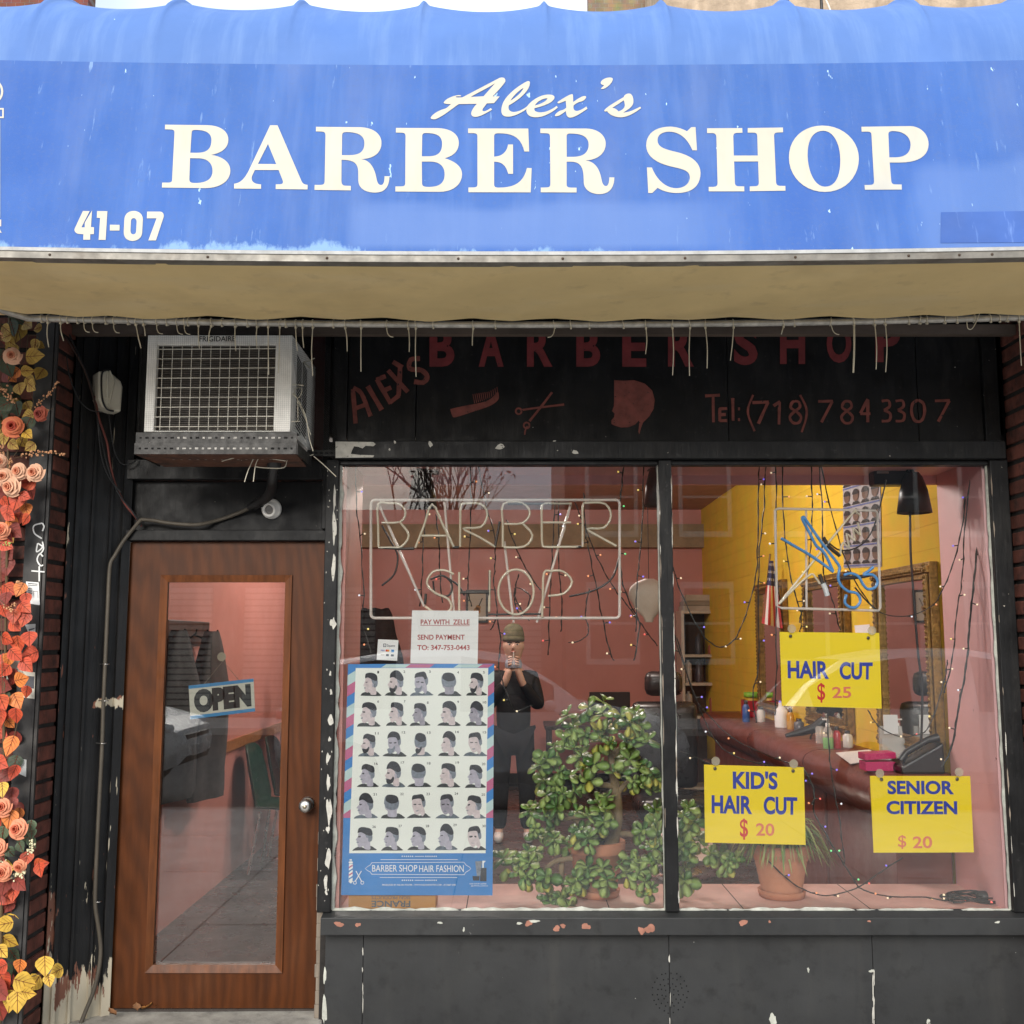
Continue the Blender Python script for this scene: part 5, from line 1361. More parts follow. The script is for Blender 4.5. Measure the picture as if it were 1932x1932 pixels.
for n_, x0, y0, x1, y1 in heads:
    x0, x1, y0 = x0 - 5, x1 + 5, y0 - 7
    back = n_ in (4, 13, 18, 22); frontal = n_ in (15, 3, 12, 24, 30, 23); tall = n_ in (9, 10, 14, 12, 29, 21, 17, 2)
    sk = SK[rr.choice((0, 1, 1, 2, 0))]; cp = CP[1 if rr.random() < 0.3 else 0]
    beard = n_ in (2, 5, 12, 3, 17, 11, 13)
    J = lambda: rr.uniform(-0.015, 0.015)
    def pl(pts, m, l):
        P = smooth_path([(u + J(), v + J(), 0) for u, v in pts] + [(pts[0][0], pts[0][1], 0)], 3)
        mbh.poly([[fq(x0 + p.x * (x1 - x0), y0 + p.y * (y1 - y0), l) for p in P[:-1]]], m)
    top = 0.0 if tall else 0.06
    pl([(0.04, 0.99), (0.14, 0.90), (0.36, 0.84), (0.60, 0.90), (0.78, 0.80), (0.96, 0.90), (1.0, 0.99)], cp, 0.0014)
    if back:
        pl([(0.22, 0.30), (0.24, 0.60), (0.34, 0.72), (0.36, 0.92), (0.70, 0.92), (0.72, 0.70), (0.80, 0.50), (0.78, 0.28), (0.50, 0.12)], sk, 0.0018)
        pl([(0.20, 0.40), (0.24, 0.16), (0.48, top + 0.02), (0.74, 0.14), (0.82, 0.38), (0.76, 0.60), (0.50, 0.66), (0.26, 0.58)], FA, 0.0022)
        pl([(0.24, 0.30), (0.28, 0.12), (0.48, top), (0.72, 0.12), (0.78, 0.34), (0.50, 0.42)], HR, 0.0026)
    elif frontal:
        pl([(0.28, 0.24), (0.26, 0.48), (0.30, 0.66), (0.40, 0.82), (0.50, 0.86), (0.60, 0.80), (0.70, 0.92), (0.80, 0.80), (0.76, 0.55), (0.78, 0.28), (0.54, 0.14)], sk, 0.0018)
        pl([(0.66, 0.30), (0.80, 0.26), (0.82, 0.48), (0.74, 0.56)], FA, 0.0022)
        pl([(0.24, 0.30), (0.30, 0.12), (0.46, top), (0.70, 0.06), (0.80, 0.26), (0.70, 0.34), (0.60, 0.24), (0.36, 0.26)], HR, 0.0024)
        pl([(0.32, 0.44), (0.44, 0.43), (0.44, 0.47), (0.33, 0.48)], HR, 0.0024); pl([(0.52, 0.43), (0.62, 0.44), (0.62, 0.48), (0.53, 0.47)], HR, 0.0024)
        pl([(0.40, 0.70), (0.54, 0.69), (0.50, 0.73), (0.43, 0.73)], FA, 0.0024)
    else:
        pl([(0.34, 0.20), (0.28, 0.36), (0.26, 0.45), (0.17, 0.57), (0.23, 0.61), (0.21, 0.67), (0.25, 0.71), (0.26, 0.80), (0.36, 0.86), (0.50, 0.82), (0.56, 0.95), (0.80, 0.94), (0.78, 0.68), (0.84, 0.46), (0.78, 0.24), (0.56, 0.12)], sk, 0.0018)
        pl([(0.54, 0.26), (0.84, 0.34), (0.85, 0.58), (0.72, 0.66), (0.64, 0.48)], FA, 0.0021)
        pl([(0.26, 0.30), (0.30, 0.12), (0.46, top), (0.66, top + 0.02), (0.82, 0.16), (0.87, 0.36), (0.74, 0.40), (0.58, 0.34), (0.42, 0.26)], HR, 0.0025)
        pl([(0.60, 0.50), (0.68, 0.50), (0.68, 0.62), (0.62, 0.66)], SK[0], 0.0028)
        pl([(0.28, 0.43), (0.38, 0.42), (0.38, 0.46), (0.29, 0.47)], HR, 0.0025)
        pl([(0.22, 0.66), (0.31, 0.66), (0.30, 0.69), (0.23, 0.69)], FA, 0.0025)
    if beard:
        pl([(0.24, 0.70), (0.32, 0.67), (0.44, 0.70), (0.54, 0.58), (0.58, 0.66), (0.50, 0.82), (0.36, 0.88), (0.27, 0.82)], HR if not frontal else FA, 0.003)
    yy = y0 + 5; x1 -= 5
    cx = x1 - (4 if n_ < 6 else 0)
    s_ = str(n_)
    text_q(mbn, s_, rect_q(cx - 5 * len(s_) - 3, yy - 6, cx + 5 * len(s_) - 3, yy + 8, lambda x, y: fq(x, y, 0.0016)), HAIRD, 0.01)
mbh.build('printed_heads', po); mbn.build('printed_numbers', po)
# title block
SERIF = {}
mb = MB(); fz8 = lambda x, y: fq(x, y, 0.0018)
PW = M('poster_ink_white', (0.85, 0.87, 0.86), 0.5, var=0.02, rvar=0)
text_q(mb, 'BARBER SHOP', rect_q(258, 1603, 520, 1642, fz8), PW, 0.004); text_q(mb, 'HAIR FASHION', rect_q(531, 1605, 790, 1644, fz8), PW, 0.004)
text_q(mb, 'PRODUCED BY KELVIN POSTER - WWW.KELVINPOSTER.COM - (917)667-2401', rect_q(316, 1714, 744, 1726, fz8), PW, 0.01)
text_q(mb, 'HAIR CUTS BY LEADERS', rect_q(824, 1709, 922, 1716, fz8), PW, 0.01); text_q(mb, '@OFFICIAL.J.BARGO', rect_q(832, 1721, 930, 1729, fz8), PW, 0.01)
mb.build('title_lettering', po)
mb = MB()
def w8(pts, wd=2.6):
    mb.stroke([fq(*p, 0.0018) for p in pts], wd * 0.325 / 1985 * 4.72, PW)
for y, a_, b_ in ((1572, 307, 755), (1676, 302, 752)):
    w8([(a_, y), (b_, y)])
w8([(258, 1590), (790, 1587)]); w8([(258, 1657), (795, 1660)])
for sx, s_ in ((258, -1), (792, 1)):
    w8([(sx, 1588), (sx + s_ * 12, 1605), (sx + s_ * 26, 1612), (sx + s_ * 40, 1624), (sx + s_ * 26, 1636), (sx + s_ * 12, 1643), (sx, 1659)])
for y in (1553, 1692):
    w8([(505, y), (560, y)])
    for k in range(6):
        for x in (433 + k * 12, 570 + k * 12):
            mb.add([fq(x + dx, y + dy, 0.0018) for dx, dy in ((-4, 0), (0, 5), (4, 0), (0, -5))], [(0, 1, 2, 3)], PW)
mb.build('title_ornament', po)
mb = MB()   # little barber pole, scissors and product bottles
mb.add([fq(x, y, 0.0018) for x, y in ((124, 1596), (146, 1596), (144, 1692), (122, 1692))], [(3, 2, 1, 0)], PW)
for k in range(4):
    mb.add([fq(x, y, 0.002) for x, y in ((123, 1614 + k * 22), (145, 1600 + k * 22), (145, 1609 + k * 22), (123, 1624 + k * 22))], [(3, 2, 1, 0)], (PPK, PBL)[k % 2])
for y, r_ in ((1574, 8), (1588, 13), (1698, 13), (1706, 7)):
    mb.add([fq(134 + r_ * math.cos(a), y + r_ * 0.5 * math.sin(a), 0.0018) for a in (i * PI / 6 for i in range(12))], [tuple(range(12))], PW)
for pts in ([(164, 1638), (198, 1700)], [(196, 1638), (160, 1698)]):
    mb.stroke([fq(*p, 0.0018) for p in pts], 0.0035, PW)
for cx in (158, 201):
    mb.stroke([fq(cx + 9 * math.cos(a), 1706 + 9 * math.sin(a), 0.0019) for a in (i * PI / 6 for i in range(13))], 0.0025, PW)
for pts, m_ in (([(856, 1582), (896, 1580), (886, 1666), (866, 1668)], FA), ([(884, 1620), (922, 1620), (922, 1698), (884, 1698)], HR), ([(898, 1578), (918, 1580), (906, 1592), (906, 1620), (898, 1620)], PW), ([(840, 1668), (882, 1668), (880, 1694), (844, 1694)], HR)):
    mb.poly([[fq(x, y, 0.002) for x, y in pts]], m_)
mb.build('small_emblems', po)
# payment paper and card sticker
ZQ = [fq(490, 125), fq(876, 128), fq(870, 437), fq(480, 432)]
pp = thing('payment_notice', 'white paper payment notice in red print above the haircut poster', 'notice', at(*Z8(680, 280), Yp))
mb = MB(); mb.slab(ZQ, Vector((0, -1, 0)), 0.001, WHITEP); mb.build('sheet', pp)
f = lambda x, y: fq(x, y, 0.0008); mb = MB()
text_q(mb, 'PAY WITH  ZELLE', rect_q(540, 178, 824, 208, f), INKT, 0.022); mb.build('lettering', pp); mb = MB(); text_q(mb, 'SEND PAYMENT', rect_q(522, 266, 795, 296, f), INKT, 0.022); mb.build('lettering', pp); mb = MB(); text_q(mb, 'TO: 347-753-0443', rect_q(520, 326, 824, 357, f), INKT, 0.022)
mb.build('lettering', pp); mb = MB(); mb.add([f(538, 214), f(538, 211), f(824, 213), f(824, 216)], [(1, 2, 3, 0)], INKT); mb.build('underline', pp)
st = thing('card_sticker', 'small white card payment sticker left of the payment notice', 'sticker', at(*Z8(350, 355), Yp))
SQ = [fq(293, 293), fq(411, 298), fq(403, 418), fq(284, 412)]
mb = MB(); mb.slab(SQ, Vector((0, -1, 0)), 0.001, WHITEP); mb.build('sheet', st)
mb = MB(); f = F4(SQ, (0, -0.0008, 0))
def qd(u0, v0, u1, v1, m, l=0):
    ff = F4(SQ, (0, -0.0008 - l, 0)); mb.add([ff(u0, v1), ff(u1, v1), ff(u1, v0), ff(u0, v0)], [(0, 1, 2, 3)], m)
GI = M('ink_grey', (0.07, 0.09, 0.12), 0.6, var=0, rvar=0)
qd(0.27, 0.2, 0.42, 0.36, GI); qd(0.30, 0.23, 0.39, 0.33, WHITEP, 0.0004); qd(0.33, 0.26, 0.36, 0.30, GI, 0.0008)
text_q(mb, 'Square', [f(0.46, 0.21), f(0.84, 0.21), f(0.84, 0.38), f(0.46, 0.38)], GI, 0.01)
text_q(mb, 'VISA', [f(0.16, 0.49), f(0.36, 0.49), f(0.36, 0.57), f(0.16, 0.57)], INKB, 0.02)
for u, c_ in ((0.46, INKR), (0.54, M('ink_orange', (0.8, 0.3, 0.02), 0.6, var=0))):
    mb.add([f(u + 0.055 * math.cos(a), 0.53 + 0.055 * math.sin(a)) + Vector((0, -0.0002 * u * 3, 0)) for a in (i * PI / 8 for i in range(16))], [tuple(range(16))], c_)
qd(0.68, 0.47, 0.82, 0.60, M('ink_sky', (0.03, 0.25, 0.6), 0.6, var=0)); qd(0.44, 0.70, 0.58, 0.80, GI); qd(0.68, 0.70, 0.82, 0.80, GI)
qd(0.18, 0.735, 0.36, 0.765, M('ink_pale', (0.4, 0.3, 0.25), 0.6, var=0))
mb.build('printed_marks', st)
# cardboard box behind the poster, printed upside down
KRAFT = M('kraft_card', (0.46, 0.22, 0.06), 0.8, var=0.12, scale=8)
a, b = at(657, 1724, 0.03), at(823, 1600, 0.03)
cbx = thing('cardboard_box', 'brown cardboard box standing behind the haircut poster', 'box', ((a.x + b.x) / 2, 0.1, 0.571))
mb = MB(); mb.box(a.x, b.x, 0.03, 0.16, 0.572, 0.82, KRAFT); mb.build('box_body', cbx, bevel=0.003)
mb = MB(); f = lambda x, y: fq(x, y, 0.0) + Vector((0, 0.029 - Yp + 0.0, 0))
f = lambda x, y: at(*Z8(x, y), 0.029)
BI = M('box_ink', (0.10, 0.11, 0.12), 0.7, var=0)
text_q(mb, 'FRANCE', rect_q(254, 1810, 480, 1848, f), BI, 0.03, True); text_q(mb, 'SIGN PRODUCTS', rect_q(254, 1782, 480, 1802, f), BI, 0.01, True); mb.build('lettering', cbx)

# neon signs (unlit glass tube)
TUBE = M('clear_neon_tube', (0.80, 0.74, 0.58), 0.12, var=0.1, alpha=0.62, rvar=0, spec=0.8)
TFRM = M('clear_acrylic_tube', (0.82, 0.76, 0.70), 0.15, var=0.1, alpha=0.6, rvar=0)
TBLK = M('blacked_out_tube', (0.03, 0.028, 0.025), 0.4, var=0.3)
TBLU = M('blue_neon_tube', (0.10, 0.33, 0.70), 0.2, var=0.05, rvar=0, spec=0.6)
TWHT = M('tube_end_white', (0.7, 0.72, 0.74), 0.4, var=0.1)
def rrect(x0, y0, x1, y1, r_):
    pts = []
    for cx, cy, a0 in ((x1 - r_, y0 + r_, -90), (x1 - r_, y1 - r_, 0), (x0 + r_, y1 - r_, 90), (x0 + r_, y0 + r_, 180)):
        for k in range(5):
            a = R(a0 + k * 22.5)
            pts.append((cx + r_ * math.cos(a), cy + r_ * math.sin(a)))
    return pts + [pts[0]]
def neon(t, name, zf, Y, strokes, rad, mat, sm=3):
    mb = MB()
    for pts in strokes:
        P = [at(*zf(*p), Y) for p in pts]
        if sm and len(P) > 2:
            P = smooth_path(P, sm)
        mb.tube(P, rad, mat, 8)
    return mb.build(name, t)
ns = thing('neon_sign', 'unlit clear glass BARBER SHOP neon sign in rounded tube frame', 'neon sign', at(*Z6(925, 1400), 0.08))
neon(ns, 'tube_frame', Z6, 0.085, [rrect(240, 1070, 1620, 1725, 22)], 0.0068, TFRM, 0)
neon(ns, 'support_strut', Z6, 0.095, [[(282, 1090), (535, 1660)]], 0.006, TFRM); neon(ns, 'support_strut', Z6, 0.095, [[(648, 1080), (700, 1690)]], 0.006, TFRM)
neon(ns, 'support_strut', Z6, 0.095, [[(980, 1300), (1032, 1750)]], 0.006, TFRM); neon(ns, 'support_strut', Z6, 0.095, [[(1350, 1090), (1160, 1750)]], 0.006, TFRM)
L6 = {'B': [[(282, 1330), (280, 1210), (280, 1092), (340, 1088), (400, 1093), (432, 1140), (402, 1192), (300, 1196)], [(402, 1194), (450, 1265), (410, 1328), (350, 1334), (282, 1334)]],
      'A': [[(486, 1336), (532, 1220), (580, 1092), (640, 1210), (700, 1330)], [(520, 1268), (655, 1268)]],
      'R': [[(735, 1330), (736, 1200), (738, 1104), (755, 1090), (850, 1092), (886, 1150), (850, 1220), (752, 1228), (840, 1275), (930, 1330)]],
      'B2': [[(972, 1330), (972, 1210), (975, 1092), (1080, 1087), (1122, 1140), (1082, 1198), (980, 1202)], [(1082, 1202), (1136, 1265), (1092, 1328), (976, 1332)]],
      'E': [[(1355, 1090), (1270, 1090), (1205, 1090), (1188, 1110), (1188, 1210), (1191, 1315), (1212, 1330), (1300, 1330), (1390, 1330)], [(1190, 1195), (1350, 1195)]],
      'R2': [[(1415, 1330), (1415, 1210), (1416, 1102), (1440, 1086), (1540, 1092), (1572, 1160), (1532, 1224), (1440, 1230), (1520, 1280), (1602, 1325)]],
      'S': [[(700, 1482), (650, 1460), (585, 1468), (550, 1530), (595, 1585), (668, 1618), (684, 1672), (620, 1706), (540, 1660)]],
      'H': [[(730, 1470), (730, 1690)], [(900, 1460), (896, 1690)]],
      'O': [[(1045 + 98 * math.sin(a), 1580 - 125 * math.cos(a)) for a in (i * PI / 8 for i in range(17))]],
      'P': [[(1190, 1720), (1194, 1600), (1200, 1475), (1240, 1464), (1305, 1466), (1356, 1522), (1312, 1588), (1222, 1602)]]}
for k, st_ in L6.items():
    neon(ns, 'letter_tube', Z6, 0.072, st_, 0.0056, TUBE)
neon(ns, 'dark_joint', Z6, 0.073, [[(284, 1334), (400, 1340), (480, 1340)], [(695, 1332), (728, 1332)], [(955, 1190), (940, 1270), (928, 1332)], [(1380, 1331), (1408, 1330)], [(735, 1583), (895, 1582)], [(900, 1470), (896, 1600)], [(545, 1590), (540, 1650)], [(1000, 1090), (1340, 1090)]], 0.0062, TBLK, 0)
neon(ns, 'lead_wire', Z6, 0.09, [[(300, 1210), (350, 1300), (388, 1380), (370, 1480), (300, 1545)], [(570, 1510), (640, 1490), (690, 1540), (670, 1600), (600, 1590), (585, 1520)], [(640, 1490), (720, 1540), (760, 1600)], [(1340, 1605), (1480, 1570), (1580, 1500), (1620, 1380)], [(890, 1705), (1190, 1702)]], 0.0045, BLKPL, 5)
sc_ = thing('neon_scissors', 'blue neon scissors with clear comb in a square tube frame', 'neon sign', at(*Z7(875, 1360), 0.08))
neon(sc_, 'tube_frame', Z7, 0.085, [[(590, 1094), (608, 1086), (1130, 1096), (1142, 1110), (1158, 1620), (1148, 1636), (625, 1622), (600, 1610), (590, 1094)]], 0.0062, TFRM, 0)
neon(sc_, 'support_strut', Z7, 0.092, [[(757, 1090), (760, 1635)]], 0.0055, TFRM)
neon(sc_, 'blue_tube', Z7, 0.07, [[(622, 1245), (690, 1285), (760, 1325), (840, 1378), (905, 1428)], [(903, 1425), (870, 1350), (845, 1312), (812, 1285), (775, 1215), (738, 1145), (742, 1132), (755, 1145), (840, 1268), (930, 1385), (936, 1420), (930, 1460), (946, 1500), (985, 1532), (1030, 1542), (1050, 1580), (1030, 1615), (995, 1618), (966, 1592), (975, 1550)],
     [(960, 1445), (1000, 1435), (1040, 1452), (1062, 1490), (1090, 1520), (1130, 1510), (1142, 1475), (1115, 1442), (1065, 1442), (1092, 1425), (1120, 1400)]], 0.0068, TBLU)
neon(sc_, 'clear_tube', Z7, 0.075, [[(610, 1600), (820, 1340), (1005, 1115), (1030, 1108), (1052, 1125)], [(612, 1600), (700, 1510), (782, 1440), (810, 1460), (832, 1492)], [(940, 1340), (955, 1270), (990, 1300), (975, 1220), (1020, 1260), (1010, 1190), (1050, 1230), (1035, 1160)]], 0.0052, TUBE)
neon(sc_, 'tube_end', Z7, 0.072, [[(848, 1490), (862, 1520), (872, 1556)]], 0.012, TWHT, 0)
neon(sc_, 'dark_joint', Z7, 0.078, [[(850, 1240), (880, 1290), (940, 1340)], [(830, 1440), (848, 1492)], [(940, 1460), (1040, 1455), (1110, 1440)]], 0.009, TBLK)
neon(sc_, 'cord', Z7, 0.09, [[(870, 1260), (940, 1310), (1040, 1290), (1120, 1190), (1190, 930)], [(1020, 1510), (1090, 1590), (1150, 1640)]], 0.0035, BLKPL, 5)

# fairy lights
WIRE = M('dark_green_wire', (0.014, 0.016, 0.014), 0.5, var=0.3)
BC = {'w': (1.0, 0.80, 0.50), 'v': (0.22, 0.14, 1.0), 'o': (1.0, 0.33, 0.08), 'r': (1.0, 0.06, 0.03), 'g': (0.1, 0.9, 0.25), 'c': (0.85, 0.9, 1.0), 'y': (1.0, 0.75, 0.15)}
BMAT = {k: M('fairy_bulb_%s' % n, tuple(0.6 * x + 0.2 for x in c), 0.3, var=0, emit=(c, 0.4), rvar=0) for (k, c), n in zip(BC.items(), ('warm', 'violet', 'orange', 'red', 'green', 'white', 'yellow'))}
STRANDS = []
def strand(label, zf, pts, Y, bulbs, rad=0.0022):
    P0 = [at(*zf(*p), Y + 0.03 * math.sin(i * 2.1 + pts[0][0])) for i, p in enumerate(pts)]
    t = thing('fairy_light_strand', label, 'fairy lights', P0[0], 'fairy lights in the display window')
    P = smooth_path(P0, 7)
    P = [p + Vector((0.004 * noise.noise(Vector((i * 0.5, pts[0][0], 1))), 0.004 * noise.noise(Vector((i * 0.5, pts[0][0], 7))), 0)) for i, p in enumerate(P)]
    mb = MB(); mb.tube(P, rad, WIRE, 6)
    mb.tube([p + Vector((0.0035 * math.sin(i * 1.3), 0.0035 * math.cos(i * 1.3), 0)) for i, p in enumerate(P)], rad * 0.8, WIRE, 5)
    mb.build('wire', t)
    rr = random.Random(int(pts[0][0] * 3 + pts[-1][1]))
    n = len(bulbs)
    for k, c in enumerate(bulbs):
        i = int((k + 0.6) / n * (len(P) - 1))
        sx = rr.choice((-1, 1))
        p = P[i]
        e = p + Vector((sx * rr.uniform(0.012, 0.022), -0.004, rr.uniform(-0.008, 0.008)))
        mb = MB(); mb.tube([p, e], 0.0026, WIRE, 5); q = e + Vector((sx * 0.006, 0, 0)); mb.ball(q, 0.0047, BMAT[c], 8, 6); mb.build('bulb', t)
S = strand
S('fairy light wire dropping down the left edge of the window beside the poster', Z6, [(155, 850), (160, 1100), (182, 1300), (200, 1600), (190, 1750), (215, 1830), (240, 1920)], 0.14, 'vwcyo')
S('fairy light wire hanging through the letter A of the neon sign', Z6, [(545, 1040), (540, 1200), (530, 1300), (525, 1480), (512, 1660)], 0.16, 'woc')
S('fairy light wire hanging through the neon letter R left of centre', Z6, [(790, 845), (795, 1100), (785, 1400), (778, 1560), (800, 1660)], 0.15, 'oywo')
S('short fairy light wire between the neon strut and the letter S', Z6, [(600, 1150), (618, 1300), (622, 1450), (635, 1640)], 0.18, 'or')
S('fairy light wire trailing from window top past the letters R and B', Z6, [(830, 850), (880, 1100), (925, 1260), (930, 1400), (922, 1520), (940, 1700), (905, 1790)], 0.2, 'wvyco')
S('fairy light wire slanting from the second B to the letter P', Z6, [(990, 1180), (1040, 1320), (1100, 1450), (1180, 1570)], 0.17, 'yww')
S('fairy light wire hanging behind the left side of the letter E', Z6, [(1262, 1065), (1250, 1300), (1240, 1480), (1230, 1700), (1225, 1930)], 0.14, 'vcowr')
S('fairy light wire hanging behind the right side of the letter E', Z6, [(1282, 1065), (1280, 1280), (1285, 1480), (1300, 1640), (1295, 1800)], 0.19, 'cwo')
S('fairy light wire dropping from the last neon R towards the jade plant', Z6, [(1420, 1030), (1432, 1250), (1450, 1350), (1500, 1600), (1550, 1850), (1585, 1960)], 0.15, 'wvovw')
S('fairy light wire sagging between the last R and the pale hanging bag', Z6, [(1370, 1080), (1440, 1250), (1500, 1400), (1590, 1560), (1660, 1650), (1740, 1760), (1830, 1880)], 0.21, 'yoowr')
S('fairy light wire hanging left of the window mullion from the top', Z6, [(1650, 845), (1630, 1000), (1618, 1200), (1628, 1480), (1680, 1650), (1730, 1760), (1700, 1960)], 0.16, 'yggwvy', 0.0026)
S('fairy light wire hanging right beside the window mullion in the left pane', Z6, [(1752, 850), (1748, 1160), (1730, 1400), (1715, 1560), (1712, 1800)], 0.13, 'yvvo')
S('fairy light loop dangling under the neon letter O', Z6, [(1060, 1480), (1040, 1600), (1090, 1690), (1120, 1600), (1040, 1560), (1050, 1680), (1120, 1740)], 0.15, 'vw')
S('fairy light wire curling up under the neon letter P', Z6, [(1450, 1560), (1430, 1700), (1448, 1800), (1400, 1850), (1340, 1860)], 0.19, 'vw')
S('fairy light wire trailing down past the photographer reflection and poster edge', Z6, [(935, 1700), (960, 1850), (950, 2000), (1000, 2160), (1040, 2240), (1130, 2210)], 0.2, 'voyw', 0.0028)
S('fairy light wire swooping from top to the shelf cabinet at left of right pane', Z7, [(505, 815), (500, 1000), (495, 1350), (470, 1530), (400, 1740), (350, 1810), (280, 1830), (190, 1750), (80, 1530), (40, 1400)], 0.15, 'vovwwvw')
S('fairy light wire hanging before the small flag', Z7, [(540, 815), (530, 1080), (505, 1330), (500, 1600), (500, 1940), (470, 2080), (490, 2240)], 0.2, 'wwovwo')
S('straight fairy light wire just left of the scissors frame', Z7, [(595, 815), (596, 1000), (595, 1500), (597, 1940), (590, 2200)], 0.13, 'wcov')
S('fairy light wire hanging inside left side of the scissors frame', Z7, [(628, 815), (640, 1200), (680, 1480), (730, 1650), (725, 1750)], 0.17, 'oywy')
S('fairy light wire hanging behind the open scissors blades', Z7, [(785, 815), (790, 1100), (785, 1250), (770, 1400), (745, 1580), (720, 1700)], 0.19, 'wvyw')
S('short fairy light wire ending behind the scissors pivot', Z7, [(825, 815), (845, 1100), (845, 1300), (860, 1480), (900, 1580), (940, 1740)], 0.15, 'cvvw')
S('long fairy light wire looping past the scissors handles to the top right', Z7, [(830, 825), (930, 1240), (1030, 1490), (1150, 1640), (1300, 1665), (1420, 1620), (1480, 1550), (1560, 1350), (1610, 1100), (1625, 825)], 0.22, 'vwwcowvb'.replace('b', 'v'))
S('fairy light wire hanging down the pink side near the right stile', Z7, [(1655, 815), (1612, 1200), (1600, 1450), (1570, 1640), (1545, 1900), (1500, 2080)], 0.14, 'vwwyw')
S('thick bundle of fairy light wire on the far right of the window', Z7, [(1722, 1210), (1690, 1215), (1665, 1450), (1640, 1700), (1620, 1940), (1580, 2150), (1545, 2360), (1490, 2480)], 0.11, 'vwwwcww', 0.004)
S('fairy light wire falling from the cabinet to the KIDS sign', ZR, [(40, 150), (110, 360), (200, 600), (280, 750), (400, 830), (560, 870)], 0.12, 'gvcyv')
S('fairy light wire running down behind the KIDS sign from the left', ZR, [(60, 180), (150, 480), (215, 580), (360, 720), (560, 820), (740, 890), (800, 1010), (790, 1080)], 0.17, 'wvowvr')
S('fairy light wire crossing from mullion to left corner of KIDS sign', ZR, [(55, 785), (140, 815), (240, 862)], 0.1, '' or 'w')
S('fairy light wire falling from the KIDS sign to the pink shelf', ZR, [(745, 890), (800, 1010), (800, 1120), (870, 1250), (960, 1400), (1040, 1525)], 0.2, 'vovgg', 0.003)
S('fairy light wire drooping in front of the ribbed flower pot', ZR, [(550, 1380), (680, 1500), (800, 1560), (900, 1568), (1040, 1525), (1150, 1450), (1280, 1365)], 0.17, 'vowrv', 0.0026)
S('fairy light wire dangling below the HAIR CUT sign', ZR, [(872, 570), (882, 800), (900, 950), (940, 1180), (965, 1400)], 0.18, 'wvcg')
S('fairy light wire sagging right below the HAIR CUT sign', ZR, [(1090, 570), (1150, 660), (1250, 710), (1330, 710), (1420, 660), (1500, 420), (1520, 300)], 0.2, 'ywryw')
S('fairy light wire lying on the pink shelf between pot and cable pile', ZR, [(1040, 1528), (1130, 1562), (1240, 1578), (1400, 1580), (1500, 1596), (1600, 1590), (1700, 1596)], 0.16, 'owywr', 0.003)
pile = []
rr = random.Random(9)
cpt = at(*ZR(1660, 1585), 0.17)
for i in range(60):
    a = i * 0.83
    r_ = 0.055 + 0.05 * rr.random()
    pile.append(Vector((cpt.x + math.cos(a) * r_ * 1.5, 0.18 + math.sin(a) * r_ * 0.9, 0.578 + 0.035 * rr.random() * (1 - r_ * 4))))
t = thing('cable_pile', 'tangled pile of dark fairy light cable on the shelf at lower right', 'cable', (cpt.x, 0.18, 0.572))
mb = MB(); mb.tube(smooth_path(pile, 4), 0.0032, WIRE, 6); mb.build('cable', t)
c2 = at(*ZR(1720, 1575), 0.2)
mb = MB(); mb.ball(c2 + Vector((0, 0, 0)), 0.03, WIRE, 12, 8, (1.4, 0.9, 0.8)); mb.build('cable_knot', t)
for k, c in enumerate('rwvr'):
    mb = MB(); mb.ball(pile[k * 13 + 5] + Vector((0, -0.01, 0.006)), 0.006, BMAT[c], 8, 6); mb.build('bulb', t)

# black spot lamps clamped under the display soffit
def spot(label, cx, y0, y1, wd, box_, Y, cord):
    p0, p1_ = at(cx, y0, Y), at(cx, y1, Y)
    t = thing('spot_lamp', label, 'lamp', (p0.x, Y, 2.545), 'black spot lamps under the display ceiling')
    h = p0.z - p1_.z
    r_ = wd / 1985 * (Y - CAM.y) / 2
    mb = MB(); mb.lathe([(r_ * 0.35, 0), (r_ * 0.55, -h * 0.12), (r_ * 0.8, -h * 0.45), (r_ * 1.0, -h), (r_ * 0.93, -h), (r_ * 0.7, -h * 0.5)], p0, BLKPL, 28); mb.build('lamp_shade', t)
    mb = MB(); mb.tube([p0 + Vector((0, 0, -0.01)), p0 + Vector((-0.01, 0, 0.03)), (p0.x - 0.03, Y, 2.545)], 0.012, BLKPL, 8); mb.build('bracket', t)
    a, b = at(box_[0], box_[3], Y + 0.05), at(box_[2], box_[1], Y + 0.05)
    mb = MB(); mb.box(a.x, b.x, Y + 0.02, Y + 0.10, a.z, min(b.z, 2.544), BLKPL); mb.build('clamp', t, bevel=0.004)
    if cord:
        mb = MB(); mb.tube(smooth_path([at(*c, Y) for c in cord], 6), 0.006, BLKPL, 8); mb.build('cord', t)
    return t
lm = spot('black bell spot lamp with long cord before the yellow wall', 1722, 892, 968, 64, (1646, 883, 1722, 916), 0.36, [(1717, 960), (1718, 1040), (1722, 1100), (1732, 1230), (1740, 1300), (1738, 1400)])
a = at(*Z7(1130, 872), 0.40); b = at(*Z7(1195, 900), 0.40)
mb = MB(); mb.box(a.x, b.x, 0.378, 0.379, b.z, a.z, M('grey_label', (0.35, 0.33, 0.3), 0.6)); mb.build('label_plate', lm)
spot('black bell spot lamp above the letter A of neon sign', 797, 885, 958, 58, (772, 886, 828, 893), 0.34, None)
spot('black bell spot lamp partly behind the window mullion', 1238, 880, 955, 50, (1222, 872, 1256, 884), 0.3, None)
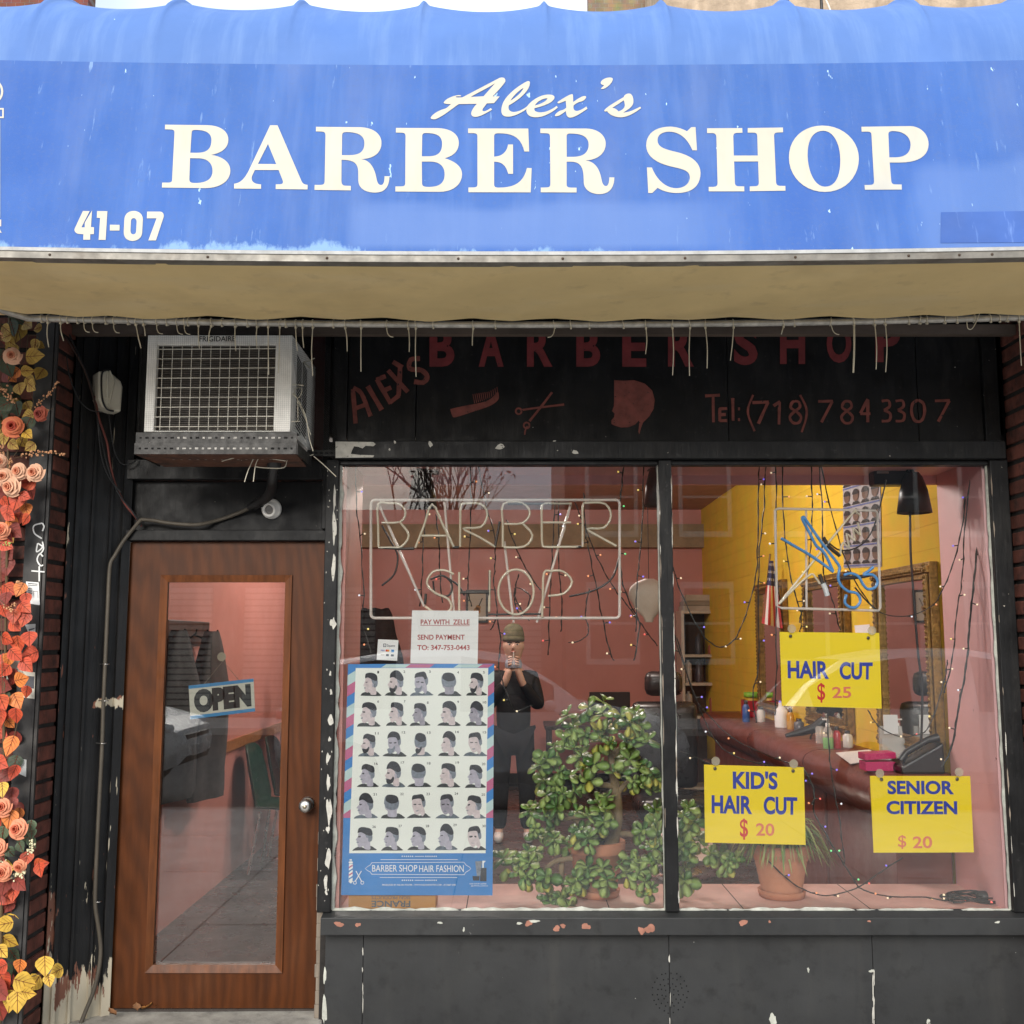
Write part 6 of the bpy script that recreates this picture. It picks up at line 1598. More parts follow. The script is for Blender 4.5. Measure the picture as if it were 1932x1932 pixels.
# pale plastic bag hanging by mullion
mb = MB(); vs = []
for i in range(13):
    t_ = i / 12
    for j in range(16):
        a = 2 * PI * j / 16
        w_ = 0.02 + 0.075 * math.sin(PI * min(1, t_ * 1.05) ** 0.7) + 0.01 * noise.noise(Vector((a * 2, t_ * 5, 2)))
        p = at(1224, 1092 + 82 * t_, 0.9)
        vs.append(p + Vector((w_ * math.cos(a) * 1.1, w_ * 0.6 * math.sin(a), 0)))
mb.add(vs, [(i * 16 + j, i * 16 + (j + 1) % 16, (i + 1) * 16 + (j + 1) % 16, (i + 1) * 16 + j) for i in range(12) for j in range(16)], M('pale_bag', (0.5, 0.42, 0.33), 0.6, var=0.15), True)
mb.tube([at(1224, 1094, 0.9), (at(1224, 1094, 0.9).x, 0.9, 3.2)], 0.002, WIRE, 5)
tag(mb.build('hanging_bag'), 'pale knotted plastic bag hanging behind the window mullion', 'bag')

# plants
TERRA = M('terracotta', (0.47, 0.19, 0.10), 0.8, var=0.18, scale=6, streak=((0.58, 0.36, 0.25), 5, (1, 1, 0.6), 0.55, 0.8, 0.5), bump=0.0006, bscale=60)
SOIL = M('potting_soil', (0.03, 0.02, 0.014), 0.95, var=0.4, scale=30)
def pot(t, c, r0, r1, h, ribs=False):
    mb = MB()
    prof = [(r0 * 0.98, 0.0), (r0, 0.01), (r0 + (r1 - r0) * 0.8, h * 0.76), (r1 * 0.97, h * 0.765), (r1, h * 0.80), (r1 * 1.02, h * 0.98), (r1 * 1.0, h), (r1 * 0.9, h), (r1 * 0.86, h * 0.9)]
    if ribs:
        prof = [(r0 * 0.98, 0.0), (r0, 0.01)] + [q for k in range(4) for q in ((r0 + (r1 - r0) * (0.1 + 0.18 * k), h * (0.1 + 0.17 * k)), (r0 + (r1 - r0) * (0.1 + 0.18 * k) - 0.002, h * (0.105 + 0.17 * k)))] + prof[3:]
    mb.lathe(prof, c, TERRA, 40); mb.build('pot', t)
    mb = MB(); mb.lathe([(0.001, 0), (r1 * 0.88, 0)], Vector(c) + Vector((0, 0, h * 0.92)), SOIL, 30); mb.build('soil', t)
    mb = MB(); mb.lathe([(r0 * 0.9, -0.018), (r0 * 1.12, -0.018), (r0 * 1.2, 0.012), (r0 * 1.13, 0.014), (r0 * 1.06, 0.0), (0.001, -0.002)], c, TERRA, 36); mb.build('saucer', t)
LEAFD = [M('jade_leaf_deep', (0.085, 0.18, 0.045), 0.36, spec=0.3, var=0.3, scale=14), M('jade_leaf', (0.18, 0.28, 0.07), 0.36, spec=0.3, var=0.25, scale=14), M('jade_leaf_pale', (0.29, 0.39, 0.11), 0.4, spec=0.3, var=0.25, scale=14), M('jade_leaf_yellow', (0.48, 0.46, 0.09), 0.4, spec=0.3, var=0.2, scale=14)]
def jleaf(mb, b, d, up, L_, m):
    d = d.normalized()
    s_ = d.cross(up)
    s_ = s_.normalized() if s_.length > 1e-4 else d.orthogonal().normalized()
    n = s_.cross(d).normalized()
    st = [(0, 0.10, 0), (0.25, 0.20, 0.02), (0.5, 0.33, 0.05), (0.75, 0.36, 0.05), (0.93, 0.22, 0.02), (1.0, 0.05, 0)]
    vs = []
    for t_, w_, z_ in st:
        c = b + d * L_ * t_ + n * L_ * (z_ - 0.12 * t_ * t_)
        th = 0.045 * L_ * (1 - abs(t_ - 0.5))
        vs += [c - s_ * w_ * L_ + n * 0.02 * L_, c + n * th, c + s_ * w_ * L_ + n * 0.02 * L_, c - n * th]
    fs = []
    for i in range(len(st) - 1):
        o_ = i * 4
        for k in range(4):
            fs.append((o_ + k, o_ + (k + 1) % 4, o_ + 4 + (k + 1) % 4, o_ + 4 + k))
    fs.append((20, 21, 22, 23))
    mb.add(vs, fs, m, True)
ZJ = zu(940, 1180, 400, 1246)
jd = thing('jade_plant', 'large bushy jade plant in terracotta pot on the window shelf', 'potted plant', (0.34, 0.29, 0.572))
JC = Vector((at(1126, 1660, 0.29).x, 0.29, 0.59))
pot(jd, JC, 0.088, 0.13, 0.225)
BARK = M('jade_bark', (0.20, 0.145, 0.08), 0.85, var=0.35, scale=20, bump=0.002, bscale=50)
mb = MB()
def jp(x, y, Y=0.29):
    return at(*ZJ(x, y), Y)
mb.tube(smooth_path([jp(760, 1560), jp(800, 1430), (jp(825, 1300)), jp(822, 1150), jp(800, 1020), jp(780, 880), jp(745, 700)], 4), [0.036 - 0.0011 * i for i in range(25)], BARK, 10)
for pts, Y1 in (([(825, 1160), (880, 1090), (950, 1040)], 0.24), ([(815, 1110), (740, 1100), (660, 1090), (600, 1010)], 0.22), ([(800, 1030), (700, 960), (560, 900)], 0.3), ([(790, 930), (870, 850), (940, 740)], 0.32), ([(800, 1400), (900, 1400), (1000, 1440), (1070, 1500)], 0.24), ([(790, 1440), (640, 1360), (500, 1260), (380, 1160)], 0.25), ([(770, 1530), (620, 1540), (470, 1560), (400, 1600), (360, 1640), (270, 1640)], 0.2), ([(490, 1560), (490, 1680), (520, 1780)], 0.2), ([(780, 1500), (860, 1540), (960, 1600), (1020, 1700)], 0.17), ([(815, 1300), (700, 1290), (560, 1300), (420, 1330)], 0.23)):
    n_ = len(pts)
    P = smooth_path([jp(x, y, 0.29 + (Y1 - 0.29) * i / (n_ - 1)) for i, (x, y) in enumerate(pts)], 4)
    mb.tube(P, [0.015 - 0.009 * i / len(P) for i in range(len(P))], BARK, 8)
mb.build('trunk', jd)
ROS = [(735, 600), (940, 680), (660, 640), (530, 690), (550, 750), (650, 715), (740, 680), (760, 770), (850, 690), (900, 730), (960, 740), (1000, 690), (510, 820), (560, 800), (640, 800), (690, 800), (730, 840), (780, 850), (880, 830), (930, 820), (1010, 850), (1040, 900), (450, 880), (560, 890), (610, 930), (690, 980), (740, 1000), (830, 940), (900, 960), (950, 1000), (1010, 1020), (1060, 1060), (400, 950), (360, 990), (480, 1020), (530, 1060), (620, 1000), (660, 1080), (800, 1030), (850, 1060), (920, 1080), (980, 1110),
       (380, 1080), (450, 1110), (400, 1170), (490, 1160), (560, 1140), (640, 1150), (770, 1190), (700, 1210), (740, 1260), (330, 1250), (290, 1270), (380, 1300), (450, 1290), (470, 1240), (580, 1270), (640, 1300), (700, 1310), (750, 1330), (330, 1370), (340, 1420), (420, 1400), (450, 1440), (500, 1390), (530, 1470), (650, 1440), (720, 1420), (560, 1440), (600, 1380),
       (280, 1520), (240, 1560), (180, 1590), (300, 1590), (220, 1640), (270, 1660), (350, 1640), (400, 1660), (140, 1560), (330, 1520), (650, 1610), (740, 1620), (760, 1690), (850, 1600), (880, 1650), (620, 1660), (550, 1720), (580, 1690), (480, 1800), (440, 1830), (520, 1840), (400, 1780), (940, 1590), (900, 1560), (960, 1620), (1010, 1480), (1030, 1420), (990, 1380), (1060, 1330), (1050, 1260), (1080, 1390), (1060, 1490), (990, 1690), (1030, 1740), (1080, 1800), (1060, 1680), (1070, 1560)]
PTS = [(ZJ(*p), None) for p in ROS] + [(ZR(*p), 1) for p in ((130, 1110), (100, 1150), (150, 1180), (120, 1240), (100, 1300), (110, 1360), (90, 1420), (100, 1500), (180, 1340), (240, 1350), (285, 1350), (340, 1380), (370, 1370), (320, 1400), (170, 1270), (90, 1210))]
mbj = MB(); rr = random.Random(21)
for (px, py), side in PTS:
    nl = rr.choice((6, 7, 8)) if not side else 7
    if rr.random() < 0.06: continue
    Y = rr.uniform(0.13, 0.27) if py < 1640 else rr.uniform(0.10, 0.18)
    if rr.random() < 0.3 and py < 1600:
        Y += 0.12
    c = at(px, py, Y)
    axis = Vector((rr.uniform(-0.5, 0.5), rr.uniform(-0.9, -0.2), rr.uniform(0.1, 1.0))).normalized()
    L0_ = rr.uniform(0.036, 0.068)
    for k in range(nl):
        a = k * 2.4
        tt = k / nl
        o1 = axis.orthogonal().normalized(); o2 = axis.cross(o1)
        out = (o1 * math.cos(a) + o2 * math.sin(a))
        d = out * (0.45 + 0.85 * (1 - tt)) * rr.uniform(0.8, 1.2) + axis * (0.75 * tt + 0.05) + Vector((0, 0, -0.32 * (1 - tt)))
        mi = rr.choice((0, 1, 1, 1, 2)) if py < 1480 else rr.choice((0, 1, 1, 2))
        if 1300 < py < 1500 and px > 1095 and rr.random() < 0.22: mi = rr.choice((2, 3))
        jleaf(mbj, c + axis * 0.024 * tt, d, axis, L0_ * (1.1 - 0.4 * tt) * rr.uniform(0.85, 1.15), LEAFD[mi])
    if rr.random() < 0.5:                    # older hanging leaves below the rosette
        for k in range(rr.choice((2, 3, 4))):
            jleaf(mbj, c + Vector((rr.uniform(-0.02, 0.02), rr.uniform(-0.02, 0.02), -0.012)), Vector((rr.uniform(-0.5, 0.5), rr.uniform(-0.5, 0.2), -1)), Vector((0, -1, 0)), rr.uniform(0.042, 0.06), LEAFD[rr.choice((1, 2, 2, 3))])
mbj.build('foliage', jd)
sp_ = thing('spider_plant', 'grassy spider plant in a ribbed terracotta pot behind the KIDS sign', 'potted plant', (1.27, 0.28, 0.572))
SCc = Vector((at(1475, 1690, 0.27).x, 0.27, 0.59))
pot(sp_, SCc, 0.090, 0.132, 0.215, True)
GR = [M('grass_leaf', (0.13, 0.23, 0.05), 0.5, var=0.3, scale=20), M('grass_leaf_pale', (0.30, 0.36, 0.13), 0.5, var=0.25, scale=20), M('dry_leaf_tan', (0.28, 0.19, 0.08), 0.7, var=0.3, scale=20)]
mb = MB(); rr = random.Random(33)
for k in range(200):
    a = rr.uniform(0, 2 * PI)
    L_ = rr.uniform(0.10, 0.25)
    rise = rr.uniform(0.02, 0.11)
    d = Vector((math.cos(a), math.sin(a) * 0.75, 0))
    b0 = SCc + Vector((0, 0, 0.20)) + d * rr.uniform(0, 0.06)
    s_ = Vector((-d.y, d.x, 0)).normalized()
    m_ = GR[rr.choice((0, 0, 1, 1, 2)) if rr.random() < 0.5 else rr.choice((0, 1))]
    vs = []; n_ = 7
    for i in range(n_ + 1):
        t_ = i / n_
        c = b0 + d * L_ * t_ + Vector((0, 0, rise * math.sin(PI * min(1, t_ * 0.9)) * 1.4 - 0.085 * t_ * t_ * (L_ / 0.2)))
        w_ = 0.0072 * math.sin(PI * (0.12 + 0.88 * t_)) + 0.0006
        vs += [c - s_ * w_ + Vector((0, 0, 0.002)), c, c + s_ * w_ + Vector((0, 0, 0.002))]
    fs = [(i * 3 + q, i * 3 + q + 1, i * 3 + q + 4, i * 3 + q + 3) for i in range(n_) for q in (0, 1)]
    mb.add(vs, fs, m_, True)
mb.build('foliage', sp_)
# ---------------------------------------------------------------- air conditioner above the door
ACW = M('ac_white', (0.84, 0.82, 0.77), 0.5, var=0.15, scale=10, streak=((0.40, 0.33, 0.24), 7, (2, 2, 0.3), 0.58, 0.8, 0.6))
ACD = M('ac_coil_dark', (0.10, 0.085, 0.075), 0.7, var=0.4, scale=30, stretch=(0.3, 1, 4))
AY = -0.42
AX0, AX1, AZ0, AZ1 = -1.519, -0.915, 2.577, 2.988
ac = thing('air_conditioner', 'white window air conditioner with wire grille above the door', 'air conditioner', ((AX0 + AX1) / 2, AY + 0.2, AZ0))
gx0, gx1, gz0, gz1 = AX0 + 0.040, AX1 - 0.070, AZ0 + 0.006, AZ1 - 0.04
mb = MB()
mb.box(AX0, gx0, AY, AY + 0.03, AZ0, AZ1, ACW); mb.box(gx1, AX1, AY, AY + 0.03, AZ0, AZ1, ACW); mb.box(gx0, gx1, AY, AY + 0.03, gz1, AZ1, ACW); mb.box(gx0, gx1, AY, AY + 0.03, AZ0, gz0, ACW)
mb.box(AX0, AX1, AY + 0.032, 0.27, AZ1 - 0.01, AZ1, ACW); mb.box(AX0, AX1, AY + 0.032, 0.27, AZ0, AZ0 + 0.01, ACW); mb.box(AX0, AX0 + 0.01, AY + 0.032, 0.27, AZ0 + 0.011, AZ1 - 0.011, ACW); mb.box(AX1 - 0.01, AX1, AY + 0.032, 0.27, AZ0 + 0.011, AZ1 - 0.011, ACW)
mb.build('housing', ac, bevel=0.006)
mb = MB(); mb.box(AX0 + 0.02, AX1 - 0.02, AY + 0.06, AY + 0.09, AZ0 + 0.012, AZ1 - 0.012, ACD)
z = gz0 + 0.004
while z < gz1:
    mb.box(gx0 + 0.002, gx1 - 0.002, AY + 0.05, AY + 0.06, z, z + 0.0022, M('coil_fin', (0.17, 0.15, 0.13), 0.6, var=0.3)); z += 0.0078
mb.build('coil', ac)
mb = MB(); WIREW = M('grille_wire', (0.78, 0.74, 0.64), 0.45, var=0.1)
for i in range(12):
    x = gx0 + 0.022 + i * (gx1 - gx0 - 0.03) / 11.6
    mb.tube([(x, AY + 0.012, gz0 + 0.004), (x, AY + 0.012, gz1)], 0.0016, WIREW, 6)
for i in range(9):
    z = gz0 + 0.018 + i * (gz1 - gz0 - 0.036) / 8
    mb.tube([(gx0, AY + 0.010, z), (gx1 - 0.002, AY + 0.010, z + 0.003)], 0.0019, WIREW, 6)
mb.build('wire_grille', ac)
mb = MB()
for i in range(22):
    z = AZ0 + 0.05 + i * 0.0145
    for y0 in (AY + 0.10, AY + 0.22):
        mb.hexa([(AX1 + 0.0008, y0, z), (AX1 + 0.0008, y0 + 0.1, z - 0.014), (AX1 + 0.0008, y0 + 0.1, z - 0.022), (AX1 + 0.0008, y0, z - 0.008), (AX1 + 0.0016, y0, z), (AX1 + 0.0016, y0 + 0.1, z - 0.014), (AX1 + 0.0016, y0 + 0.1, z - 0.022), (AX1 + 0.0016, y0, z - 0.008)], M('slot_dark', (0.02, 0.018, 0.016), 0.8))
mb.build('side_slots', ac)
mb = MB(); text_q(mb, 'FRIGIDAIRE', [at(376, 634.5, AY - 0.001), at(444, 634, AY - 0.001), at(444, 644, AY - 0.001), at(376, 644.5, AY - 0.001)], DARKP, 0.01); mb.build('lettering', ac)
# perforated steel shelf under it
PERF = M('black_angle_steel', (0.022, 0.021, 0.02), 0.45, 0.3, var=0.4, scale=14, peel=[((0.25, 0.22, 0.2), 40, 0.72)])
HOLE = M('slot_light', (0.42, 0.40, 0.37), 0.6, var=0.5, scale=60)
HOLED = M('slot_black', (0.003, 0.003, 0.003), 0.9, var=0)
sh = thing('shelf_bracket', 'black perforated angle steel shelf carrying the air conditioner', 'shelf', ((AX0 + AX1) / 2, AY, AZ0 - 0.1))
SX0, SX1 = at(256, 830, AY - 0.02).x, at(560, 830, AY - 0.02).x
za, zb, zc = at(300, 816, AY - 0.02).z, at(300, 836, AY - 0.02).z, at(300, 857, AY - 0.02).z
mb = MB(); mb.box(SX0, SX1, AY - 0.02, AY - 0.016, zb + 0.001, za, PERF); mb.box(SX0, SX1, AY - 0.024, AY - 0.020, zc, zb, PERF); mb.box(SX0, SX1, AY - 0.0155, AY + 0.03, za - 0.004, za, PERF)
mb.box(SX1, SX1 + 0.004, AY - 0.02, -0.13, zc, zb, PERF); mb.box(SX0 - 0.004, SX0, AY - 0.02, -0.13, zc, zb, PERF)
mb.hexa([(SX0, AY - 0.0195, zc - 0.001), (SX1, AY - 0.0195, zc - 0.001), (SX1 - 0.02, -0.13, zc - 0.001), (SX0 + 0.02, -0.13, zc - 0.001), (SX0, AY - 0.0195, zc + 0.003), (SX1, AY - 0.0195, zc + 0.003), (SX1 - 0.02, -0.13, zc + 0.003), (SX0 + 0.02, -0.13, zc + 0.003)], M('rusty_shelf', (0.10, 0.04, 0.022), 0.8, var=0.5, scale=14, streak=((0.02, 0.018, 0.016), 8, (1, 1, 1), 0.5, 0.7, 0.9)))
rr = random.Random(17)
n = 25
for i in range(n):
    x = SX0 + 0.02 + i * (SX1 - SX0 - 0.04) / (n - 1)
    for z, y, m_ in (((za + zb) / 2, AY - 0.0208, HOLE if 4 < i < 23 and rr.random() < 0.7 else HOLED), ((zb + zc) / 2, AY - 0.0248, HOLE if 5 < i < 21 else HOLED)):
        w_ = 0.007 if i % 2 else 0.0045
        hh = 0.0042 * rr.uniform(0.7, 1)
        mb.add([(x - w_, y, z - hh), (x + w_, y, z - hh), (x + w_, y, z + hh), (x - w_, y, z + hh)], [(0, 1, 2, 3)], m_)
for i in range(14):
    x = SX0 + 0.12 + i * 0.034
    mb.add([(x + 0.006 * math.cos(a), AY + 0.10 + 0.006 * math.sin(a), zc - 0.0018) for a in (k * PI / 4 for k in range(8))], [tuple(reversed(range(8)))], M('hole_dust', (0.3, 0.26, 0.22), 0.8, var=0))
mb.build('angle_steel', sh)
mb = MB(); a = at(580, 855, -0.03); b = at(634, 857, -0.03)
mb.box(a.x, b.x, -0.035, -0.031, a.z - 0.014, a.z + 0.014, PERF)
for i in range(5):
    x = a.x + 0.015 + i * 0.024
    mb.add([(x - 0.007, -0.0358, a.z - 0.005), (x + 0.007, -0.0358, a.z - 0.005), (x + 0.007, -0.0358, a.z + 0.005), (x - 0.007, -0.0358, a.z + 0.005)], [(0, 1, 2, 3)], HOLED)
mb.build('strap', sh)
# wire cloth wrapped round it
MESHM = M('dark_wire_cloth', (0.03, 0.028, 0.026), 0.5, 0.4, var=0.3)
wm = thing('wire_mesh', 'fine dark wire mesh wrapped around the air conditioner and its right side', 'wire mesh', (AX1, AY, AZ0))
def cloth(name, c00, c10, c11, c01, nu, nv, r_=0.00055, wob=0.0):
    mb = MB()
    def f(u, v):
        p = (c00.lerp(c10, u)).lerp(c01.lerp(c11, u), v)
        if wob:
            p = p + Vector((wob * math.sin(v * 5 + u * 3), wob * math.sin(u * 6 + v * 4), wob * math.cos(u * 4 - v * 3)))
        return p
    for i in range(nu + 1):
        mb.tube([f(i / nu, k / 6) for k in range(7)], r_, MESHM, 3, False)
    for j in range(nv + 1):
        mb.tube([f(k / 6, j / nv) for k in range(7)], r_, MESHM, 3, False)
    return mb.build(name, wm)
V = Vector
cloth('front_cloth', V((AX0 - 0.02, AY - 0.012, AZ0 + 0.0)), V((AX1 + 0.002, AY - 0.012, AZ0 + 0.0)), V((AX1 + 0.002, AY - 0.012, AZ1 + 0.03)), V((AX0 - 0.02, AY - 0.012, AZ1 + 0.03)), 74, 52, 0.00024)
cloth('side_cloth', V((AX1 + 0.012, AY - 0.01, AZ0 - 0.005)), V((AX1 + 0.15, 0.02, AZ0 - 0.06)), V((AX1 + 0.13, 0.02, AZ1 + 0.02)), V((AX1 + 0.012, AY - 0.01, AZ1 + 0.03)), 44, 46, 0.00042, 0.012)
cloth('left_cloth', V((AX0 - 0.025, AY - 0.01, AZ0)), V((AX0 - 0.03, 0.05, AZ0)), V((AX0 - 0.03, 0.05, AZ1 + 0.02)), V((AX0 - 0.025, AY - 0.01, AZ1 + 0.03)), 26, 42, 0.0005)

# ---------------------------------------------------------------- zip ties on the awning pipe
TIE = M('aged_nylon', (0.62, 0.57, 0.45), 0.5, var=0.15, scale=20)
TIE_G = 'zip ties on the awning pipe'
ORD = ('first', 'second', 'third', 'fourth', 'fifth', 'sixth', 'seventh', 'eighth', 'ninth', 'tenth', 'eleventh', 'twelfth', 'thirteenth', 'fourteenth')
def pipe_pt(px):
    x = (px - 966) / 1941.7 * 4.15
    return Vector((x, PIPEY, PIPEZ + bow(x) * 1.25))
TIES = []
def tie(px, kind, tip=None, dx=0.0, thick=1.0):
    c = pipe_pt(px)
    mb = MB()
    sl_ = rng.uniform(-0.004, 0.004)
    rad = PIPER + 0.0022
    ring_ = [c + Vector((sl_ * math.sin(a) + 0.002 * math.cos(a), rad * math.cos(a), rad * math.sin(a))) for a in (i * PI / 9 for i in range(19))]
    mb.tube(ring_, 0.0021 * thick, TIE, 5, False)
    b0 = c + Vector((0, -0.008, -rad - 0.001))
    if kind == 'long':
        e = at(px + dx, tip, PIPEY - 0.012)
        mb.box(b0.x - 0.0035, b0.x + 0.0035, b0.y - 0.005, b0.y + 0.004, b0.z - 0.007, b0.z + 0.001, TIE)
        mid = b0.lerp(e, 0.5) + Vector((rng.uniform(-0.004, 0.004), -0.006, 0))
        mb.tube(smooth_path([b0, mid, e], 4), [0.0022 * thick] * 7 + [0.0019 * thick] * 2, TIE, 5)
    elif kind == 'curl':
        s_ = dx or 1.0
        pts = [b0, b0 + Vector((s_ * 0.004, -0.004, -0.022)), b0 + Vector((s_ * 0.014, -0.008, -0.037)), b0 + Vector((s_ * 0.028, -0.006, -0.040))]
        mb.tube(smooth_path(pts, 4), 0.0019, TIE, 5)
    elif kind == 'loop':
        pts = [c + Vector((0.02, -0.01, 0.02)), b0 + Vector((0.0, -0.006, -0.004)), b0 + Vector((-0.018, -0.008, -0.03)), b0 + Vector((-0.034, -0.008, -0.028)), b0 + Vector((-0.036, -0.006, 0.0))]
        mb.tube(smooth_path(pts, 5), 0.0019, TIE, 5)
    else:
        mb.box(b0.x - 0.003, b0.x + 0.003, b0.y - 0.004, b0.y + 0.003, b0.z - 0.004, b0.z + 0.002, TIE)
    TIES.append((px, kind, tag(mb.build('zip_tie'), None, 'zip tie', TIE_G)))
for px, tip, dx in ((92, 655, 0), (116, 643, 4), (258, 657, 8), (272, 634, 2), (376, 657, 0), (400, 648, -6), (445, 662, 0), (486, 658, -1), (507, 707, 0), (529, 704, -4), (559, 662, 2), (572, 656, 1), (591, 709, -1), (652, 663, 3), (682, 701, -1), (771, 664, 1), (785, 711, 0), (893, 652, -2), (1218, 668, 0), (1268, 708, 1), (1301, 709, 0), (1330, 695, 4), (1383, 680, -5), (1477, 631, -3), (1649, 697, 4), (1669, 702, 2), (1921, 690, 6)):
    tie(px, 'long', tip, dx)
tie(1610, 'long', 703, 0, 1.9)
for px, dx in ((160, 1), (176, 1), (216, 1), (297, 1), (335, 1), (349, 1), (730, 1), (1046, -1), (1567, 1)):
    tie(px, 'curl', None, dx)
for px in (80, 129, 148, 201, 243, 316, 356, 420, 468, 540, 630, 818, 935, 1077, 1112, 1176, 1498, 1714, 1735, 1748, 1782, 1805, 1868, 1885, 1900):
    tie(px, 'short')
tie(1838, 'loop')
zones = [(0, 140, 'above the left brick pier'), (140, 262, 'above the white junction box'), (262, 470, 'over the air conditioner left half'), (470, 640, 'over the air conditioner right half'), (640, 800, 'left of the first red letter'), (800, 1200, 'above the middle red letters'), (1200, 1400, 'above the red letters R and S'), (1400, 1680, 'above the last red letters H O P'), (1680, 2000, 'at the far right end of the pipe')]
KN = {'long': 'straight hanging zip tie', 'curl': 'curled zip tie', 'short': 'snipped short zip tie', 'loop': 'looped zip tie'}
for z0, z1, nm in zones:
    for kd in KN:
        L_ = sorted([t for t in TIES if z0 <= t[0] < z1 and t[1] == kd], key=lambda t: t[0])
        for i, t in enumerate(L_):
            t[2]['label'] = '%s%s %s' % (('extra thick ' if t[0] == 1610 else (ORD[i] + ' ') if len(L_) > 1 else ''), KN[kd], nm) + (' counting from left' if len(L_) > 1 and t[0] != 1610 else '')
# loose tie ends under and beside the air conditioner
def wires(name, label, strokes, Y, cat='zip tie', rad=0.0021):
    mb = MB()
    for pts in strokes:
        mb.tube(smooth_path([at(*Z3(x, y), Y + 0.01 * i) for i, (x, y) in enumerate(pts)], 4), rad, TIE, 5)
    return tag(mb.build(name), label, cat)
Z3 = zu(0, 580, 700)
for label, st_, Y in (('longest pale tie end pointing left under the shelf bracket', [[(1195, 886), (1260, 868), (1330, 858), (1420, 866), (1540, 884)]], -0.36),
                      ('two crossed pale tie ends dangling below the shelf bracket', [[(1318, 998), (1340, 930), (1388, 825)], [(1366, 996), (1378, 905), (1400, 860)]], -0.34),
                      ('pale tie bent in a wide bracket shape under the shelf', [[(1375, 915), (1440, 922), (1530, 920), (1548, 880), (1580, 850)]], -0.33),
                      ('pale tie loop between shelf bracket and window corner', [[(1500, 860), (1560, 880), (1640, 862), (1690, 850)], [(1690, 858), (1740, 900), (1812, 968)]], -0.2),
                      ('short pale tie end sticking up under the shelf', [[(1455, 842), (1486, 820)], [(1300, 880), (1390, 852), (1450, 875)]], -0.3),
                      ('pale tie looped at right side of the air conditioner', [[(1558, 500), (1605, 545), (1628, 505), (1610, 488), (1588, 505), (1600, 545), (1640, 640), (1676, 745)]], -0.40),
                      ('long pale tie falling from the air conditioner to the shelf end', [[(1560, 495), (1610, 560), (1650, 650), (1665, 750), (1688, 832)]], -0.38),
                      ('pale horizontal tie at upper right of the air conditioner', [[(1560, 475), (1600, 474), (1637, 478)], [(1605, 560), (1606, 620), (1606, 668)]], -0.41),
                      ('pale horizontal tie at lower right of the air conditioner', [[(1562, 674), (1590, 670), (1615, 671)]], -0.41),
                      ('folded pale tie on the side wire mesh', [[(1696, 330), (1660, 346), (1635, 352), (1672, 384), (1640, 350)]], -0.25)):
    wires('zip_tie', label, st_, Y)

# ---------------------------------------------------------------- junction box, hose, conduit, cables, lamp holder
BOXM = M('ivory_plastic', (0.68, 0.64, 0.52), 0.45, var=0.1, scale=6)
pn = (B_ - A); pnn = Vector((pn.y, -pn.x, 0)).normalized()
def onp(px, py, lift_=0.012):
    return on_plane(px, py, A + pnn * 0.022, pnn) + pnn * lift_
jb = thing('junction_box', 'ivory plastic junction box above the left door panel', 'junction box', onp(197, 745))
q = [Z3(500, 418), Z3(555, 412), Z3(622, 470), Z3(632, 500), Z3(622, 634), Z3(580, 630), Z3(520, 610), Z3(500, 560)]
mb = MB(); P = [onp(*p, 0.075) for p in q]; Pb = [onp(*p, 0.0) for p in q]
k = len(P)
mb.add(P + Pb, [tuple(range(k))] + [(i, i + k, (i + 1) % k + k, (i + 1) % k) for i in range(k)], BOXM); mb.build('box_shell', jb, bevel=0.008)
mb = MB(); mb.tube([onp(*Z3(x, y), 0.079) for x, y in ((548, 420), (546, 480), (548, 560))], 0.004, BOXM, 8); mb.tube([onp(*Z3(x, y), 0.079) for x, y in ((560, 416), (585, 470), (570, 540), (556, 600))], 0.003, BOXM, 8); mb.build('hinge', jb)
mb = MB(); mb.tube(smooth_path([onp(*Z3(x, y), 0.082) for x, y in ((556, 412), (520, 425), (514, 500), (522, 580), (545, 622), (580, 632))], 4), 0.0042, BLKPL, 6); tag(mb.build('cable'), 'black cable strapped round the ivory junction box', 'cable', 'cables left of the door')
def run(label, pts, rad, m, lift_=0.03, name='cable', g='cables left of the door', zf=Z3):
    mb = MB(); mb.tube(smooth_path([onp(*zf(x, y), lift_ + 0.004 * math.sin(i * 1.7)) for i, (x, y) in enumerate(pts)], 5), rad, m, 8)
    return tag(mb.build(name), label, 'cable', g)
REDC = M('red_cable', (0.16, 0.04, 0.03), 0.5, var=0.2)
BRNC = M('brown_cable', (0.06, 0.03, 0.022), 0.5, var=0.2)
run('dull red cable running down from the junction box to the door corner', [(500, 540), (520, 660), (565, 790), (582, 900), (610, 1020), (660, 1120), (720, 1190), (752, 1240)], 0.0052, REDC)
run('black cable beside the red one, ending at the door corner', [(350, 190), (420, 350), (480, 500), (520, 700), (560, 900), (620, 1060), (700, 1160), (745, 1235)], 0.0042, BLKPL, 0.036)
run('thin brown cable hanging from the pipe to the junction box', [(335, 220), (400, 330), (450, 430), (490, 560), (505, 640)], 0.0036, BRNC, 0.04)
run('thin black cable swinging left over the brick pier', [(325, 340), (340, 450), (390, 570), (450, 625), (515, 640)], 0.0028, BLKPL, 0.09)
run('black cable in a slack bow right of the red cable', [(570, 640), (580, 740), (600, 840), (640, 905), (690, 905), (720, 880)], 0.0032, BLKPL, 0.045)
run('black cable with pale joint dangling left of the red cable', [(510, 690), (512, 760), (530, 880), (570, 980), (630, 1060)], 0.0034, BLKPL, 0.05)
HOSE = M('black_corrugated_hose', (0.014, 0.013, 0.013), 0.45, var=0.2)
COND = M('grey_conduit', (0.075, 0.062, 0.045), 0.6, var=0.2, scale=8)
hs = thing('drain_hose', 'black corrugated hose leaving the underside of the shelf bracket', 'hose', at(512, 890, -0.1))
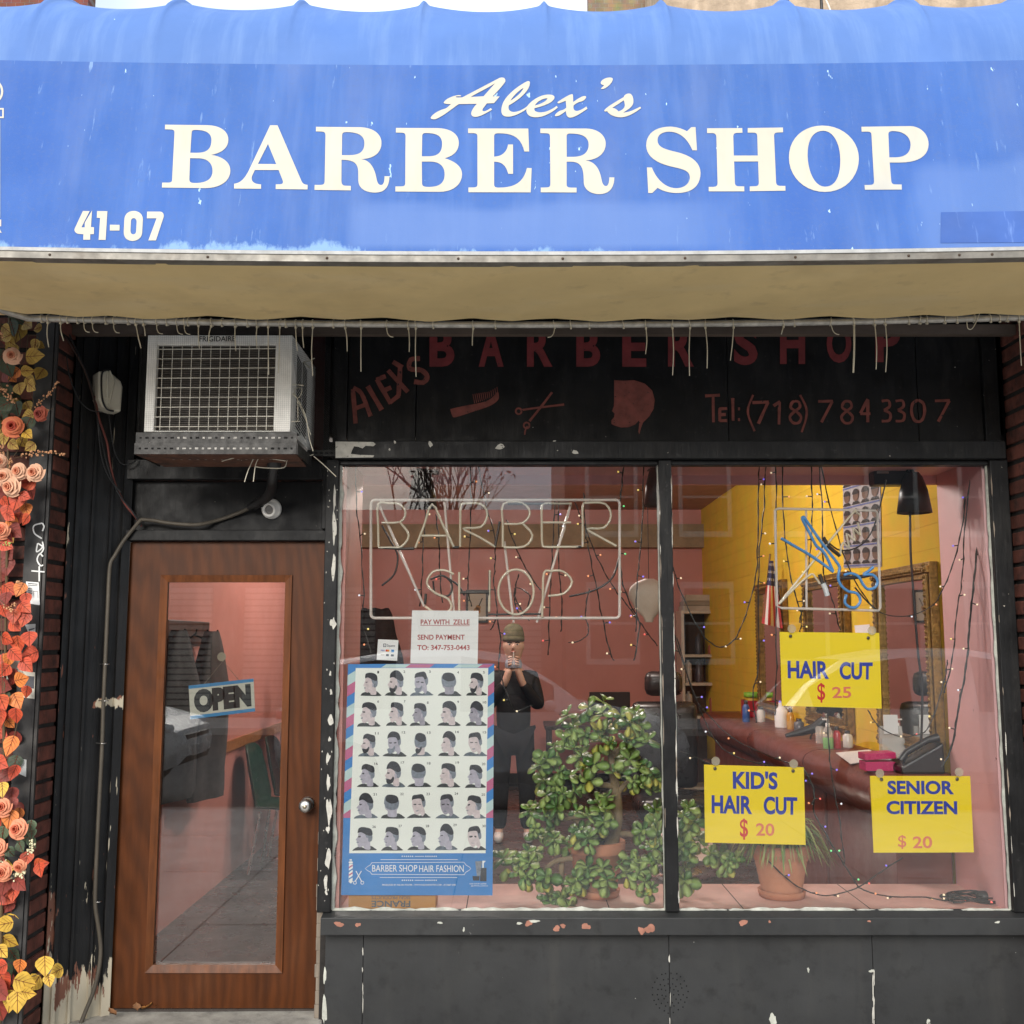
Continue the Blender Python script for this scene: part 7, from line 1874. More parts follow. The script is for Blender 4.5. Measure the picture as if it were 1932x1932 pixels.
mb = MB(); path = smooth_path([at(518, 868, -0.22), at(514, 905, -0.16), at(512, 922, -0.10), at(504, 938, -0.04), at(480, 953, 0.045)], 12)
mb.tube(path, [0.020 + (0.0025 if i % 2 else -0.001) for i in range(len(path))], HOSE, 12); mb.tube([at(519, 858, -0.23), at(517, 880, -0.20)], [0.036, 0.03], HOSE, 14); mb.build('hose_body', hs)
mb = MB(); mb.tube([at(492, 948, 0.01), at(470, 957, 0.048)], [0.022, 0.016], HOSE, 12); mb.build('cuff', hs)
mb = MB()
mb.tube(smooth_path([at(482, 953, 0.05), at(450, 968, 0.078), at(410, 982, 0.084), at(370, 990, 0.044), at(320, 987, 0.044), at(290, 982, 0.044), at(266, 980, 0.044)], 6), 0.0085, COND, 12)
pts = [(262, 981), (250, 992), (232, 1020), (215, 1048), (207, 1062), (204, 1085), (202, 1130), (197, 1240), (193, 1330), (191, 1400), (187, 1480), (182, 1580), (178, 1670), (178, 1710), (184, 1750), (188, 1790), (184, 1830), (174, 1870), (160, 1905), (146, 1940)]
P = [at(266, 980, 0.044)] + [onp(x, y, 0.014) for x, y in pts[2:]]
mb.tube(smooth_path(P, 5), 0.0085, COND, 12)
cdt = mb.build('conduit'); tag(cdt, 'grey brown conduit bending from the hose down the door panel', 'conduit')
for x, y in ((196, 1253), (195, 1322), (190, 1402), (181, 1700)):
    p = onp(x, y, 0.014)
    mb = MB(); mb.tube([p + Vector((-0.022, 0, 0)) - pnn * 0.01, p + pnn * 0.011 + Vector((-0.006, 0, 0)), p + pnn * 0.011 + Vector((0.006, 0, 0)), p + Vector((0.022, 0, 0.0)) - pnn * 0.01], 0.0022, STEEL, 6); mb.build('clip', cdt)
p = at(513, 960, 0.10)
lh = thing('lamp_holder', 'round white porcelain lamp holder with no bulb over the door', 'lamp holder', p)
PORC = M('aged_porcelain', (0.78, 0.75, 0.70), 0.35, var=0.15, scale=20)
mb = MB(); mb.lathe([(0.047, 0.0), (0.047, 0.010), (0.043, 0.018), (0.034, 0.022), (0.033, 0.042), (0.028, 0.045), (0.022, 0.043), (0.020, 0.015)], p, PORC, 32, (-0.15, -1, -0.25)); mb.build('holder_body', lh)
mb = MB(); mb.lathe([(0.021, 0.016), (0.021, 0.030), (0.016, 0.034), (0.006, 0.028), (0.001, 0.028)], p, M('socket_grey', (0.2, 0.19, 0.18), 0.4, 0.4), 24, (-0.15, -1, -0.25)); mb.build('socket', lh)
a = at(*ZD(852, 318), 0.018); b = at(*ZD(868, 434), 0.018)
mb = MB(); mb.box(a.x, b.x, 0.004, 0.0195, b.z, a.z, M('cream_wood', (0.50, 0.40, 0.25), 0.6, var=0.2, scale=12)); tag(mb.build('wood_block', bevel=0.004), 'small cream wood block fixed on the black door jamb', 'block')

# dry leaves on the step
DRY = [M('dry_leaf_brown', (0.22, 0.10, 0.04), 0.8, var=0.4, scale=30), M('dry_leaf_orange', (0.40, 0.17, 0.04), 0.8, var=0.3, scale=30)]
for i, (px, py, s_, lab) in enumerate(((258, 1908, 0.05, 'curled brown leaf on doorstep, leftmost in the row under the door'), (276, 1906, 0.045, 'tan dry leaf on doorstep at middle of the row'), (293, 1903, 0.055, 'brown dry leaf with raised tip, rightmost in the doorstep row'), (168, 1908, 0.04, 'orange brown leaf in the corner behind the conduit'), (212, 1917, 0.045, 'orange leaf at left front of the doorstep'), (196, 1905, 0.035, 'small brown leaf by the foot of door frame'))):
    p = on_plane(px, py, Vector((0, 0, STEPZ)), Vector((0, 0, 1)))
    mb = MB(); vs = []
    ang = rng.uniform(0, 6.28)
    for k in range(9):
        t_ = k / 8
        w_ = s_ * 0.35 * math.sin(PI * t_) * (1 + 0.3 * math.sin(k * 2.5))
        c_ = Vector((math.cos(ang), math.sin(ang) * 0.6, 0)) * (t_ - 0.5) * s_ + Vector((0, 0, 0.006 + 0.02 * t_ * t_))
        n_ = Vector((-math.sin(ang), math.cos(ang), 0))
        vs += [p + c_ - n_ * w_ + Vector((0, 0, 0.008)), p + c_, p + c_ + n_ * w_ + Vector((0, 0, 0.008))]
    mb.add(vs, [(j * 3 + q_, j * 3 + q_ + 1, j * 3 + q_ + 4, j * 3 + q_ + 3) for j in range(8) for q_ in (0, 1)], DRY[i % 2], True)
    tag(mb.build('dry_leaf'), lab, 'leaf', 'dry leaves on the doorstep')

# ---------------------------------------------------------------- flower garland at the left
gl = thing('flower_garland', 'artificial autumn garland of peach roses and red and yellow leaves', 'garland', (-2.2, -0.36, 0.2))
LM = {'o': M('olive_leaf', (0.44, 0.28, 0.05), 0.6, var=0.3, scale=25, streak=((0.30, 0.12, 0.03), 30, (1, 1, 1), 0.5, 0.8, 0.6)), 'y': M('yellow_leaf', (0.62, 0.38, 0.05), 0.6, var=0.25, scale=25), 'r': M('red_leaf', (0.48, 0.055, 0.018), 0.6, var=0.35, scale=25, streak=((0.62, 0.16, 0.03), 14, (1, 1, 1), 0.5, 0.8, 0.7)), 'n': M('orange_leaf', (0.60, 0.17, 0.03), 0.6, var=0.3, scale=25), 'd': M('deep_red_leaf', (0.20, 0.025, 0.014), 0.6, var=0.3, scale=25), 'g': M('grey_green_leaf', (0.09, 0.13, 0.07), 0.6, var=0.25, scale=25), 'k': M('dark_green_leaf', (0.035, 0.055, 0.025), 0.6, var=0.3, scale=25)}
VEIN = M('leaf_vein', (0.16, 0.035, 0.015), 0.7, var=0)
RM = {'p': [M('peach_petal', (0.74, 0.42, 0.27), 0.7, var=0.1), M('peach_petal_inner', (0.70, 0.27, 0.15), 0.7, var=0.1)], 'n': [M('coral_petal', (0.66, 0.17, 0.07), 0.7, var=0.12), M('coral_petal_inner', (0.50, 0.07, 0.035), 0.7, var=0.12)], 's': [M('salmon_petal', (0.72, 0.26, 0.14), 0.7, var=0.1), M('salmon_petal_inner', (0.58, 0.13, 0.06), 0.7, var=0.1)], 'd': [M('rust_petal', (0.36, 0.07, 0.035), 0.7, var=0.15), M('rust_petal_inner', (0.25, 0.03, 0.02), 0.7, var=0.15)]}
GY = -0.36
rg = random.Random(77)
def leaf(mb, px, py, size, m, ang=None, dy=None):
    p = at(px, py, GY + (dy if dy is not None else rg.uniform(-0.05, 0.05)))
    L_ = size / 1985 * 4.36
    ang = ang if ang is not None else rg.uniform(-1.9, -0.3) if rg.random() < 0.6 else rg.uniform(-3.1, 0.4)
    d = Vector((math.cos(ang), rg.uniform(-0.5, 0.3), math.sin(ang))).normalized()
    s_ = d.cross(Vector((rg.uniform(-0.3, 0.3), -1, rg.uniform(-0.3, 0.3)))).normalized()
    n_ = s_.cross(d)
    if n_.y > 0: n_ = -n_
    st = [(0, 0.04), (0.06, 0.26), (0.2, 0.42), (0.38, 0.45), (0.6, 0.34), (0.8, 0.17), (0.93, 0.06), (1.0, 0.0)]
    vs, vv = [], []
    fold = rg.uniform(0.02, 0.22); curl = rg.uniform(-0.12, 0.2)
    for t_, w_ in st:
        c = p + d * (t_ - 0.5) * L_ + n_ * (-curl * t_ * t_ * L_)
        vs += [c - s_ * w_ * L_ + n_ * fold * w_ * L_, c, c + s_ * w_ * L_ + n_ * fold * w_ * L_]
        vv.append(c + n_ * 0.0012)
    mb.add(vs, [(j * 3 + q_, j * 3 + q_ + 1, j * 3 + q_ + 4, j * 3 + q_ + 3) for j in range(len(st) - 1) for q_ in (0, 1)], m, True)
    mb.tube(vv, [0.0011] * (len(vv) - 1) + [0.0004], VEIN, 4)
    for k in (2, 3, 4):
        for sg in (-1, 1):
            t_, w_ = st[k]
            e = p + d * (t_ + 0.12 - 0.5) * L_ + s_ * sg * w_ * 0.8 * L_ + n_ * (fold * w_ * 0.8 * L_ + 0.0012 - curl * t_ * t_ * L_)
            mb.tube([vv[k - 1], e], [0.0007, 0.0003], VEIN, 3)
def rose(px, py, r_, key, tilt=(0, 0)):
    c = at(px, py, GY - 0.05)
    Rr = r_ / 1985 * 4.33
    axis = Vector((tilt[0], -1, tilt[1])).normalized()
    u_ = axis.orthogonal().normalized(); v_ = axis.cross(u_)
    mb = MB()
    lay = [(0.30, 3, 0.80, 1, 0.10), (0.48, 3, 0.72, 1, 0.16), (0.66, 4, 0.56, 0, 0.20), (0.84, 5, 0.34, 0, 0.26), (1.0, 5, 0.10, 0, 0.30)]
    sp_pts = []
    for k in range(26):                       # tight spiral heart
        a = k * 0.55; rr_ = Rr * (0.03 + 0.17 * k / 25)
        sp_pts.append((c + (u_ * math.cos(a) + v_ * math.sin(a)) * rr_ + axis * Rr * 0.1, c + (u_ * math.cos(a) + v_ * math.sin(a)) * rr_ * 1.15 + axis * Rr * (0.86 - 0.004 * k)))
    vs = [q for pr_ in sp_pts for q in pr_]
    mb.add(vs, [(2 * k, 2 * k + 2, 2 * k + 3, 2 * k + 1) for k in range(25)], RM[key][1], True)
    for li, (rad, n_, hgt, mi, curl) in enumerate(lay):
        for k in range(n_):
            a0 = 2 * PI * k / n_ + li * 0.8 + rg.uniform(-0.15, 0.15)
            sp__ = 2 * PI / n_ * 0.68
            hj, rj = rg.uniform(-0.05, 0.05), rg.uniform(0.93, 1.07)
            vs = []
            for i in range(6):
                t_ = i / 5
                for j in range(9):
                    w_ = (j / 8 - 0.5) * 2
                    a = a0 + w_ * sp__ * (0.45 + 0.55 * math.sin(PI * 0.5 * min(1, t_ * 1.3)))
                    prof = 0.35 + 0.5 * t_ + (curl * (t_ - 0.75) * 2 if t_ > 0.75 else 0)
                    rr_ = Rr * rad * rj * prof * (1 + 0.09 * w_)
                    hh = Rr * ((hgt + hj) * min(1, t_ / 0.8) ** 0.75 - (0.30 * curl * (t_ - 0.8) * 5 if t_ > 0.8 else 0) - 0.16 * abs(w_) ** 3 * t_)
                    vs.append(c + (u_ * math.cos(a) + v_ * math.sin(a)) * rr_ + axis * (hh + 0.1 * Rr))
            mb.add(vs, [(i * 9 + j, i * 9 + j + 1, (i + 1) * 9 + j + 1, (i + 1) * 9 + j) for i in range(5) for j in range(8)], RM[key][mi], True)
    mb.ball(c - axis * Rr * 0.1, Rr * 0.45, RM[key][0], 10, 6)
    o = mb.build('rose', gl)
ZA = zu(0, 600, 130, 502.0)
def spray(zf, lst, size, nm):
    grp = []                                  # leaves that touch stay together as one spray
    for it in lst:
        near = [g for g in grp if any(math.hypot(it[0] - q[0], it[1] - q[1]) < size * (2.0 if zf is ZA else 1.0) for q in g)]
        g = [it]
        for n_ in near:
            g += n_; grp.remove(n_)
        grp.append(g)
    for g in grp:
        mb = MB()
        for it in g:
            x, y, k = it[:3]
            leaf(mb, *zf(x, y), size * rg.uniform(0.85, 1.15) * (it[3] if len(it) > 3 else 1), LM[k])
        mb.build(nm, gl)
spray(ZA, [(215, 140, 'o'), (280, 160, 'o', .8), (50, 170, 'o'), (40, 225, 'o'), (85, 270, 'o')], 27, 'leaf_spray')
spray(ZA, [(265, 290, 'o'), (305, 290, 'o', .8), (270, 370, 'o', 1.2)], 27, 'leaf_spray')
spray(ZA, [(210, 480, 'o'), (300, 505, 'o'), (235, 560, 'o'), (245, 600, 'o'), (150, 620, 'o', 1.1), (110, 500, 'n'), (100, 540, 'n', .8), (20, 640, 'k', 1.2), (60, 460, 'k', 1.3), (20, 740, 'k', 1.3), (10, 380, 'k', 1.2)], 27, 'leaf_spray')
spray(ZA, [(215, 750, 'o', .9), (205, 820, 'o'), (210, 960, 'y'), (170, 1015, 'y'), (100, 1040, 'o'), (30, 1000, 'o'), (225, 1055, 'o', .8), (130, 770, 'k', 1.3), (200, 890, 'k', 1.2), (70, 770, 'k')], 28, 'leaf_spray')
spray(ZA, [(200, 1320, 'r', 1.2), (240, 1410, 'r'), (190, 1430, 'r'), (120, 1470, 'r', 1.2), (40, 1470, 'r'), (50, 1550, 'r', 1.1), (200, 1530, 'n'), (80, 1580, 'r'), (140, 1600, 'r'), (190, 1605, 'r'), (100, 1630, 'n'), (110, 1690, 'd', 1.2), (70, 1740, 'r', 1.1), (50, 1800, 'r')], 28, 'leaf_spray')
spray(ZB, [(40, 295, 'r', 1.1), (75, 295, 'n'), (100, 330, 'r'), (95, 360, 'r'), (15, 375, 'r'), (50, 395, 'r', 1.2), (60, 430, 'r'), (90, 405, 'r'), (30, 480, 'r'), (70, 500, 'r', 1.1), (60, 540, 'r', 1.1), (110, 540, 'r', 1.2), (30, 560, 'n'), (100, 580, 'r'), (15, 600, 'r'), (85, 630, 'n'), (20, 330, 'd'), (110, 480, 'r')], 29, 'leaf_spray')
spray(ZB, [(100, 680, 'r'), (65, 715, 'n', 1.1), (10, 720, 'r'), (60, 770, 'r'), (40, 800, 'n', .8), (5, 780, 'r'), (40, 885, 'n', 1.2), (5, 950, 'r', 1.2), (50, 985, 'r', 1.1), (10, 1050, 'y'), (40, 1075, 'd', 1.1), (45, 1105, 'd'), (35, 1160, 'n', 1.1), (75, 1140, 'n'), (15, 1000, 'd')], 29, 'leaf_spray')
spray(ZB, [(10, 1215, 'g'), (115, 1190, 'g', .9), (120, 1215, 'g', .9), (80, 1265, 'g'), (120, 1250, 'g'), (40, 1285, 'g'), (15, 1270, 'g'), (90, 1230, 'k')], 26, 'leaf_spray')
spray(ZB, [(100, 1310, 'r', 1.1), (155, 1330, 'r', 1.1), (150, 1352, 'r', 1.1), (75, 1405, 'd', 1.2), (15, 1410, 'd', 1.1), (50, 1445, 'r'), (28, 1458, 'r'), (0, 1440, 'd')], 29, 'leaf_spray')
spray(ZB, [(10, 1555, 'y', 1.3), (10, 1660, 'y', 1.1), (75, 1715, 'n', .9), (170, 1715, 'y', 1.2), (210, 1735, 'y', 1.1), (130, 1780, 'y', 1.3), (95, 1775, 'y', 1.2), (110, 1815, 'y'), (185, 1770, 'y', .9), (35, 1850, 'y', 1.3), (65, 1850, 'y', 1.3), (0, 1720, 'r'), (5, 1810, 'd', 1.4), (15, 1775, 'r', 1.1), (0, 1880, 'd', 1.5)], 29, 'leaf_spray')
for zf, x, y, r_, k in ((ZA, 95, 370, 17, 'p'), (ZA, 100, 905, 20, 'n'), (ZA, 310, 805, 15, 'd'), (ZA, 0, 1165, 14, 'p'), (ZA, 150, 1240, 17, 'p'), (ZA, 270, 1250, 18, 'p'), (ZA, 30, 1290, 18, 'p'), (ZA, 90, 1355, 19, 'p'), (ZA, 10, 1690, 17, 's'),
                        (ZB, 0, 70, 17, 's'), (ZB, 10, 1115, 17, 's'), (ZB, 70, 1197, 18, 's'), (ZB, 75, 1335, 12, 's'), (ZB, 10, 1357, 17, 's'), (ZB, 0, 1265, 15, 's')):
    rose(*zf(x, y), r_, k, (rg.uniform(-0.3, 0.5), rg.uniform(-0.3, 0.4)))
rk_ = random.Random(5)
spray(ZA, [(rk_.uniform(-20, 150), rk_.uniform(200, 1100), rk_.choice('kkod'), 1.2) for _ in range(26)], 28, 'leaf_spray') if False else None
for band in range(9):
    mb = MB()
    for _ in range(9):
        leaf(mb, rk_.uniform(-12, 34), 600 + band * 148 + rk_.uniform(0, 148), 30 * rk_.uniform(0.9, 1.3), LM[rk_.choice('kkdod' if band < 3 else 'kdddr' if band < 7 else 'kdkyd')], None, rk_.uniform(0.05, 0.10))
    mb.build('leaf_backing', gl)
BERRY = M('peach_berry', (0.60, 0.30, 0.15), 0.6, var=0.2)
STEM = M('garland_stem', (0.10, 0.06, 0.025), 0.7, var=0.2)
WFL = M('cream_floret', (0.72, 0.66, 0.42), 0.7, var=0.15)
def sprig(zf, pts, n_, spread, m, r0=0.0042):
    P = [at(*zf(*p), GY - 0.04) for p in pts]
    mb = MB(); SP = smooth_path(P, 6); mb.tube(SP, 0.0014, STEM, 5)
    for k in range(n_):
        t_ = 0.25 + 0.75 * k / n_
        c = SP[int(t_ * (len(SP) - 1))]
        q_ = c + Vector((rg.uniform(-1, 1), rg.uniform(-0.6, 0.6), rg.uniform(-1, 1))) * spread * (1.15 - 0.7 * t_)
        mb.ball(q_, r0 * rg.uniform(0.7, 1.2), m, 6, 4)
    mb.build('berry_sprig', gl)
sprig(ZA, [(240, 880), (290, 740), (370, 650), (440, 560)], 34, 0.014, BERRY); sprig(ZA, [(110, 1140), (220, 1110), (330, 1100), (500, 1105)], 44, 0.016, BERRY); sprig(ZA, [(0, 570), (40, 640), (120, 710)], 40, 0.025, BERRY); sprig(ZA, [(60, 1260), (80, 1190), (70, 1140)], 22, 0.016, BERRY); sprig(ZA, [(310, 850), (300, 790), (340, 780)], 22, 0.02, BERRY); sprig(ZA, [(360, 780), (405, 760)], 5, 0.006, BERRY); sprig(ZA, [(0, 1010), (10, 1080), (20, 1140)], 20, 0.015, BERRY); sprig(ZA, [(0, 210), (20, 260)], 12, 0.012, BERRY)
sprig(ZB, [(0, 330), (40, 370), (55, 340)], 18, 0.014, BERRY); sprig(ZB, [(90, 1300), (120, 1270), (115, 1240)], 26, 0.016, WFL); sprig(ZB, [(50, 1380), (70, 1375), (90, 1360)], 24, 0.022, WFL, 0.0055); sprig(ZB, [(0, 1320), (15, 1325), (30, 1335)], 16, 0.014, WFL); sprig(ZB, [(0, 125), (20, 120), (40, 122)], 18, 0.012, M('lime_floret', (0.42, 0.45, 0.12), 0.7, var=0.2)); sprig(ZB, [(70, 265), (85, 258)], 3, 0.004, BERRY, 0.006)
mb = MB()
for zf, pts in ((ZA, [(60, 560), (180, 400), (215, 210)]), (ZA, [(215, 210), (285, 220), (280, 300)]), (ZA, [(60, 560), (150, 300), (140, 180)]), (ZA, [(230, 870), (250, 700), (160, 480)]), (ZA, [(100, 1130), (150, 1050), (200, 900)]), (ZB, [(0, 1830), (50, 1780), (130, 1750), (170, 1740)]), (ZB, [(0, 1830), (60, 1815), (110, 1800)]), (ZB, [(40, 900), (60, 820), (90, 700)]), (ZB, [(0, 0), (10, 900), (0, 1900)]), (ZB, [(0, 905), (20, 890), (40, 880)])):
    mb.tube(smooth_path([at(*zf(*p), GY + 0.02) for p in pts], 5), 0.0016, STEM, 5)
mb.tube([at(18, 600, -0.30), at(14, 1000, -0.30), at(6, 1500, -0.30), at(0, 1932, -0.30)], 0.006, STEM, 6)
mb.build('stem', gl)

# ---------------------------------------------------------------- buildings behind and above
def far_building(name, label, x0, x1, y0, y1, z1, mat, wins=(), sky_trim=None):
    t = thing(name, label, 'building', ((x0 + x1) / 2, y0, 0))
    mb = MB(); mb.box(x0, x1, y0, y1, 0, z1, mat); mb.build('wall', t)
    for (wx, wz, ww, wh) in wins:
        mb = MB(); mb.box(wx - 0.08, wx + ww + 0.08, y0 - 0.06, y0 - 0.005, wz - 0.12, wz, WINT); mb.box(wx - 0.08, wx, y0 - 0.05, y0 - 0.005, wz, wz + wh, WINT); mb.box(wx + ww, wx + ww + 0.08, y0 - 0.05, y0 - 0.005, wz, wz + wh, WINT); mb.box(wx - 0.08, wx + ww + 0.08, y0 - 0.06, y0 - 0.005, wz + wh, wz + wh + 0.14, WINT); mb.box(wx, wx + ww, y0 - 0.04, y0 - 0.005, wz + wh * 0.5 - 0.03, wz + wh * 0.5 + 0.03, WINT)
        f_ = mb.build('window', t)
        mb = MB(); mb.box(wx, wx + ww, y0 - 0.02, y0 - 0.004, wz, wz + wh, WPANE); mb.build('pane', f_)
    return t
WINT = M('window_trim', (0.5, 0.48, 0.44), 0.7, var=0.1)
WPANE = M('dark_pane', (0.03, 0.035, 0.04), 0.1, var=0.1)
RBR = brick_mat('red_brick_far', (0.30, 0.10, 0.065), (0.24, 0.08, 0.05), (0.3, 0.24, 0.2), 4.0)
TBR = brick_mat('tan_brick_far', (0.42, 0.30, 0.20), (0.34, 0.23, 0.15), (0.48, 0.42, 0.35), 4.0)
ROUGH = M('rough_tan_render', (0.46, 0.35, 0.25), 0.95, var=0.3, scale=3, stretch=(1, 1, 0.4), bump=0.05, bscale=5, streak=((0.25, 0.18, 0.12), 4, (1.5, 1, 0.5), 0.5, 0.75, 0.7))
far_building('brick_building', 'red brick building rising behind the awning at upper left', -16, at(166, 5, 9.0).x, 9.0, 9.25, 13, RBR, [(at(166, 5, 9.0).x - 0.55, 8.2, 0.42, 1.4)])
far_building('brick_building', 'tan brick building behind the awning, right of the sky gap', at(1110, 5, 10.0).x, 4.6, 10.0, 10.25, 12, TBR)
rb = far_building('rendered_building', 'rough tan rendered building above the awning at upper right', at(1252, 5, 8.0).x, 14, 8.0, 9.8, 12, ROUGH)
mb = MB(); mb.tube([at(1468, 40, 7.6), at(1492, -20, 7.6)], 0.03, M('dark_beam', (0.06, 0.05, 0.045), 0.7), 8); mb.tube([at(1552, 40, 7.7), at(1548, -20, 7.7)], 0.02, BLKPL, 8); mb.tube(smooth_path([at(1570, 30, 7.6), at(1562, 8, 7.6), at(1552, -10, 7.6)], 4), 0.012, WIREW, 6)
mb.build('service_pipe', rb)
# ---------------------------------------------------------------- the street behind the camera (it shows in the glass)
SHUT = M('roller_shutter', (0.36, 0.33, 0.29), 0.5, 0.2, var=0.2, scale=4)
bl = thing('garage', 'low garage with ribbed roller shutters across the street', 'building', (-6, -21, 0))
mb = MB(); mb.box(-16, 1.2, -27, -21, 0, 4.6, RBR); mb.box(-16.2, 1.3, -27, -20.9, 4.6, 4.9, CONC); mb.build('wall', bl)
for x in (-14.5, -10.5, -6.5, -2.5):
    mb = MB()
    for i in range(20):
        mb.box(x, x + 3.2, -20.99, -20.93, 0.05 + i * 0.15, 0.05 + i * 0.15 + 0.11, SHUT)
    mb.box(x - 0.02, x + 3.22, -20.995, -20.97, 0.0, 3.1, M('shutter_gap', (0.05, 0.05, 0.05), 0.8)); mb.build('roller_shutter', bl)
wins = [(1.9 + i * 2.3, z, 1.1, 1.7) for i in range(6) for z in (1.3, 4.4)]
far_building('brick_house', 'two storey red brick house across the street', 1.3, 16, -21.2, -30, 7.4, RBR)
hb = [o for o in COL.objects if o.name.startswith('brick_house')][0]
for (wx, wz, ww, wh) in wins:                      # its windows look towards the shop
    mb = MB(); y = -21.2
    for q in ((wx - 0.1, wx + ww + 0.1, wz - 0.14, wz), (wx - 0.1, wx, wz, wz + wh), (wx + ww, wx + ww + 0.1, wz, wz + wh), (wx - 0.1, wx + ww + 0.1, wz + wh, wz + wh + 0.16), (wx, wx + ww, wz + wh / 2 - 0.03, wz + wh / 2 + 0.03)):
        mb.box(q[0], q[1], y + 0.004, y + 0.06, q[2], q[3], WINT)
    f_ = mb.build('window', hb)
    mb = MB(); mb.box(wx, wx + ww, y + 0.002, y + 0.02, wz, wz + wh, WPANE); mb.build('pane', f_)

# bare street tree across the road
tr = thing('street_tree', 'thin street tree with few russet leaves across the street', 'tree', (-1.6, -17.4, 0))
TB = M('tree_bark', (0.09, 0.07, 0.055), 0.9, var=0.3, scale=8)
rt = random.Random(8)
mbt, tips = MB(), []
def branch(p, d, L_, r_, lev):
    P = [p]
    for i in range(4):
        d = (d + Vector((rt.uniform(-.18, .18), rt.uniform(-.18, .18), rt.uniform(-.05, .12)))).normalized()
        P.append(P[-1] + d * L_ / 4)
    mbt.tube(P, [r_ * (1 - 0.12 * i) for i in range(5)], TB, 6 if lev < 2 else 4, False)
    if lev == 5 or r_ < 0.004:
        tips.append(P[-1]); return
    for k in range(3 if lev < 4 else 2):
        nd = (d + Vector((rt.uniform(-1, 1), rt.uniform(-1, 1), rt.uniform(-0.25, 0.7))) * 0.75).normalized()
        branch(P[rt.choice((2, 3, 4))], nd, L_ * rt.uniform(0.62, 0.82), r_ * 0.6, lev + 1)
branch(Vector((-1.6, -17.4, 0)), Vector((0, 0, 1)), 2.6, 0.13, 0)
mbt.build('trunk', tr)
mb = MB(); LFM = M('russet_leaf', (0.22, 0.09, 0.03), 0.7, var=0.4)
for t_ in tips:
    for k in range(2):
        c = t_ + Vector((rt.uniform(-.2, .2), rt.uniform(-.2, .2), rt.uniform(-.2, .2)))
        a = Vector((rt.uniform(-1, 1), rt.uniform(-1, 1), rt.uniform(-1, 1))).normalized() * 0.06
        b = a.orthogonal().normalized() * 0.03
        mb.add([c - a, c + b, c + a, c - b], [(0, 1, 2, 3)], LFM)
mb.build('crown', tr)

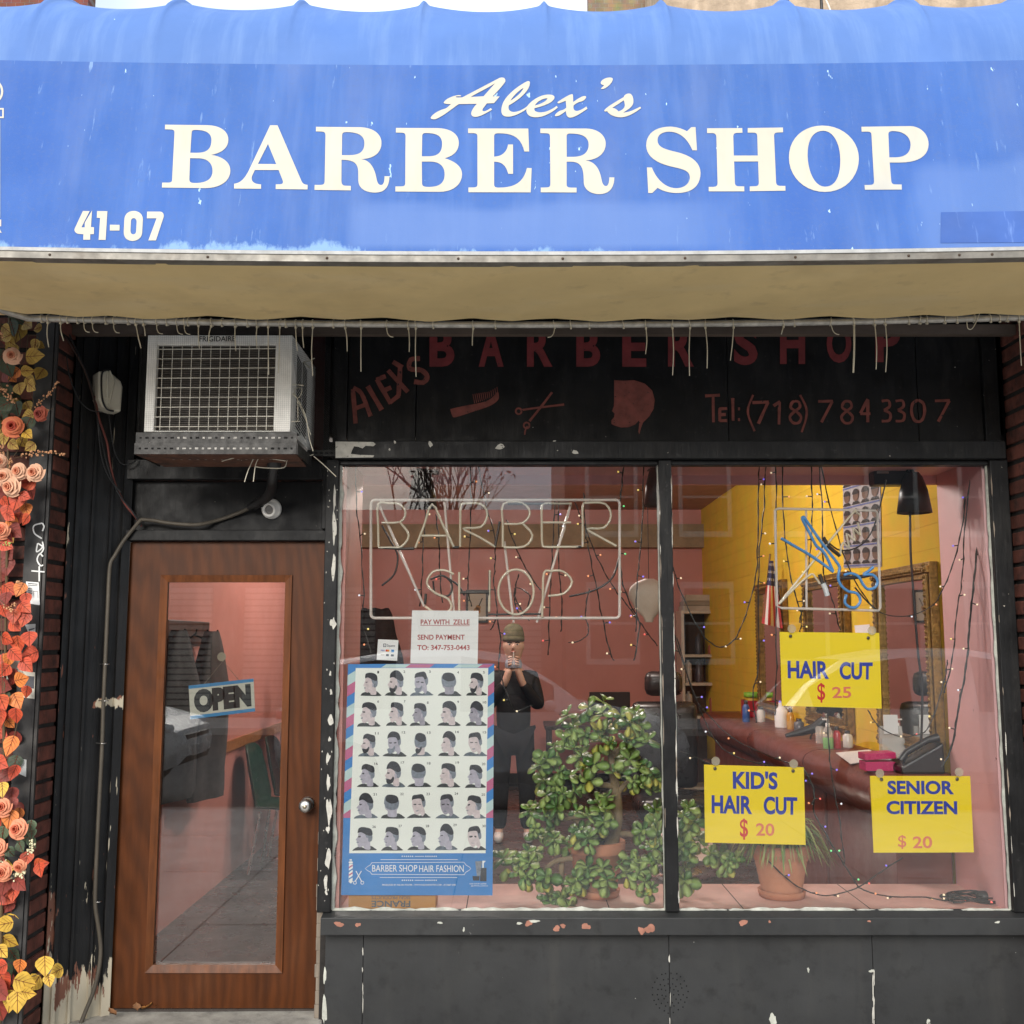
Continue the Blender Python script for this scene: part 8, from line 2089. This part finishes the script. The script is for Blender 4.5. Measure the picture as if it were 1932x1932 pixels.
# parked cars along the kerb
CARW = M('white_car_paint', (0.72, 0.72, 0.71), 0.25, var=0.02, spec=0.6)
CARG = M('car_glass_dark', (0.02, 0.022, 0.025), 0.05, var=0)
TYRE = M('tyre_rubber', (0.02, 0.02, 0.02), 0.8, var=0.2)
RIM = M('alloy_rim', (0.45, 0.45, 0.46), 0.3, 0.8, var=0.1)
def car(label, cx, cy, flip=1):
    t = thing('parked_car', label, 'car', (cx, cy, 0), 'white cars parked along the kerb')
    # stations: x, z_bottom, z_belt, z_roof, half width at belt, half width at roof
    st = [(-2.25, 0.45, 0.85, 0.86, 0.70, 0.60), (-2.18, 0.34, 0.98, 1.0, 0.82, 0.62), (-1.95, 0.28, 1.03, 1.25, 0.88, 0.62), (-1.55, 0.24, 1.03, 1.52, 0.90, 0.66), (-0.9, 0.22, 1.0, 1.62, 0.91, 0.68), (-0.2, 0.22, 0.98, 1.64, 0.91, 0.68), (0.35, 0.22, 0.97, 1.55, 0.91, 0.66), (0.8, 0.22, 0.98, 1.28, 0.90, 0.64), (1.15, 0.23, 0.99, 1.03, 0.89, 0.66), (1.6, 0.24, 0.93, 0.95, 0.86, 0.6), (2.0, 0.28, 0.84, 0.86, 0.80, 0.55), (2.22, 0.36, 0.72, 0.74, 0.66, 0.5), (2.28, 0.45, 0.60, 0.61, 0.55, 0.4)]
    mb = MB(); vs = []
    for (x, zb_, zl, zr_, wb, wr) in st:
        for sg in (-1, 1):
            prof = [(wb * 0.86, zb_), (wb * 0.98, zb_ + 0.14), (wb, (zb_ + zl) / 2 + 0.05), (wb * 0.97, zl), (wr * 1.0 + (wb * 0.95 - wr) * 0.12, zr_ - (zr_ - zl) * 0.12), (wr * 0.8, zr_)]
            vs += [Vector((cx + x * flip, cy + sg * w_, z)) for w_, z in (prof if sg < 0 else prof)]
    for i in range(len(st) - 1):
        o1, o2 = i * 12, (i + 1) * 12
        for sg in (0, 6):
            for k in range(5):
                glass = k == 3 and (st[i][3] - st[i][2] > 0.2) and (st[i + 1][3] - st[i + 1][2] > 0.2) and i not in (4,)
                mb.add([vs[o1 + sg + k], vs[o2 + sg + k], vs[o2 + sg + k + 1], vs[o1 + sg + k + 1]], [(0, 1, 2, 3)], CARG if glass else CARW, False)
        mb.add([vs[o1 + 5], vs[o2 + 5], vs[o2 + 11], vs[o1 + 11]], [(0, 1, 2, 3)], CARG if i in (6, 7) or i in (1, 2) else CARW)
        mb.add([vs[o1], vs[o2], vs[o2 + 6], vs[o1 + 6]], [(0, 1, 2, 3)], TYRE)
    for o_ in (0, (len(st) - 1) * 12):
        mb.add([vs[o_ + k] for k in (0, 1, 2, 3, 4, 5, 11, 10, 9, 8, 7, 6)], [tuple(range(12))], CARW)
    mb.build('body', t)
    for x in (-1.38, 1.42):
        for sg in (-1, 1):
            c = Vector((cx + x * flip, cy + sg * 0.80, 0.34))
            mb = MB(); mb.lathe([(0.22, -0.02), (0.30, 0.0), (0.34, 0.04), (0.345, 0.16), (0.33, 0.21), (0.27, 0.225), (0.265, 0.2)], c - Vector((0, sg * 0.1, 0)), TYRE, 28, (0, sg, 0)); wh = mb.build('wheel', t)
            mb = MB()
            for k in range(10):
                a = 2 * PI * k / 10
                p_ = c + Vector((0, sg * 0.105, 0))
                mb.tube([p_ + Vector((0.04 * math.cos(a), 0, 0.04 * math.sin(a))), p_ + Vector((0.26 * math.cos(a), -sg * 0.01, 0.26 * math.sin(a)))], [0.022, 0.016], RIM, 5)
            mb.lathe([(0.265, 0.0), (0.265, 0.02), (0.25, 0.022)], c + Vector((0, sg * 0.09, 0)), RIM, 28, (0, sg, 0)); mb.lathe([(0.06, 0.0), (0.05, 0.025), (0.001, 0.028)], c + Vector((0, sg * 0.095, 0)), RIM, 16, (0, sg, 0)); mb.build('rim', wh)
    HL, TL_ = M('headlamp_clear', (0.6, 0.6, 0.58), 0.1, var=0), M('tail_lamp_red', (0.4, 0.015, 0.012), 0.15, var=0)
    for sg in (-1, 1):
        mb = MB(); mb.ball((cx + 2.04 * flip, cy + sg * 0.62, 0.76), 0.16, HL, 12, 8, (0.9, 0.9, 0.5)); mb.build('headlight', t)
        mb = MB(); mb.ball((cx - 2.12 * flip, cy + sg * 0.70, 0.92), 0.17, TL_, 12, 8, (0.7, 0.8, 0.55)); mb.build('tail_light', t)
        mb = MB(); mb.ball((cx + 0.75 * flip, cy + sg * 1.0, 1.05), 0.1, CARW, 10, 6, (0.7, 1.0, 0.6)); mb.build('side_mirror', t)
    mb = MB(); mb.box(cx + 2.27 * flip - 0.012, cx + 2.27 * flip + 0.03, cy - 0.26, cy + 0.26, 0.44, 0.56, M('number_plate', (0.55, 0.56, 0.55), 0.5)); mb.build('number_plate', t)
    mb = MB(); mb.box(cx + 2.2 * flip, cx + 2.25 * flip + 0.02, cy - 0.42, cy + 0.42, 0.58, 0.68, BLKPL); mb.build('grille', t)
car('white crossover car parked at kerb directly behind the photographer', -0.35, -7.55)
car('white car parked at right end, its tail nearest the photographer', 5.15, -7.55)
car('white car parked at left end with its nose before the shop door', -5.9, -7.55)

# ---------------------------------------------------------------- people
def skin(name, verts, edges, radii, mat, parent, root=0, sub=2, off=None):
    me = bpy.data.meshes.new(name)
    o_ = parent_origin(parent) if parent else Vector((0, 0, 0))
    me.from_pydata([tuple(Vector(v) - o_) for v in verts], edges, [])
    me.materials.append(mat)
    o = bpy.data.objects.new(name, me)
    COL.objects.link(o)
    if parent: o.parent = parent
    m = o.modifiers.new('skin', 'SKIN')
    m.use_smooth_shade = True
    if not me.skin_vertices: me.skin_vertices.new() if hasattr(me.skin_vertices, 'new') else None
    for i, v in enumerate(me.skin_vertices[0].data):
        r_ = radii[i]
        v.radius = (r_, r_) if not isinstance(r_, tuple) else r_
        v.use_root = (i == root)
    s_ = o.modifiers.new('sub', 'SUBSURF'); s_.levels = sub; s_.render_levels = sub
    return o
SKIN = M('skin', (0.50, 0.33, 0.25), 0.55, var=0.08)
PUFF = M('black_puffer', (0.010, 0.010, 0.011), 0.6, spec=0.25, var=0.3, scale=8, bump=0.006, bscale=9, bstretch=(0.3, 0.3, 3))
JEANS = M('black_trousers', (0.010, 0.010, 0.012), 0.85, var=0.3, spec=0.15)
HAT = M('olive_beanie', (0.10, 0.095, 0.055), 0.9, var=0.2, scale=20, bump=0.002, bscale=80)
SHOE = M('white_trainer', (0.62, 0.62, 0.60), 0.6, var=0.08)
KX, KY, KS = 0.012, 3.98, 0.885
def inn(p):                                # added figure inside, facing the window, standing in for a reflection in the glass
    return Vector((KX + KS * p[0], KY - KS * p[1], 0.14 + KS * p[2]))
def sk2(name, verts, edges, radii, mat, sub=2):
    rs = [tuple(q * KS for q in r) if isinstance(r, tuple) else r * KS for r in radii]
    return skin(name, [inn(v) for v in verts], edges, rs, mat, pr, sub=sub)
pr = thing('person', 'stand-in for a window reflection, man in olive beanie and black puffer jacket, both hands raised to his mouth', 'person', (KX, KY, 0.14))
bv = [(0, 0, 0.95), (0, 0, 1.15), (0, 0, 1.38), (0, 0.01, 1.52), (0, 0.02, 1.62), (0, 0.03, 1.72), (0, 0.035, 1.82),
      (-0.10, 0, 0.90), (-0.12, 0.01, 0.50), (-0.13, -0.02, 0.09), (-0.135, 0.12, 0.045), (0.10, 0, 0.90), (0.12, 0.01, 0.50), (0.13, -0.02, 0.09), (0.135, 0.12, 0.045),
      (-0.18, 0, 1.45), (-0.235, 0.05, 1.18), (-0.075, 0.20, 1.42), (-0.035, 0.215, 1.545), (0.18, 0, 1.45), (0.235, 0.05, 1.18), (0.075, 0.20, 1.42), (0.035, 0.215, 1.545)]
be = [(0, 1), (1, 2), (2, 3), (3, 4), (4, 5), (5, 6), (0, 7), (7, 8), (8, 9), (9, 10), (0, 11), (11, 12), (12, 13), (13, 14), (2, 15), (15, 16), (16, 17), (17, 18), (2, 19), (19, 20), (20, 21), (21, 22)]
br_ = [0.13, 0.125, 0.14, 0.075, 0.064, 0.108, 0.112, 0.085, 0.058, 0.042, 0.035, 0.085, 0.058, 0.042, 0.035, 0.062, 0.045, 0.034, 0.034, 0.062, 0.045, 0.034, 0.034]
sk2('body', bv, be, br_, SKIN)
sk2('jacket', [(0, 0, 0.84)] + [bv[i] for i in (1, 2, 3, 15, 16, 17, 19, 20, 21)], [(0, 1), (1, 2), (2, 3), (2, 4), (4, 5), (5, 6), (2, 7), (7, 8), (8, 9)], [(0.175, 0.15), (0.165, 0.15), (0.18, 0.145), 0.08, 0.082, 0.066, 0.045, 0.082, 0.066, 0.045], PUFF)
sk2('trousers', [bv[i] for i in (0, 7, 8, 9, 11, 12, 13)], [(0, 1), (1, 2), (2, 3), (0, 4), (4, 5), (5, 6)], [0.15, 0.105, 0.085, 0.07, 0.105, 0.085, 0.07], JEANS)
for sg in (-1, 1):
    sk2('shoe', [(sg * 0.13, -0.06, 0.05), (sg * 0.133, 0.04, 0.055), (sg * 0.138, 0.17, 0.04)], [(0, 1), (1, 2)], [0.046, 0.05, 0.04], SHOE)
    for k in range(4):                       # fingers meeting before the mouth
        z = 1.565 + k * 0.022
        sk2('finger', [(sg * 0.040, 0.225, z), (sg * 0.045, 0.262, z + 0.012), (sg * 0.012, 0.278, z + 0.018)], [(0, 1), (1, 2)], [0.0100, 0.0095, 0.008], SKIN, 1)
    sk2('thumb', [(sg * 0.035, 0.20, 1.56), (sg * 0.022, 0.19, 1.60), (sg * 0.010, 0.18, 1.635)], [(0, 1), (1, 2)], [0.012, 0.011, 0.009], SKIN, 1)
def lath(mb, prof, c, m, n=28):
    mb.lathe([(r_ * KS, z * KS) for r_, z in prof], inn(c), m, n)
mb = MB(); lath(mb, [(0.090, 0.0), (0.099, 0.02), (0.097, 0.07), (0.084, 0.12), (0.05, 0.152), (0.001, 0.162)], (0, 0.032, 1.79), HAT); lath(mb, [(0.091, 0.0), (0.100, 0.0), (0.102, 0.045), (0.096, 0.046)], (0, 0.032, 1.785), HAT); mb.build('beanie', pr)
mb = MB(); mb.ball(inn((0, 0.132, 1.735)), 0.016, SKIN, 8, 6, (0.8, 1.1, 1.4))
for sg in (-1, 1):
    mb.ball(inn((sg * 0.034, 0.116, 1.758)), 0.011, M('eye_white', (0.6, 0.6, 0.58), 0.3, var=0), 8, 6, (1.2, 0.6, 0.7)); mb.ball(inn((sg * 0.034, 0.123, 1.758)), 0.0075, BLKPL, 6, 4)
    mb.ball(inn((sg * 0.090, 0.03, 1.74)), 0.024, SKIN, 8, 6, (0.35, 0.7, 1.2))
for sg in (-1, 1):
    mb.tube([inn((sg * 0.016, 0.128, 1.776)), inn((sg * 0.036, 0.124, 1.780)), inn((sg * 0.056, 0.112, 1.774))], 0.0045, HAIRD, 5)
mb.ball(inn((0, 0.122, 1.690)), 0.018, M('lip', (0.35, 0.14, 0.11), 0.5, var=0), 8, 6, (1.2, 0.5, 0.35)); mb.build('face', pr)
mb = MB(); lath(mb, [(0.075, 0.0), (0.080, 0.03), (0.066, 0.085), (0.060, 0.085)], (0, 0.02, 1.545), M('grey_shirt', (0.22, 0.25, 0.30), 0.8, var=0.1)); mb.build('collar', pr)
ph_ = inn((0, 0.262, 1.61))
mb = MB(); mb.box(ph_.x - 0.004, ph_.x + 0.005, ph_.y - 0.010, ph_.y + 0.022, ph_.z - 0.03, ph_.z + 0.075, M('pale_phone_case', (0.6, 0.57, 0.52), 0.4)); tag(mb.build('phone', bevel=0.002), 'slim pale phone seen edge on in the raised hands of the man standing in for a reflection', 'phone')

# waiting customer on the far green chair
cs = thing('person', 'person in dark jacket seated on a green chair behind the door', 'person', (-1.55, 3.55, 0.14))
cx, cy = -1.55, 3.55
cvv = [(cx, cy, 0.68), (cx - 0.08, cy, 0.95), (cx - 0.10, cy, 1.16), (cx - 0.06, cy, 1.26), (cx - 0.02, cy, 1.36), (cx - 0.01, cy, 1.46),
       (cx + 0.42, cy - 0.10, 0.66), (cx + 0.46, cy - 0.10, 0.22), (cx + 0.60, cy - 0.10, 0.18), (cx + 0.42, cy + 0.10, 0.66), (cx + 0.46, cy + 0.10, 0.22), (cx + 0.60, cy + 0.10, 0.18),
       (cx - 0.08, cy - 0.20, 1.14), (cx + 0.06, cy - 0.25, 0.90), (cx + 0.28, cy - 0.12, 0.80), (cx - 0.08, cy + 0.20, 1.14), (cx + 0.06, cy + 0.25, 0.90), (cx + 0.28, cy + 0.12, 0.80)]
cee = [(0, 1), (1, 2), (2, 3), (3, 4), (4, 5), (0, 6), (6, 7), (7, 8), (0, 9), (9, 10), (10, 11), (2, 12), (12, 13), (13, 14), (2, 15), (15, 16), (16, 17)]
skin('body', cvv, cee, [0.13, 0.13, 0.13, 0.06, 0.08, 0.085, 0.075, 0.05, 0.035, 0.075, 0.05, 0.035, 0.06, 0.045, 0.035, 0.06, 0.045, 0.035], SKIN, cs)
skin('jacket', [cvv[i] for i in (0, 1, 2, 12, 13, 14, 15, 16, 17)], [(0, 1), (1, 2), (2, 3), (3, 4), (4, 5), (2, 6), (6, 7), (7, 8)], [0.165, 0.175, 0.165, 0.085, 0.065, 0.05, 0.085, 0.065, 0.05], CLOTH, cs)
skin('trousers', [cvv[i] for i in (0, 6, 7, 9, 10)], [(0, 1), (1, 2), (0, 3), (3, 4)], [0.15, 0.095, 0.07, 0.095, 0.07], JEANS, cs)
for sg in (-1, 1):
    skin('shoe', [(cx + 0.44, cy + sg * 0.10, 0.19), (cx + 0.52, cy + sg * 0.10, 0.19), (cx + 0.66, cy + sg * 0.10, 0.175)], [(0, 1), (1, 2)], [0.045, 0.046, 0.036], BLKPL, cs)
mb = MB(); mb.ball((cx - 0.02, cy, 1.49), 0.098, HAIRD, 16, 10, (1, 0.9, 0.95)); mb.build('hair', cs)
